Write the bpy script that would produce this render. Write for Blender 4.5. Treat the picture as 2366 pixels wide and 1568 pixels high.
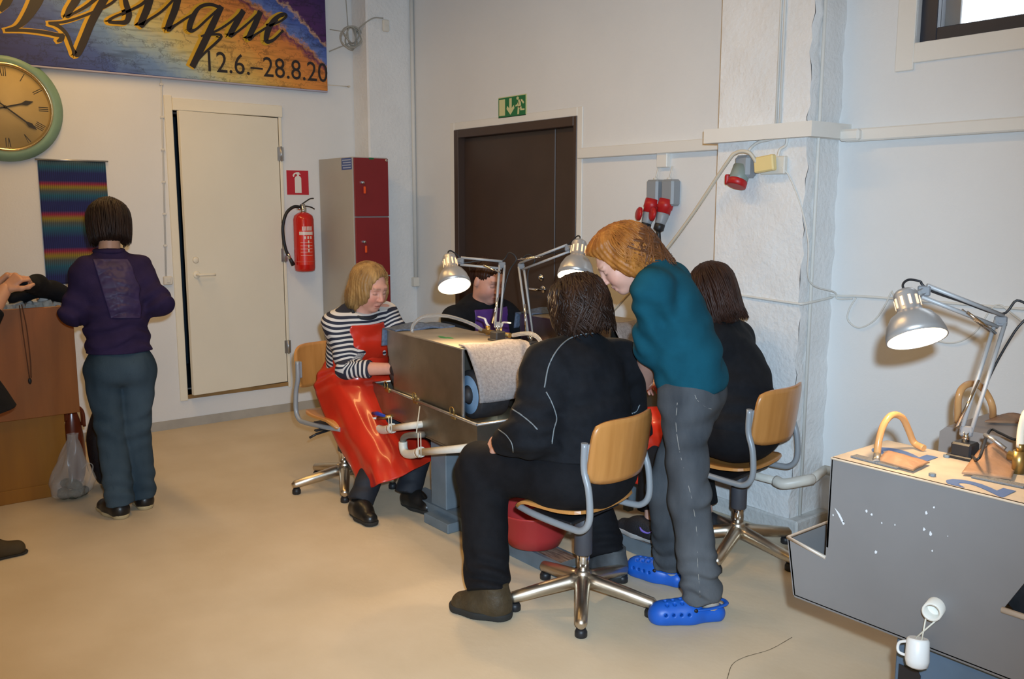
import bpy, bmesh, math, random
import numpy as np
from mathutils import Vector, Matrix
random.seed(7); rng = np.random.default_rng(7)
sc = bpy.context.scene
for o in list(bpy.data.objects): bpy.data.objects.remove(o)
COL = sc.collection
# ---------------------------------------------------------------- camera
FPX, YAW, PITCH, CAMH = 2055.6, -0.90234, -0.147491, 1.6
cam_d = bpy.data.cameras.new('camera'); cam = bpy.data.objects.new('camera', cam_d); COL.objects.link(cam)
cam_d.sensor_width = 36.0; cam_d.lens = 36.0*FPX/2366; cam_d.clip_start = 0.05
cam.location = (0, 0, CAMH); cam.rotation_euler = (math.pi/2+PITCH, 0, -YAW)
sc.camera = cam
# ---------------------------------------------------------------- world, lights, exposure
WX, BY, PY, CEIL = -6.507, 3.94, 3.675, 3.45         # left wall x, back wall y, pillar front y, ceiling z
w = bpy.data.worlds.new('world'); sc.world = w; w.use_nodes = True
w.node_tree.nodes['Background'].inputs[0].default_value = (0.80, 0.90, 1.0, 1)
w.node_tree.nodes['Background'].inputs[1].default_value = 4.0
vs = sc.view_settings
vs.view_transform = 'Standard'; vs.look = 'None'; vs.gamma = 1.0; vs.use_curve_mapping = False
vs.exposure = 0.0
def light(name, kind, loc, energy, color, rot=(0, 0, 0), **kw):
    d = bpy.data.lights.new(name, kind); o = bpy.data.objects.new(name, d); COL.objects.link(o)
    o.location = loc; o.rotation_euler = rot; d.energy = energy; d.color = color
    for k, v in kw.items(): setattr(d, k, v)
    return o
WARM = (1.0, 0.60, 0.20)
TUBES = [(-5.3, 1.4, 18), (-3.3, 1.7, 24), (-1.0, -1.6, 17), (1.4, -1.6, 30)]
for x, y, e in TUBES:
    light('fluorescent_light', 'AREA', (x, y, CEIL-0.16), e, WARM, shape='RECTANGLE', size=1.5, size_y=0.16)
# the photographer's flash sits just above the lens
light('camera_flash', 'SPOT', (0.05, 0.045, CAMH+0.125), 700, (0.58, 0.79, 1.0), (math.pi/2+PITCH-0.03, 0, -YAW-0.02),
      spot_size=1.46, spot_blend=1.0, shadow_soft_size=0.028)
# ---------------------------------------------------------------- pixel -> ray helpers
Fv = np.array([math.sin(YAW)*math.cos(PITCH), math.cos(YAW)*math.cos(PITCH), math.sin(PITCH)])
Rv = np.array([math.cos(YAW), -math.sin(YAW), 0.0]); Dv = np.cross(Fv, Rv); Cv = np.array([0, 0, CAMH])
def ray(x, y): return (x-1183)/FPX*Rv+(y-784)/FPX*Dv+Fv
def P(x, y, dep): return Cv+ray(x, y)*dep                    # point at a depth along the view axis
def onz(x, y, z=0.0): d = ray(x, y); return Cv+d*(z-CAMH)/d[2]
def onx(x, y, X): d = ray(x, y); return Cv+d*X/d[0]
def ony(x, y, Y): d = ray(x, y); return Cv+d*Y/d[1]
def LW(x, y, off=0.0): return onx(x, y, WX+off)
def BW(x, y, off=0.0): return ony(x, y, BY-off)
def PW(x, y, off=0.0): return ony(x, y, PY-off)
V = np.array
def unit(v): v = np.asarray(v, float); return v/max(1e-9, np.linalg.norm(v))
# ---------------------------------------------------------------- materials
MATS = {}
def mat(name, col, rough=0.6, metal=0.0, var=0.0, scale=6.0, col2=None, bump=0.0, bscale=60.0, spec=0.5, stretch=(1, 1, 1),
        emit=None, estr=0.0, trans=0.0, alpha=1.0, coat=0.0, vcol=None, lo=0.35, hi=0.65, detail=6.0, rvar=0.0, obj=True, sub=0.0, ior=1.45, bdist=0.02):
    if name in MATS: return MATS[name]
    m = bpy.data.materials.new(name); m.use_nodes = True; MATS[name] = m
    nt = m.node_tree; N = nt.nodes; L = nt.links; b = N['Principled BSDF']
    b.inputs['Base Color'].default_value = (*col, 1); b.inputs['Roughness'].default_value = rough
    b.inputs['Metallic'].default_value = metal; b.inputs['Specular IOR Level'].default_value = spec
    b.inputs['IOR'].default_value = ior
    b.inputs['Transmission Weight'].default_value = trans; b.inputs['Alpha'].default_value = alpha
    b.inputs['Coat Weight'].default_value = coat
    if sub: b.inputs['Subsurface Weight'].default_value = sub; b.inputs['Subsurface Radius'].default_value = (0.012, 0.004, 0.002)
    if emit: b.inputs['Emission Color'].default_value = (*emit, 1); b.inputs['Emission Strength'].default_value = estr
    tc = N.new('ShaderNodeTexCoord'); mp = N.new('ShaderNodeMapping'); mp.inputs['Scale'].default_value = stretch
    L.new(tc.outputs['Object'], mp.inputs['Vector'])
    if vcol:
        a = N.new('ShaderNodeAttribute'); a.attribute_name = vcol; src = a.outputs['Color']
    else:
        src = None
    if var > 0 or col2 is not None:
        n = N.new('ShaderNodeTexNoise'); n.inputs['Scale'].default_value = scale; n.inputs['Detail'].default_value = detail
        L.new(mp.outputs['Vector'], n.inputs['Vector'])
        r = N.new('ShaderNodeMapRange'); r.inputs['From Min'].default_value = lo; r.inputs['From Max'].default_value = hi
        L.new(n.outputs['Fac'], r.inputs['Value'])
        mx = N.new('ShaderNodeMix'); mx.data_type = 'RGBA'
        c2 = col2 if col2 is not None else tuple(c*(1-var) for c in col)
        if src is not None:
            hv = N.new('ShaderNodeHueSaturation'); hv.inputs['Value'].default_value = 1-var
            L.new(src, hv.inputs['Color']); L.new(hv.outputs['Color'], mx.inputs[7]); L.new(src, mx.inputs[6])
        else:
            mx.inputs[6].default_value = (*col, 1); mx.inputs[7].default_value = (*c2, 1)
        L.new(r.outputs['Result'], mx.inputs[0]); L.new(mx.outputs[2], b.inputs['Base Color'])
        if rvar:
            rr = N.new('ShaderNodeMapRange'); rr.inputs['To Min'].default_value = rough; rr.inputs['To Max'].default_value = rough+rvar
            L.new(n.outputs['Fac'], rr.inputs['Value']); L.new(rr.outputs['Result'], b.inputs['Roughness'])
    elif src is not None:
        L.new(src, b.inputs['Base Color'])
    if bump:
        n2 = N.new('ShaderNodeTexNoise'); n2.inputs['Scale'].default_value = bscale; n2.inputs['Detail'].default_value = 5
        L.new(mp.outputs['Vector'], n2.inputs['Vector'])
        bp = N.new('ShaderNodeBump'); bp.inputs['Strength'].default_value = bump; bp.inputs['Distance'].default_value = bdist
        L.new(n2.outputs['Fac'], bp.inputs['Height']); L.new(bp.outputs['Normal'], b.inputs['Normal'])
    return m
# ---------------------------------------------------------------- mesh builder
class MB:
    def __init__(s): s.v = []; s.f = []; s.sm = []
    def add(s, verts, faces, smooth=False):
        o = len(s.v); s.v += [tuple(float(c) for c in p) for p in verts]
        s.f += [tuple(i+o for i in f) for f in faces]; s.sm += [smooth]*len(faces); return s
    def hexa(s, p):      # 8 corners: bottom 0-3 ccw, top 4-7
        return s.add(p, [(3, 2, 1, 0), (4, 5, 6, 7), (0, 1, 5, 4), (1, 2, 6, 5), (2, 3, 7, 6), (3, 0, 4, 7)])
    def box(s, lo, hi, bev=0.0):
        lo = V(lo, float); hi = V(hi, float); lo, hi = np.minimum(lo, hi), np.maximum(lo, hi)
        return s.obox((lo+hi)/2, hi-lo, np.eye(3), bev)
    def obox(s, c, size, R=None, bev=0.0):      # columns of R are the axes
        R = np.eye(3) if R is None else V(R, float); h = V(size, float)/2; c = V(c, float)
        if bev <= 0:
            p = [c+R@(V(k)*h) for k in [(-1, -1, -1), (1, -1, -1), (1, 1, -1), (-1, 1, -1), (-1, -1, 1), (1, -1, 1), (1, 1, 1), (-1, 1, 1)]]
            return s.hexa(p)
        b = min(bev, min(h)*0.98); idx = {}; vs_ = []
        for sx in (-1, 1):
            for sy in (-1, 1):
                for sz in (-1, 1):
                    for ax in range(3):
                        q = V([sx, sy, sz])*(h-b); q[ax] = [sx, sy, sz][ax]*h[ax]
                        idx[(sx, sy, sz, ax)] = len(vs_); vs_.append(c+R@q)
        fs = []
        for ax in range(3):
            a1, a2 = [(1, 2), (2, 0), (0, 1)][ax]
            for sg in (-1, 1):
                loop = []
                for u, w_ in ((-1, -1), (1, -1), (1, 1), (-1, 1)):
                    k = [0, 0, 0]; k[ax] = sg; k[a1] = u; k[a2] = w_; loop.append(idx[(*k, ax)])
                fs.append(tuple(loop if sg > 0 else loop[::-1]))
        for ax in range(3):          # edges parallel to ax
            a1, a2 = [(1, 2), (2, 0), (0, 1)][ax]
            for u in (-1, 1):
                for w_ in (-1, 1):
                    k0 = [0, 0, 0]; k0[ax] = -1; k0[a1] = u; k0[a2] = w_; k1 = list(k0); k1[ax] = 1
                    q = [idx[(*k0, a1)], idx[(*k1, a1)], idx[(*k1, a2)], idx[(*k0, a2)]]
                    fs.append(tuple(q if u*w_ < 0 else q[::-1]))
        for sx in (-1, 1):
            for sy in (-1, 1):
                for sz in (-1, 1):
                    q = [idx[(sx, sy, sz, a)] for a in range(3)]
                    fs.append(tuple(q if sx*sy*sz > 0 else q[::-1]))
        return s.add(vs_, fs)
    def prism(s, poly, d, smooth=False):     # planar polygon (3d pts) extruded by vector d
        n = len(poly); poly = [V(p, float) for p in poly]; d = V(d, float)
        nrm = sum(np.cross(poly[i]-poly[0], poly[(i+1) % n]-poly[0]) for i in range(1, n-1))
        if np.dot(nrm, d) > 0: poly = poly[::-1]
        vs_ = poly+[p+d for p in poly]
        fs = [tuple(range(n)), tuple(range(2*n-1, n-1, -1))]
        o = len(s.v); s.add(vs_, fs)
        s.add([], []); s.f += [(o+(i+1) % n, o+i, o+n+i, o+n+(i+1) % n) for i in range(n)]; s.sm += [smooth]*n
        return s
    def tube(s, pts, r, seg=8, cap=True, closed=False, flat=None):
        pts = [V(p, float) for p in pts]; n = len(pts)
        rs = [r]*n if np.isscalar(r) else list(r)
        T = []
        for i in range(n):
            a = pts[(i-1) % n] if (closed or i > 0) else pts[0]; b = pts[(i+1) % n] if (closed or i < n-1) else pts[-1]
            T.append(unit(b-a))
        up = V([0, 0, 1.0]) if abs(T[0][2]) < 0.9 else V([1.0, 0, 0])
        u = unit(np.cross(T[0], up)); rings = []
        vs_ = []
        for i in range(n):
            u = unit(u-T[i]*np.dot(u, T[i])); w_ = np.cross(T[i], u)
            for k in range(seg):
                a = 2*math.pi*k/seg
                q = u*math.cos(a)+w_*math.sin(a)*(1 if flat is None else flat)
                vs_.append(pts[i]+q*rs[i])
        fs = []
        m = n if closed else n-1
        for i in range(m):
            for k in range(seg):
                a = i*seg+k; b = i*seg+(k+1) % seg; c = ((i+1) % n)*seg+(k+1) % seg; d = ((i+1) % n)*seg+k
                fs.append((a, b, c, d))
        s.add(vs_, fs, True)
        if cap and not closed:
            o = len(s.v)-len(vs_)
            s.f += [tuple(o+k for k in range(seg))[::-1], tuple(o+(n-1)*seg+k for k in range(seg))]; s.sm += [False, False]
        return s
    def cyl(s, a, b, r, seg=16, r2=None): return s.tube([a, b], [r, r if r2 is None else r2], seg)
    def lathe(s, prof, c=(0, 0, 0), axis=(0, 0, 1), seg=24, smooth=True, cap=True):   # prof: (radius, height)
        ax = unit(axis); t = V([1.0, 0, 0]) if abs(ax[0]) < 0.9 else V([0, 1.0, 0])
        u = unit(np.cross(ax, t)); w_ = np.cross(ax, u); c = V(c, float); vs_ = []; n = len(prof)
        for (r, h) in prof:
            for k in range(seg):
                a = 2*math.pi*k/seg; vs_.append(c+ax*h+(u*math.cos(a)+w_*math.sin(a))*r)
        fs = []
        for i in range(n-1):
            for k in range(seg): fs.append((i*seg+k, i*seg+(k+1) % seg, (i+1)*seg+(k+1) % seg, (i+1)*seg+k))
        s.add(vs_, fs, smooth)
        if cap:
            o = len(s.v)-len(vs_)
            if prof[0][0] > 1e-5: s.f.append(tuple(o+k for k in range(seg))[::-1]); s.sm.append(False)
            if prof[-1][0] > 1e-5: s.f.append(tuple(o+(n-1)*seg+k for k in range(seg))); s.sm.append(False)
        return s
    def ball(s, c, r, seg=12, rings=8, R=None):
        r = V([r, r, r]) if np.isscalar(r) else V(r); R = np.eye(3) if R is None else R; vs_ = []; fs = []
        for i in range(rings+1):
            th = math.pi*i/rings
            for k in range(seg):
                a = 2*math.pi*k/seg
                vs_.append(V(c)+R@(r*V([math.sin(th)*math.cos(a), math.sin(th)*math.sin(a), -math.cos(th)])))
        for i in range(rings):
            for k in range(seg): fs.append((i*seg+k, i*seg+(k+1) % seg, (i+1)*seg+(k+1) % seg, (i+1)*seg+k))
        return s.add(vs_, fs, True)
    def grid(s, fn, nu, nv, smooth=True, thick=None):   # fn(u,v)->point ; optional thickness vector fn
        vs_ = [fn(i/nu, j/nv) for j in range(nv+1) for i in range(nu+1)]
        W_ = nu+1; fs = [(j*W_+i, j*W_+i+1, (j+1)*W_+i+1, (j+1)*W_+i) for j in range(nv) for i in range(nu)]
        if thick is None: return s.add(vs_, fs, smooth)
        G = np.array(vs_, float).reshape(nv+1, nu+1, 3)
        du = np.gradient(G, axis=1); dv = np.gradient(G, axis=0); nr = np.cross(du, dv)
        nr /= np.maximum(1e-9, np.linalg.norm(nr, axis=2, keepdims=True))
        B = (G-nr*thick).reshape(-1, 3); n = len(vs_)
        s.add(vs_+[tuple(p) for p in B], fs+[tuple(n+k for k in f[::-1]) for f in fs], smooth)
        o = len(s.v)-2*n
        ring = [i for i in range(W_)]+[j*W_+nu for j in range(1, nv+1)]+[nv*W_+i for i in range(nu-1, -1, -1)]+[j*W_ for j in range(nv-1, 0, -1)]
        for a, b in zip(ring, ring[1:]+ring[:1]): s.f.append((o+b, o+a, o+n+a, o+n+b)); s.sm.append(False)
        return s
    def mesh(s, name, org=(0, 0, 0)):
        me = bpy.data.meshes.new(name); o = V(org, float)
        me.from_pydata([tuple(V(p)-o) for p in s.v], [], s.f); me.polygons.foreach_set('use_smooth', s.sm); me.update()
        return me
def smooth_path(pts, n=8, closed=False):       # Catmull-Rom
    p = [V(q, float) for q in pts]; out = []; m = len(p)
    for i in range(m if closed else m-1):
        if closed: a, b, c, d = p[(i-1) % m], p[i], p[(i+1) % m], p[(i+2) % m]
        else: a = p[i-1] if i > 0 else 2*p[0]-p[1]; b = p[i]; c = p[i+1]; d = p[i+2] if i+2 < m else 2*p[-1]-p[-2]
        for k in range(n):
            t = k/n
            out.append(0.5*((2*b)+(c-a)*t+(2*a-5*b+4*c-d)*t*t+(3*b-a-3*c+d)*t**3))
    if not closed: out.append(p[-1])
    return out
def frame(fwd, up=(0, 0, 1)):    # columns: forward, left, up
    f = unit(fwd); l = unit(np.cross(up, f)); u = np.cross(f, l); return np.stack([f, l, u], 1)
# ---------------------------------------------------------------- object helpers
def thing(name, label, cat, loc=(0, 0, 0), rotz=0.0, group=None):
    o = bpy.data.objects.new(name, None); COL.objects.link(o); o.empty_display_size = 0.05
    o.location = loc; o.rotation_euler = (0, 0, rotz); o['label'] = label; o['category'] = cat
    if group: o['group'] = group
    return o
def part(root, name, mb, m, label=None, local=False, kind=None):
    org = (0, 0, 0)
    if not local:
        r = root
        org = V([0.0, 0, 0])
        while r is not None: org = org+V(r.location); r = r.parent
    me = mb.mesh(name, org) if isinstance(mb, MB) else mb
    o = bpy.data.objects.new(name, me); COL.objects.link(o); o.parent = root
    if m is not None and not me.materials: me.materials.append(m)
    if label: o['label'] = label
    if kind: o['kind'] = kind
    return o
def solo(name, mb, m, label, cat, group=None, loc=(0, 0, 0), kind=None):
    me = mb.mesh(name, loc) if isinstance(mb, MB) else mb
    o = bpy.data.objects.new(name, me); COL.objects.link(o); o.location = loc
    if m is not None: me.materials.append(m)
    o['label'] = label; o['category'] = cat
    if group: o['group'] = group
    if kind: o['kind'] = kind
    return o
def struct(name, mb, m, label=None, parent=None):
    me = mb.mesh(name); o = bpy.data.objects.new(name, me); COL.objects.link(o)
    if m is not None: me.materials.append(m)
    if parent is not None: o.parent = parent
    else:
        o['kind'] = 'structure'
        if label: o['label'] = label
    return o
# ================================================================ ROOM SHELL
M_wall = mat('wall_paint', (0.76, 0.755, 0.74), 0.75, var=0.05, scale=1.3, bump=0.10, bscale=90, bdist=0.01)
M_pill = mat('rough_plaster_paint', (0.77, 0.765, 0.75), 0.75, var=0.05, scale=5, bump=0.34, bscale=38, bdist=0.02)
M_trim = mat('trim_paint', (0.78, 0.75, 0.69), 0.5, var=0.03, scale=3)
M_cream = mat('cream_door_paint', (0.84, 0.78, 0.64), 0.5, var=0.04, scale=2.2)
M_floor = mat('painted_floor', (0.67, 0.56, 0.405), 0.42, col2=(0.59, 0.48, 0.33), scale=2.6, bump=0.06, bscale=25, rvar=0.2, detail=14, lo=0.3, hi=0.7)
M_base = mat('baseboard_paint', (0.42, 0.385, 0.33), 0.5, var=0.12, scale=8)
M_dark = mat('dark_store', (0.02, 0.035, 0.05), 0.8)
M_brown = mat('brown_door_paint', (0.055, 0.032, 0.022), 0.42, var=0.15, scale=3)
M_brown2 = mat('brown_frame_paint', (0.06, 0.035, 0.025), 0.4)
M_steel = mat('brushed_steel', (0.55, 0.55, 0.55), 0.35, 0.9, var=0.15, scale=20)
M_chrome = mat('chrome', (0.75, 0.75, 0.75), 0.12, 1.0)
M_black = mat('black_plastic', (0.015, 0.015, 0.017), 0.45)
M_white_p = mat('white_plastic', (0.72, 0.68, 0.60), 0.4, var=0.05)
M_cable = mat('ivory_cable', (0.62, 0.55, 0.43), 0.45)
M_cable_w = mat('white_painted_cable', (0.68, 0.66, 0.61), 0.55)
XR, YF = 3.2, -4.2
struct('floor', MB().box((WX-0.3, YF-0.2, -0.12), (XR+0.2, BY+0.3, 0)), M_floor)
struct('ceiling', MB().box((WX-0.3, YF-0.2, CEIL), (XR+0.2, BY+0.3, CEIL+0.15)), M_wall)
# --- left wall with the cream door opening
dTL = LW(397, 252.8); dBR = LW(657, 883)
DY0, DY1, DZ0, DZ1 = 2.10, 2.885, 0.237, 2.272
m = MB()
m.box((WX-0.25, YF, 0), (WX, DY0, CEIL)); m.box((WX-0.25, DY1, 0), (WX, BY+0.25, CEIL))
m.box((WX-0.25, DY0, 0), (WX, DY1, DZ0)); m.box((WX-0.25, DY0, DZ1), (WX, DY1, CEIL))
wl = struct('wall_left', m, M_wall)
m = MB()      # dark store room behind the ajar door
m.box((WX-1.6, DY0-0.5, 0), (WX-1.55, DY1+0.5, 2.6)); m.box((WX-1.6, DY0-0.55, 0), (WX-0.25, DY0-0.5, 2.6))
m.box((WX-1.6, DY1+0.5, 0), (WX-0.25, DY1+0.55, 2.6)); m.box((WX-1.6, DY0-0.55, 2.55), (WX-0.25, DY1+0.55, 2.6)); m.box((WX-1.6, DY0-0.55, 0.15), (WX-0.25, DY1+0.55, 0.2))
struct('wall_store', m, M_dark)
# corner column
cA = LW(815, 200)[1]; cX = ony(850, 200, cA)[0]
struct('wall_corner_column', MB().box((WX, cA, 0), (cX, BY+0.02, CEIL), 0.012), M_pill)
# --- back wall with brown door and high window
bx0, bx1 = BW(1051, 304.5)[0], BW(1335.5, 267.5)[0]; bz = BW(1335.5, 267.5)[2]
wx0, wz0 = BW(2116, 100)[0], BW(2116, 100)[2]; wx1, wz1 = wx0+1.25, wz0+0.75
m = MB()
m.box((WX-0.25, BY, 0), (bx0, BY+0.25, CEIL)); m.box((bx0, BY, bz), (bx1, BY+0.25, CEIL)); m.box((bx1, BY, 0), (wx0, BY+0.25, CEIL))
m.box((wx0, BY, 0), (wx1, BY+0.25, wz0)); m.box((wx0, BY, wz1), (wx1, BY+0.25, CEIL)); m.box((wx1, BY, 0), (XR+0.2, BY+0.25, CEIL))
struct('wall_back', m, M_wall)
struct('wall_right', MB().box((XR, YF, 0), (XR+0.2, BY+0.2, CEIL)), M_wall)
struct('wall_front', MB().box((WX-0.25, YF-0.2, 0), (XR+0.2, YF, CEIL)), M_wall)
# pillar with lumpy plaster edge
px0, px1 = PW(1657, 400)[0], -2.452
m = MB()
nz, nxp = 60, 10
def pill_pt(u, v):
    z = v*CEIL; x = px0+(px1-px0)*u
    bulge = 0.0
    if u > 0.8: bulge = 0.008*math.sin(z*31+u*9)*math.sin(z*13.7+2)*(u-0.8)/0.2
    return (x+bulge, PY+0.006*math.sin(z*17)*math.sin(x*23) if 0 < u < 1 else PY+bulge, z)
m.grid(pill_pt, nxp, nz)
m.grid(lambda u, v: (pill_pt(1, v)[0]+0.004*math.sin(v*90)*(1-u), PY+(BY-PY)*u if u else pill_pt(1, v)[1], v*CEIL), 4, nz)
m.grid(lambda u, v: (px0, BY+(PY-BY)*u, v*CEIL), 2, nz)
pil = struct('wall_pillar', m, M_pill)
struct('baseboard_pillar', MB().box((px0-0.01, PY-0.015, 0), (px1+0.055, BY, 0.085), 0.008), mat('pillar_plinth', (0.60, 0.60, 0.58), 0.7, var=0.1, scale=12, bump=0.3, bscale=40))
struct('baseboard_left', MB().box((WX, YF, 0), (WX+0.012, DY0+5, 0.066)).box((WX, DY0+5, 0), (WX+0.012, cA, 0.066)), M_base)
struct('baseboard_back', MB().box((cX, BY-0.012, 0), (bx0-0.04, BY, 0.066)).box((bx1+0.04, BY-0.012, 0), (px0-0.012, BY, 0.066)).box((px1+0.06, BY-0.012, 0), (XR, BY, 0.066)), M_base)
# --- cream door, ajar, hinged at its right side
d1 = bpy.data.objects.new('door_1', None); COL.objects.link(d1); d1['kind'] = 'structure'; d1['label'] = 'cream painted door standing slightly ajar in the left wall'
def sp(root, name, mb, m_): o = part(root, name, mb, m_); return o
t = 0.014
sp(d1, 'frame_left', MB().box((WX-0.10, DY0-0.055, DZ0-0.04), (WX+t, DY0, DZ1+0.10), 0.004), M_cream)
sp(d1, 'frame_right', MB().box((WX-0.10, DY1, DZ0-0.04), (WX+t, DY1+0.022, DZ1), 0.003), M_cream)
sp(d1, 'frame_top', MB().box((WX-0.10, DY0, DZ1), (WX+t+0.006, DY1+0.03, DZ1+0.085), 0.004), M_cream)
sp(d1, 'door_sill', MB().box((WX-0.2, DY0, DZ0-0.03), (WX+0.01, DY1, DZ0), 0.003), mat('worn_wood_sill', (0.35, 0.20, 0.07), 0.6, var=0.3))
ang = math.radians(6.0); hy = DY1-0.004; wl_ = 0.765
ex = V([math.sin(ang), -math.cos(ang), 0]); ey = V([math.cos(ang), math.sin(ang), 0])
Rl = np.stack([ex, ey, V([0, 0, 1])], 1); hp = V([WX+0.004, hy, 0])
leaf = sp(d1, 'door_leaf', MB().obox(hp+ex*wl_/2-ey*0.018+V([0, 0, (DZ0+DZ1)/2]), (wl_, 0.04, DZ1-DZ0-0.012), Rl, 0.003), M_cream)
def on_leaf(s, z, off=0.0): return hp+ex*s+ey*(0.002+off)+V([0, 0, z])
hz = 1.12
mm = MB().lathe([(0.0, 0), (0.026, 0), (0.026, 0.006), (0.02, 0.008), (0, 0.008)], on_leaf(wl_-0.065, hz), ey, 20)
mm.tube(smooth_path([on_leaf(wl_-0.065, hz, 0.006), on_leaf(wl_-0.065, hz, 0.045), on_leaf(wl_-0.09, hz, 0.055), on_leaf(wl_-0.185, hz-0.003, 0.05)], 5), 0.009, 10)
part(leaf, 'handle', mm, M_cream)
part(leaf, 'lock_cover', MB().lathe([(0.0, 0.006), (0.018, 0.006), (0.024, 0)], on_leaf(wl_-0.065, hz+0.105), ey, 20), M_cream)
for z in (2.0, 1.235, 0.52):
    sp(d1, 'hinge', MB().cyl(V([WX+0.02, DY1+0.008, z-0.055]), V([WX+0.02, DY1+0.008, z+0.055]), 0.007, 10).box((WX+0.01, DY1-0.02, z-0.05), (WX+0.016, DY1+0.03, z+0.05)), M_steel)
# --- brown double door
d2 = bpy.data.objects.new('door_2', None); COL.objects.link(d2); d2['kind'] = 'structure'; d2['label'] = 'dark brown double door under the green exit sign'
fw = 0.055
sp(d2, 'frame_left', MB().box((bx0, BY-0.012, 0), (bx0+fw, BY+0.12, bz), 0.003), M_brown2)
sp(d2, 'frame_right', MB().box((bx1-fw*0.6, BY-0.012, 0), (bx1, BY+0.12, bz), 0.003), M_brown2)
sp(d2, 'frame_top', MB().box((bx0+fw, BY-0.012, bz-0.06), (bx1-fw*0.6, BY+0.12, bz), 0.003), M_brown2)
xs = BW(1264, 650)[0]+0.02
lf = sp(d2, 'door_leaf', MB().box((bx0+fw, BY+0.05, 0.01), (xs-0.003, BY+0.10, bz-0.06), 0.004), M_brown)
sp(d2, 'door_leaf', MB().box((xs+0.003, BY+0.05, 0.01), (bx1-fw*0.6, BY+0.10, bz-0.06), 0.004), M_brown)
struct('trim_1', MB().box((bx0-0.055, BY-0.008, 0), (bx0, BY, bz+0.055), 0.003).box((bx1, BY-0.008, 0), (bx1+0.05, BY, bz+0.055), 0.003).box((bx0, BY-0.008, bz), (bx1, BY, bz+0.055), 0.003), M_trim)
hp2 = ony(1256, 668, BY+0.05); hl = ony(1219, 669, BY+0.0)
mm = MB().lathe([(0, 0.012), (0.022, 0.012), (0.027, 0.006), (0.027, 0)], hp2, (0, -1, 0), 20)
mm.tube(smooth_path([hp2, hp2+V([0, -0.05, 0]), hp2+V([-0.02, -0.062, 0]), hp2+V([-0.13, -0.058, 0])], 5), 0.010, 10)
part(lf, 'handle', mm, M_chrome)
lk = ony(1251, 641, BY+0.05)
part(lf, 'lock', MB().lathe([(0, 0.022), (0.012, 0.022), (0.014, 0.012), (0.024, 0.010), (0.027, 0)], lk, (0, -1, 0), 20), M_chrome)
# --- high window
w1 = bpy.data.objects.new('window_1', None); COL.objects.link(w1); w1['kind'] = 'structure'; w1['label'] = 'high window with dark inner frame near the ceiling'
M_wfr = mat('dark_window_frame', (0.03, 0.033, 0.045), 0.4)
yf = BY+0.03; fwd_ = 0.075
sp(w1, 'window_frame', MB().box((wx0, yf, wz0), (wx0+fwd_, yf+0.07, wz1), 0.003).box((wx1-fwd_, yf, wz0), (wx1, yf+0.07, wz1), 0.003).box((wx0+fwd_, yf, wz0), (wx1-fwd_, yf+0.07, wz0+0.06), 0.003).box((wx0+fwd_, yf, wz1-0.06), (wx1-fwd_, yf+0.07, wz1), 0.003), M_wfr)
sp(w1, 'outer_sash', MB().box((wx0+0.02, yf+0.13, wz0+0.01), (wx0+0.115, yf+0.17, wz1-0.01), 0.004).box((wx1-0.115, yf+0.13, wz0+0.01), (wx1-0.02, yf+0.17, wz1-0.01), 0.004).box((wx0+0.115, yf+0.13, wz0+0.01), (wx1-0.115, yf+0.17, wz0+0.05), 0.004).box((wx0+0.115, yf+0.13, wz1-0.05), (wx1-0.115, yf+0.17, wz1-0.01), 0.004), mat('white_sash', (0.75, 0.78, 0.8), 0.4))
M_glass = mat('window_glass', (1, 1, 1), 0.0, trans=1.0, ior=1.01, spec=0.1)
sp(w1, 'pane', MB().box((wx0+fwd_, yf+0.03, wz0+0.06), (wx1-fwd_, yf+0.034, wz1-0.06)), M_glass)
struct('trim_2', MB().box((wx0-0.085, BY-0.014, wz0-0.115), (wx0, BY, wz1+0.1), 0.003).box((wx1, BY-0.014, wz0-0.115), (wx1+0.085, BY, wz1+0.1), 0.003).box((wx0, BY-0.014, wz0-0.085), (wx1, BY, wz0), 0.003).box((wx0, BY-0.014, wz1), (wx1, BY, wz1+0.085), 0.003), M_trim)
# --- cable trunking round the room
tz0, tz1 = 1.905, 1.965
struct('trim_3', MB().box((bx1+0.05, BY-0.05, tz0), (px0, BY, tz1+0.005), 0.004), M_trim)
pz0, pz1 = PW(1760, 322, 0.06)[2]-0.0, PW(1760, 288, 0.06)[2]
m = MB().prism([(px0-0.045, BY-0.05, pz0), (px0-0.045, PY-0.06, pz0), (px1+0.06, PY-0.06, pz0), (px1+0.06, BY, pz0), (px1+0.001, BY, pz0), (px1+0.001, PY-0.002, pz0), (px0-0.001, PY-0.002, pz0), (px0-0.001, BY-0.05, pz0)], (0, 0, pz1-pz0))
struct('trim_4', m, M_trim)
rz0, rz1 = BW(2150, 315, 0.06)[2], BW(2150, 284, 0.06)[2]
struct('trim_5', MB().box((px1+0.06, BY-0.06, rz0), (XR, BY, rz1), 0.006).box((px1+0.05, BY-0.09, rz0+0.002), (px1+0.15, BY-0.05, rz1-0.002), 0.01), M_trim)
vb = BW(1530, 352, 0.03); struct('trim_6', MB().box((vb[0]-0.04, BY-0.035, vb[2]-0.085), (vb[0]+0.04, BY, vb[2]+0.0), 0.004), M_trim)
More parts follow.
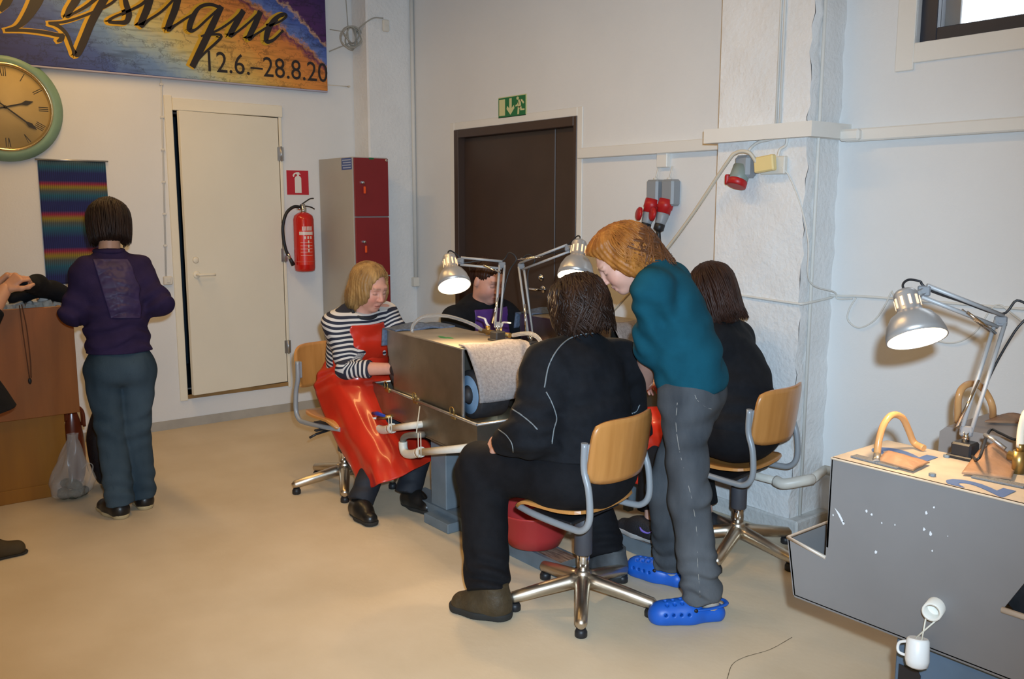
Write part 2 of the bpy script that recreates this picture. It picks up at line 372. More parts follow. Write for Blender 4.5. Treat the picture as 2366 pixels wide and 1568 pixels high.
# conduits
def conduit(name, pts, r, label=None, m_=M_cable_w): return struct(name, MB().tube(pts, r, 8), m_, label)
cz = PW(1757, 690)[2]
conduit('trim_7', smooth_path([(px0+0.02, PY-0.008, cz+0.015), (px0+0.3, PY-0.008, cz+0.003), (px1-0.02, PY-0.010, cz-0.005), (px1+0.02, PY+0.02, cz-0.004), (px1+0.015, BY-0.02, cz+0.01), (px1+0.06, BY-0.01, cz+0.02), (px1+0.8, BY-0.008, cz+0.03), (XR-0.1, BY-0.008, cz+0.03)], 6), 0.006)
for dx, nm in ((0.0, 'trim_8'), (0.022, 'trim_9')):
    a = PW(1795, 285); conduit(nm, [(a[0]+dx, PY-0.007, pz1-0.01), (a[0]+dx+0.004, PY-0.007, CEIL)], 0.006)
conduit('trim_10', [(px1+0.012, PY+0.07, 0.09), (px1+0.012, PY+0.075, CEIL)], 0.008)
pp = BW(946, 200); pb = BW(955, 640)
conduit('trim_11', [(cX+0.02, BY-0.02, 1.02), (cX+0.02, BY-0.02, CEIL)], 0.016)
struct('trim_12', MB().box((cX+0.002, BY-0.055, 0.955), (cX+0.052, BY, 1.03), 0.006), M_white_p)
a0, a1 = LW(372, 195), LW(383, 640)
conduit('trim_13', [(WX+0.006, a0[1], CEIL), (WX+0.006, a0[1], a0[2]), (WX+0.006, a1[1], a1[2])], 0.006)
for k in range(6):
    z = a0[2]+(a1[2]-a0[2])*k/6.0; y = a0[1]+(a1[1]-a0[1])*k/6.0
    struct('trim_%d' % (14+k), MB().box((WX, y-0.013, z-0.008), (WX+0.014, y+0.013, z+0.008), 0.003), M_cable_w)
# floor crack
ck = smooth_path([onz(1680, 1568), onz(1692, 1535), onz(1720, 1518), onz(1765, 1505), onz(1790, 1495), onz(1830, 1472)], 8)
mm = MB(); 
for i in range(len(ck)-1):
    d = unit(ck[i+1]-ck[i]); n_ = V([-d[1], d[0], 0])*(0.0012+0.0008*random.random())
    mm.add([ck[i]-n_+V([0, 0, 0.0006]), ck[i+1]-n_+V([0, 0, 0.0006]), ck[i+1]+n_+V([0, 0, 0.0006]), ck[i]+n_+V([0, 0, 0.0006])], [(0, 1, 2, 3)])
struct('floor_crack', mm, mat('crack', (0.16, 0.12, 0.07), 0.9))
# --- ceiling light fixtures
for i, (x, y, _e) in enumerate(TUBES):
    r = thing('ceiling_light', ('warm fluorescent ceiling fixture near the wall with the clock', 'warm fluorescent ceiling fixture above the long steel grinders', 'warm fluorescent ceiling fixture in the open half of the room', 'warm fluorescent ceiling fixture farthest from the clock wall')[i], 'light', (x, y, CEIL), group='ceiling fluorescent fixtures')
    part(r, 'housing', MB().box((x-0.78, y-0.09, CEIL-0.06), (x+0.78, y+0.09, CEIL), 0.006), M_white_p)
    for s_ in (-0.04, 0.04):
        part(r, 'tube', MB().cyl((x-0.74, y+s_, CEIL-0.085), (x+0.74, y+s_, CEIL-0.085), 0.013, 10), mat('tube_glow', (1, 1, 1), 0.4, emit=(1, 0.8, 0.55), estr=3.0))
# ================================================================ THINGS ON THE WALLS
EX = V([1.0, 0, 0]); EY = V([0, 1.0, 0]); EZ = V([0, 0, 1.0])
def text_mesh(txt, size, org, xdir, ydir, depth=0.001, spacing=1.0, shear=0.0, align='LEFT', xs=1.0, off=0.0):
    c = bpy.data.curves.new('lettering', 'FONT'); c.body = txt; c.size = size; c.space_character = spacing; c.shear = shear
    c.align_x = align; c.extrude = depth; c.offset = off; c.resolution_u = 3
    o = bpy.data.objects.new('lettering', c); COL.objects.link(o)
    dg = bpy.context.evaluated_depsgraph_get(); me = bpy.data.meshes.new_from_object(o.evaluated_get(dg))
    bpy.data.objects.remove(o); bpy.data.curves.remove(c)
    X = V(xdir, float)*xs; Y = V(ydir, float); Z = np.cross(unit(X), Y)
    for v in me.vertices:
        p = V(org)+X*v.co.x+Y*v.co.y+Z*v.co.z; v.co = tuple(p)
    return me
def tpart(root, name, me, m_):
    r = root; org = V([0.0, 0, 0])
    while r is not None: org = org+V(r.location); r = r.parent
    for v in me.vertices: v.co = tuple(V(v.co)-org)
    return part(root, name, me, m_, local=True)
# ---- exhibition banner
bo = 0.045
bBR = onx(757.8, 210, WX+bo); bz0 = bBR[2]; by1 = bBR[1]; by0 = by1-3.15; bz1 = bz0+0.92
def banner_material():
    m_ = bpy.data.materials.new('banner_print'); m_.use_nodes = True; nt = m_.node_tree; N = nt.nodes; L = nt.links; b = N['Principled BSDF']
    b.inputs['Roughness'].default_value = 0.55
    tc = N.new('ShaderNodeTexCoord'); sx = N.new('ShaderNodeSeparateXYZ'); L.new(tc.outputs['Object'], sx.inputs[0])
    n1 = N.new('ShaderNodeTexNoise'); n1.inputs['Scale'].default_value = 2.2; n1.inputs['Detail'].default_value = 9; n1.inputs['Roughness'].default_value = 0.62
    L.new(tc.outputs['Object'], n1.inputs['Vector'])
    n2 = N.new('ShaderNodeTexNoise'); n2.inputs['Scale'].default_value = 14; n2.inputs['Detail'].default_value = 8; n2.inputs['Roughness'].default_value = 0.7
    L.new(tc.outputs['Object'], n2.inputs['Vector'])
    def M(op, a, b_):
        n = N.new('ShaderNodeMath'); n.operation = op
        for i, q in enumerate((a, b_)):
            if isinstance(q, (int, float)): n.inputs[i].default_value = q
            else: L.new(q, n.inputs[i])
        return n.outputs[0]
    # diagonal coordinate: grows towards the upper right (object y along wall, z up, origin at lower right corner)
    y, z = sx.outputs[1], sx.outputs[2]
    d = M('ADD', M('MULTIPLY', z, 0.82), M('MULTIPLY', y, 0.57))
    d = M('ADD', d, M('MULTIPLY', M('SUBTRACT', n1.outputs['Fac'], 0.5), 0.26))
    d = M('ADD', d, M('MULTIPLY', M('SUBTRACT', n2.outputs['Fac'], 0.5), 0.13))
    f = M('MULTIPLY', M('ADD', d, 1.3), 0.5556)
    cr = N.new('ShaderNodeValToRGB'); e = cr.color_ramp.elements
    stops = [(0.0, (0.02, 0.025, 0.14)), (0.12, (0.025, 0.04, 0.20)), (0.25, (0.05, 0.10, 0.34)), (0.34, (0.14, 0.25, 0.48)), (0.41, (0.36, 0.46, 0.46)), (0.475, (0.60, 0.52, 0.22)), (0.55, (0.68, 0.42, 0.10)),
             (0.655, (0.74, 0.30, 0.05)), (0.765, (0.66, 0.21, 0.04)), (0.786, (0.13, 0.02, 0.09)), (0.797, (0.62, 0.26, 0.08)), (0.81, (0.12, 0.19, 0.48)), (0.86, (0.05, 0.10, 0.38)), (0.872, (0.60, 0.36, 0.22)), (0.882, (0.07, 0.015, 0.11)), (1.0, (0.035, 0.012, 0.10))]
    e[0].position = stops[0][0]; e[0].color = (*stops[0][1], 1); e[1].position = stops[1][0]; e[1].color = (*stops[1][1], 1)
    for p_, c in stops[2:]: q = e.new(p_); q.color = (*c, 1)
    L.new(f, cr.inputs[0])
    # dark veins
    vo = N.new('ShaderNodeTexVoronoi'); vo.feature = 'DISTANCE_TO_EDGE'; vo.inputs['Scale'].default_value = 5.0
    mp = N.new('ShaderNodeMapping'); mp.inputs['Rotation'].default_value = (0.5, 0, 0); mp.inputs['Scale'].default_value = (1, 0.6, 2.6)
    mixv = N.new('ShaderNodeMix'); mixv.data_type = 'VECTOR'; mixv.inputs[0].default_value = 0.18
    L.new(tc.outputs['Object'], mixv.inputs[4]); L.new(n2.outputs['Color'], mixv.inputs[5]); L.new(mixv.outputs[1], mp.inputs['Vector']); L.new(mp.outputs[0], vo.inputs['Vector'])
    vr = N.new('ShaderNodeMapRange'); vr.inputs['From Max'].default_value = 0.035; L.new(vo.outputs['Distance'], vr.inputs['Value']); vr.inputs['To Min'].default_value = 0.45
    mp2 = N.new('ShaderNodeMapping'); mp2.inputs['Rotation'].default_value = (0.38, 0, 0); mp2.inputs['Scale'].default_value = (1, 3, 26)
    L.new(tc.outputs['Object'], mp2.inputs['Vector']); n3 = N.new('ShaderNodeTexNoise'); n3.inputs['Scale'].default_value = 1.6; n3.inputs['Detail'].default_value = 6; L.new(mp2.outputs[0], n3.inputs['Vector'])
    r3 = N.new('ShaderNodeMapRange'); r3.inputs['From Min'].default_value = 0.33; r3.inputs['From Max'].default_value = 0.5; r3.inputs['To Min'].default_value = 0.62; L.new(n3.outputs['Fac'], r3.inputs['Value'])
    mul = M('MULTIPLY', vr.outputs[0], r3.outputs[0])
    mx = N.new('ShaderNodeMix'); mx.data_type = 'RGBA'; mx.blend_type = 'MULTIPLY'; mx.inputs[0].default_value = 1.0
    L.new(cr.outputs[0], mx.inputs[6]); cb = N.new('ShaderNodeCombineXYZ'); [L.new(mul, cb.inputs[i]) for i in range(3)]; L.new(cb.outputs[0], mx.inputs[7]); L.new(mx.outputs[2], b.inputs['Base Color'])
    return m_
ban = thing('exhibition_banner', 'large blue and orange printed canvas banner with black script lettering and dates', 'banner', (WX+bo, by1, bz0))
part(ban, 'canvas', MB().box((WX+bo-0.03, by0, bz0), (WX+bo, by1, bz1), 0.004), banner_material())
part(ban, 'bottom_hem', MB().box((WX+bo-0.032, by0, bz0-0.012), (WX+bo+0.001, by1, bz0), 0.003), mat('hem', (0.42, 0.40, 0.5), 0.6))
M_ink = mat('banner_black_ink', (0.022, 0.016, 0.016), 0.5); M_yel = mat('banner_yellow_ink', (0.62, 0.36, 0.02), 0.5)
def stroke(mb, pix, widths, off, shift=(0, 0)):
    pts = [onx(x+shift[0], y+shift[1], WX+bo+off) for x, y in pix]
    n = len(pts); wd = np.interp(np.linspace(0, 1, (n-1)*6+1), np.linspace(0, 1, n), widths)
    sp_ = smooth_path(pts, 6); L_, R_ = [], []
    for i, p in enumerate(sp_):
        a = sp_[max(0, i-1)]; b = sp_[min(len(sp_)-1, i+1)]; t_ = unit(b-a); nn = V([0, -t_[2], t_[1]])
        # broad-nib pen: wider across the vertical strokes
        L_.append(p+nn*wd[i]/2); R_.append(p-nn*wd[i]/2)
    k = len(sp_); mb.add(L_+R_, [(i, i+1, k+i+1, k+i) for i in range(k-1)])
S = []      # script strokes in photograph pixels, only as far as the frame shows them
S.append(([(95, -40), (85, 0), (62, 40), (40, 62), (12, 70)], [0.10, 0.09, 0.06, 0.03, 0.02]))
S.append(([(12, 70), (60, 70), (105, 75), (135, 81), (148, 80)], [0.02, 0.025, 0.03, 0.03, 0.02]))
S.append(([(148, 80), (142, 90), (132, 96)], [0.02, 0.04, 0.015]))
S.append(([(0, 25), (14, 8), (24, -10)], [0.03, 0.06, 0.06]))
S.append(([(190, -30), (176, 0), (160, 25), (155, 38), (168, 32), (200, 14), (235, -14)], [0.06, 0.06, 0.05, 0.03, 0.02, 0.025, 0.03]))
S.append(([(255, -25), (235, 8), (212, 50), (192, 98), (178, 125), (168, 112), (155, 80), (135, 60), (112, 53)], [0.06, 0.06, 0.06, 0.06, 0.05, 0.025, 0.03, 0.03, 0.02]))
S.append(([(112, 53), (150, 50), (195, 36), (250, 12), (275, -8)], [0.02, 0.02, 0.02, 0.02, 0.02]))
S.append(([(285, -20), (292, 10), (298, 32), (292, 50), (275, 52), (252, 50), (262, 40), (300, 24), (330, 8), (350, -14)], [0.03, 0.05, 0.05, 0.04, 0.03, 0.025, 0.02, 0.02, 0.025, 0.03]))
S.append(([(350, -14), (340, 20), (325, 58), (345, 45), (375, 25), (408, -8)], [0.06, 0.06, 0.05, 0.02, 0.02, 0.02]))
S.append(([(415, -20), (405, 20), (388, 66), (405, 58), (430, 42), (452, 30)], [0.06, 0.06, 0.05, 0.02, 0.02, 0.02]))
S.append(([(510, 18), (485, 10), (460, 18), (443, 45), (438, 68), (452, 68), (478, 45), (512, 14)], [0.03, 0.03, 0.03, 0.05, 0.05, 0.02, 0.02, 0.02]))
S.append(([(512, 14), (490, 60), (466, 110), (444, 155)], [0.05, 0.06, 0.06, 0.055]))
S.append(([(446, 152), (470, 125), (512, 84), (480, 80), (464, 84)], [0.02, 0.02, 0.025, 0.02, 0.015]))
S.append(([(480, 80), (510, 66), (540, 45), (563, 24)], [0.02, 0.02, 0.02, 0.03]))
S.append(([(563, 24), (548, 50), (532, 80), (545, 76), (575, 52), (600, 28)], [0.05, 0.055, 0.05, 0.02, 0.02, 0.02]))
S.append(([(602, 26), (590, 55), (575, 88), (590, 80), (618, 62), (642, 45)], [0.05, 0.055, 0.05, 0.02, 0.02, 0.02]))
S.append(([(622, 60), (650, 48), (662, 36), (652, 33), (632, 48), (618, 75), (616, 95), (632, 92), (655, 70)], [0.02, 0.02, 0.025, 0.03, 0.045, 0.055, 0.045, 0.025, 0.02]))
ye, bl = MB(), MB()
for i, (px_, wd) in enumerate(S):
    wd = [q*0.78 for q in wd]
    stroke(ye, px_, [q+0.016 for q in wd], 0.0012+0.00008*i, (-6, 1)); stroke(bl, px_, wd, 0.0032+0.00008*i)
part(ban, 'script_outline', ye, M_yel); part(ban, 'script_lettering', bl, M_ink)
o1 = onx(470, 163, WX+bo+0.004); o2 = onx(757, 184, WX+bo+0.004)
me = text_mesh('12.6.–28.8.20', 0.205, (0, 0, 0), (1, 0, 0), (0, 1, 0), 0.0004); wdt = max(v.co.x for v in me.vertices); bpy.data.meshes.remove(me)
tpart(ban, 'date_lettering', text_mesh('12.6.–28.8.20', 0.205, o1, EY, EZ, 0.0004, xs=(o2[1]-o1[1])/wdt), M_ink)
# ---- wall clock
cC = onx(12, 247, WX+0.05); clk = thing('wall_clock', 'round wall clock with pale green rim and roman numerals', 'clock', (WX, cC[1], cC[2]))
cy_, cz_ = cC[1], cC[2]; base = V([WX, cy_, cz_]); R0 = 0.335
part(clk, 'rim', MB().lathe([(R0-0.02, 0.0), (R0, 0.012), (R0, 0.03), (R0-0.03, 0.052), (R0-0.062, 0.058), (R0-0.066, 0.05)], base, EX, 64, cap=False), mat('clock_green', (0.22, 0.36, 0.26), 0.4, var=0.12, scale=8))
part(clk, 'brass_ring', MB().lathe([(R0-0.060, 0.054), (R0-0.066, 0.066), (R0-0.076, 0.066), (R0-0.082, 0.05)], base, EX, 64, cap=False), mat('clock_brass', (0.75, 0.60, 0.32), 0.2, 0.9))
part(clk, 'dial', MB().lathe([(0, 0.048), (R0-0.07, 0.048), (R0-0.07, 0.04), (0, 0.04)], base, EX, 64), mat('clock_dial', (0.58, 0.42, 0.18), 0.6, var=0.15, scale=5))
M_num = mat('clock_black', (0.03, 0.025, 0.02), 0.5)
def cpt(r, deg, off): a = math.radians(deg); return base+V([off, r*math.sin(a), r*math.cos(a)])
nums = {12: 'XII', 1: 'I', 2: 'II', 3: 'III', 4: 'IIII', 5: 'V', 6: 'VI', 7: 'VII', 8: 'VIII', 9: 'IX', 10: 'X', 11: 'XI'}
RN = R0-0.118
for h, s_ in nums.items():
    mb = MB()
    a = math.radians(h*30); rad = V([0, math.sin(a), math.cos(a)]); tan = V([0, math.cos(a), -math.sin(a)]); c0 = base+rad*RN+V([0.0486, 0, 0])
    def bar(x0, x1, w_): # from bottom offset x0 to top offset x1 (tangential)
        p0 = c0+tan*x0-rad*0.028; p1 = c0+tan*x1+rad*0.028
        mb.add([p0-tan*w_, p0+tan*w_, p1+tan*w_, p1-tan*w_], [(0, 1, 2, 3)])
    x = -0.011*(sum({'I': 1, 'V': 2.0, 'X': 2.0}[q] for q in s_)-1)/2
    for q in s_:
        if q == 'I': bar(x, x, 0.0022); x += 0.011
        elif q == 'V': bar(x+0.005, x-0.003, 0.0025); bar(x+0.005, x+0.013, 0.0014); x += 0.022
        else: bar(x+0.013, x-0.003, 0.0025); bar(x-0.003, x+0.013, 0.0014); x += 0.022
    part(clk, 'numeral', mb, M_num)
    part(clk, 'minute_dot', MB().lathe([(0.005, 0), (0, 0.0008)], cpt(R0-0.078, h*30, 0.0485), EX, 8), M_num)
def hand(deg, L_, off, w_, sp0):
    a = math.radians(deg); rad = V([0, math.sin(a), math.cos(a)]); tan = V([0, math.cos(a), -math.sin(a)]); o = base+V([off, 0, 0]); mb = MB()
    for q in (MB(),): pass
    poly = [(-0.05, 0.004), (sp0-0.03, w_), (sp0, w_*3.2), (L_, 0.0008), (L_, -0.0008), (sp0, -w_*3.2), (sp0-0.03, -w_), (-0.05, -0.004)]
    mb.prism([o+rad*u+tan*v for u, v in poly], V([0.0015, 0, 0])); mb.lathe([(0.013, 0), (0.013, 0.004), (0, 0.005)], o-rad*0.05, EX, 14); mb.lathe([(0.009, 0), (0.009, 0.004), (0, 0.005)], o, EX, 14)
    return mb
part(clk, 'hour_hand', hand(75, 0.165, 0.053, 0.0048, 0.125), M_num); part(clk, 'minute_hand', hand(128, 0.215, 0.057, 0.0048, 0.17), M_num)
part(clk, 'hanging_loop', MB().tube(smooth_path([base+V([0.03, 0.012*math.cos(k)+0.16, R0*0.90+0.012*math.sin(k)]) for k in np.linspace(0, 6.28, 9)[:-1]], 3, True), 0.004, 6, closed=True), M_steel)
# ---- woven wall hanging
rTL, rTR, rB = LW(85, 368, 0.012), LW(245, 372, 0.012), LW(110, 659, 0.012)
def rug_material():
    m_ = bpy.data.materials.new('woven_stripes'); m_.use_nodes = True; nt = m_.node_tree; N = nt.nodes; L = nt.links; b = N['Principled BSDF']; b.inputs['Roughness'].default_value = 0.9
    tc = N.new('ShaderNodeTexCoord'); sx = N.new('ShaderNodeSeparateXYZ'); L.new(tc.outputs['Object'], sx.inputs[0])
    n = N.new('ShaderNodeTexNoise'); n.inputs['Scale'].default_value = 30; L.new(tc.outputs['Object'], n.inputs['Vector'])
    mr = N.new('ShaderNodeMapRange'); mr.inputs['From Min'].default_value = 0.0; mr.inputs['From Max'].default_value = rTL[2]-rB[2]; L.new(sx.outputs[2], mr.inputs['Value'])
    cr = N.new('ShaderNodeValToRGB'); e = cr.color_ramp.elements
    nav, tea, gry, red, yel = (0.014, 0.022, 0.13), (0.014, 0.11, 0.18), (0.08, 0.10, 0.10), (0.30, 0.02, 0.06), (0.28, 0.22, 0.02)
    st = [(0.0, nav), (0.06, nav), (0.14, tea), (0.21, gry), (0.245, yel), (0.275, red), (0.295, nav), (0.37, nav), (0.45, tea), (0.525, gry), (0.555, yel), (0.585, red), (0.605, nav), (0.66, nav), (0.73, tea), (0.775, gry), (0.80, yel), (0.825, red), (0.845, nav), (0.91, nav), (0.955, tea), (0.985, gry), (1.0, gry)]
    st = [(0, nav), (0.07, nav), (0.15, tea), (0.20, gry), (0.235, yel), (0.27, red), (0.30, nav), (0.38, nav), (0.46, tea), (0.50, gry), (0.535, yel), (0.565, red), (0.595, nav), (0.665, nav), (0.72, tea), (0.755, gry), (0.785, yel), (0.81, red), (0.835, nav), (0.90, nav), (0.95, tea), (1.0, gry)]
    e[0].position, e[0].color = 0, (*st[0][1], 1); e[1].position, e[1].color = st[1][0], (*st[1][1], 1)
    for p_, c in st[2:]: q = e.new(p_); q.color = (*c, 1)
    L.new(mr.outputs[0], cr.inputs[0]); wv = N.new('ShaderNodeMath'); wv.operation = 'SINE'; ml = N.new('ShaderNodeMath'); ml.operation = 'MULTIPLY'; ml.inputs[1].default_value = 520; L.new(sx.outputs[1], ml.inputs[0]); L.new(ml.outputs[0], wv.inputs[0])
    r2 = N.new('ShaderNodeMapRange'); r2.inputs['From Min'].default_value = -1; r2.inputs['To Min'].default_value = 0.55; L.new(wv.outputs[0], r2.inputs['Value'])
    mx = N.new('ShaderNodeMix'); mx.data_type = 'RGBA'; mx.blend_type = 'MULTIPLY'; mx.inputs[0].default_value = 1; cb = N.new('ShaderNodeCombineXYZ'); [L.new(r2.outputs[0], cb.inputs[i]) for i in range(3)]
    L.new(cr.outputs[0], mx.inputs[6]); L.new(cb.outputs[0], mx.inputs[7]); L.new(mx.outputs[2], b.inputs['Base Color']); return m_
rug = thing('wall_hanging', 'narrow handwoven wall hanging in navy, teal, red and yellow bands', 'wall hanging', (WX, rTL[1], rB[2]))
rw = rTR[1]-rTL[1]
part(rug, 'cloth', MB().grid(lambda u, v: (WX+0.012+0.004*math.sin(u*9+v*3), rTL[1]+0.004+(rw-0.008)*u+0.01*(1-v)*(u-0.3), rB[2]+(rTL[2]-rB[2]-0.004)*v+0.006*math.sin(u*3)*(1-v)), 40, 60, thick=0.005), rug_material())
part(rug, 'hanging_rod', MB().cyl((WX+0.014, rTL[1]-0.012, rTL[2]), (WX+0.014, rTR[1]+0.012, rTL[2]), 0.006, 8), M_steel)
# ---- fire extinguisher sign, green exit sign
M_red_s = mat('sign_red', (0.50, 0.02, 0.035), 0.4); M_whi = mat('sign_white', (0.78, 0.74, 0.68), 0.5); M_grn = mat('sign_green', (0.012, 0.16, 0.05), 0.4); M_lum = mat('sign_luminescent', (0.62, 0.60, 0.30), 0.5)
a, b = LW(662, 393, 0.004), LW(714, 450, 0.004); sg = thing('extinguisher_sign', 'small square red sign with white fire extinguisher symbol', 'sign', (WX, a[1], b[2]))
W_, H_ = b[1]-a[1], a[2]-b[2]
part(sg, 'plate', MB().box((WX, a[1], b[2]), (WX+0.003, b[1], a[2])), M_red_s)
part(sg, 'white_edge', MB().box((WX, a[1]+0.004, b[2]-0.006), (WX+0.0025, b[1]-0.002, b[2])), M_whi)
def S2(poly, off=0.0034): return [V([WX+off, a[1]+u*W_, b[2]+v*H_]) for u, v in poly]
body = [(0.36, 0.08), (0.66, 0.08), (0.66, 0.68), (0.62, 0.75), (0.56, 0.78), (0.56, 0.84), (0.47, 0.84), (0.47, 0.78), (0.41, 0.75), (0.36, 0.68)]
part(sg, 'symbol', MB().prism(S2(body), (0.0008, 0, 0)).prism(S2([(0.30, 0.73), (0.27, 0.80), (0.33, 0.88), (0.45, 0.93), (0.58, 0.93), (0.58, 0.88), (0.64, 0.86), (0.63, 0.83), (0.47, 0.84), (0.40, 0.86), (0.35, 0.80), (0.33, 0.73)], 0.0034), (0.0008, 0, 0)), M_whi)
a, b = BW(1151.6, 228, 0.01), BW(1213.8, 264.3, 0.01); W_, H_ = b[0]-a[0], a[2]-b[2]
sg = thing('exit_sign', 'green emergency exit sign with arrow and running figure above brown door', 'sign', (a[0], BY, b[2]))
part(sg, 'plate', MB().box((a[0]-0.006, BY-0.008, b[2]-0.006), (b[0]+0.006, BY, a[2]+0.006), 0.002), M_lum)
part(sg, 'green_field', MB().box((a[0], BY-0.0092, b[2]), (b[0], BY-0.008, a[2])), M_grn)
def S3(poly): return [V([a[0]+u*W_, BY-0.0094, b[2]+v*H_]) for u, v in poly]
D3 = (0, -0.0008, 0); mb = MB().prism(S3([(0.03, 0.08), (0.25, 0.08), (0.25, 0.92), (0.03, 0.92)]), D3)
mb.prism(S3([(0.41, 0.93), (0.50, 0.93), (0.50, 0.42), (0.58, 0.56), (0.60, 0.40), (0.455, 0.08), (0.31, 0.40), (0.33, 0.56), (0.41, 0.42)]), D3)
mb.prism(S3([(0.72+0.045*math.cos(k), 0.88+0.085*math.sin(k)) for k in np.linspace(0, 6.28, 13)[:-1]]), D3)
for pl in ([(0.74, 0.80), (0.83, 0.80), (0.84, 0.50), (0.80, 0.36), (0.73, 0.44), (0.74, 0.60)], [(0.80, 0.80), (0.88, 0.80), (0.96, 0.62), (0.92, 0.56), (0.86, 0.70), (0.80, 0.70)], [(0.75, 0.72), (0.76, 0.60), (0.73, 0.50), (0.64, 0.46), (0.64, 0.54), (0.70, 0.58)],
           [(0.73, 0.46), (0.80, 0.44), (0.78, 0.30), (0.77, 0.06), (0.71, 0.06), (0.72, 0.32)], [(0.79, 0.48), (0.85, 0.46), (0.87, 0.32), (0.97, 0.32), (0.97, 0.24), (0.82, 0.24)]): mb.prism(S3(pl), D3)
part(sg, 'symbols', mb, M_lum)
# ---- fire extinguisher
eT, eB = LW(703, 492, 0.09), LW(700, 628, 0.09); er = 0.078; ex_, ey_ = WX+0.10, (eT[1]+eB[1])/2; z0, z1 = eB[2]+0.005, eT[2]
M_fire = mat('extinguisher_red', (0.55, 0.012, 0.008), 0.22, coat=0.5)
fe = thing('fire_extinguisher', 'red fire extinguisher with black hose hanging on the wall', 'fire extinguisher', (ex_, ey_, z0))
part(fe, 'cylinder', MB().lathe([(er*0.55, 0.012), (er*0.8, 0), (er*0.96, 0.008), (er, 0.03), (er, z1-z0-0.05), (er*0.9, z1-z0-0.02), (er*0.55, z1-z0), (0.02, z1-z0+0.008)], (ex_, ey_, z0), EZ, 32), M_fire)
part(fe, 'wall_bracket', MB().box((WX, ey_-0.03, z1-0.10), (ex_-er*0.8, ey_+0.03, z1-0.06)), M_steel)
zc = z1
part(fe, 'valve', MB().lathe([(0.022, 0), (0.026, 0.01), (0.026, 0.04), (0.017, 0.05), (0.017, 0.07)], (ex_, ey_, zc), EZ, 16).cyl((ex_, ey_-0.05, zc+0.035), (ex_, ey_+0.02, zc+0.035), 0.012, 10), M_chrome)
part(fe, 'lever', MB().tube(smooth_path([(ex_, ey_-0.02, zc+0.06), (ex_, ey_+0.02, zc+0.085), (ex_, ey_+0.06, zc+0.108), (ex_, ey_+0.09, zc+0.112)], 5), 0.008, 8, flat=0.6), M_black)
part(fe, 'carry_handle', MB().tube(smooth_path([(ex_, ey_-0.02, zc+0.055), (ex_, ey_+0.03, zc+0.052), (ex_, ey_+0.07, zc+0.044), (ex_, ey_+0.095, zc+0.03)], 5), 0.008, 8, flat=0.6), M_black)
def E_(x, y): return onx(x, y, ex_+0.01)
hs = part(fe, 'hose', MB().tube(smooth_path([E_(694, 478), E_(678, 478), E_(662, 492), E_(654, 520), E_(655, 550), E_(660, 575), E_(666, 590)], 6), 0.012, 10), M_black)
part(hs, 'hose_fitting', MB().cyl(E_(665, 586), E_(670, 597), 0.013, 10), M_chrome); part(hs, 'nozzle', MB().cyl(E_(669, 595), E_(678, 612), 0.012, 10, 0.017), M_black)
part(fe, 'band', MB().lathe([(er+0.001, 0), (er+0.002, 0.002), (er+0.001, 0.006)], (ex_, ey_, z0+0.075), EZ, 32, cap=False), mat('bracket_band', (0.65, 0.10, 0.07), 0.3))
# printed label: strips wrapped on the front of the cylinder
camdir = unit(V([0, 0, 0])-V([ex_, ey_, 0])); a0 = math.atan2(camdir[1], camdir[0])
def wrap(mb, u0, u1, v0, v1, off=0.0012, n=8):
    for i in range(n):
        q = []
        for t_ in (u0+(u1-u0)*i/n, u0+(u1-u0)*(i+1)/n): q.append((ex_+(er+off)*math.cos(a0+t_), ey_+(er+off)*math.sin(a0+t_)))
        mb.add([(*q[0], v0), (*q[1], v0), (*q[1], v1), (*q[0], v1)], [(0, 1, 2, 3)], True)
H_ = z1-z0; mb = MB(); wrap(mb, -0.45, 0.95, z0+0.12*H_*1, z0+0.72*H_); part(fe, 'label', mb, mat('label_red', (0.68, 0.03, 0.012), 0.35))
mb = MB(); wrap(mb, -0.45, 0.95, z0+0.63*H_, z0+0.685*H_, 0.0018)
for k in range(7):
    u = -0.15+k*0.15; wrap(mb, u, u+0.10, z0+0.705*H_, z0+0.775*H_, 0.0018, 2)
for k in range(3): wrap(mb, 0.02+k*0.3, 0.18+k*0.3, z0+0.56*H_, z0+0.61*H_, 0.0018, 2)
for k in range(3): wrap(mb, 0.36, 0.50, z0+(0.49-k*0.075)*H_, z0+(0.54-k*0.075)*H_, 0.0018, 2)
for k in range(5): wrap(mb, -0.35, 0.85, z0+(0.50-k*0.055)*H_, z0+(0.506-k*0.055)*H_, 0.0016)
part(fe, 'label_print', mb, mat('label_white', (0.75, 0.62, 0.55), 0.4), kind='stuff')
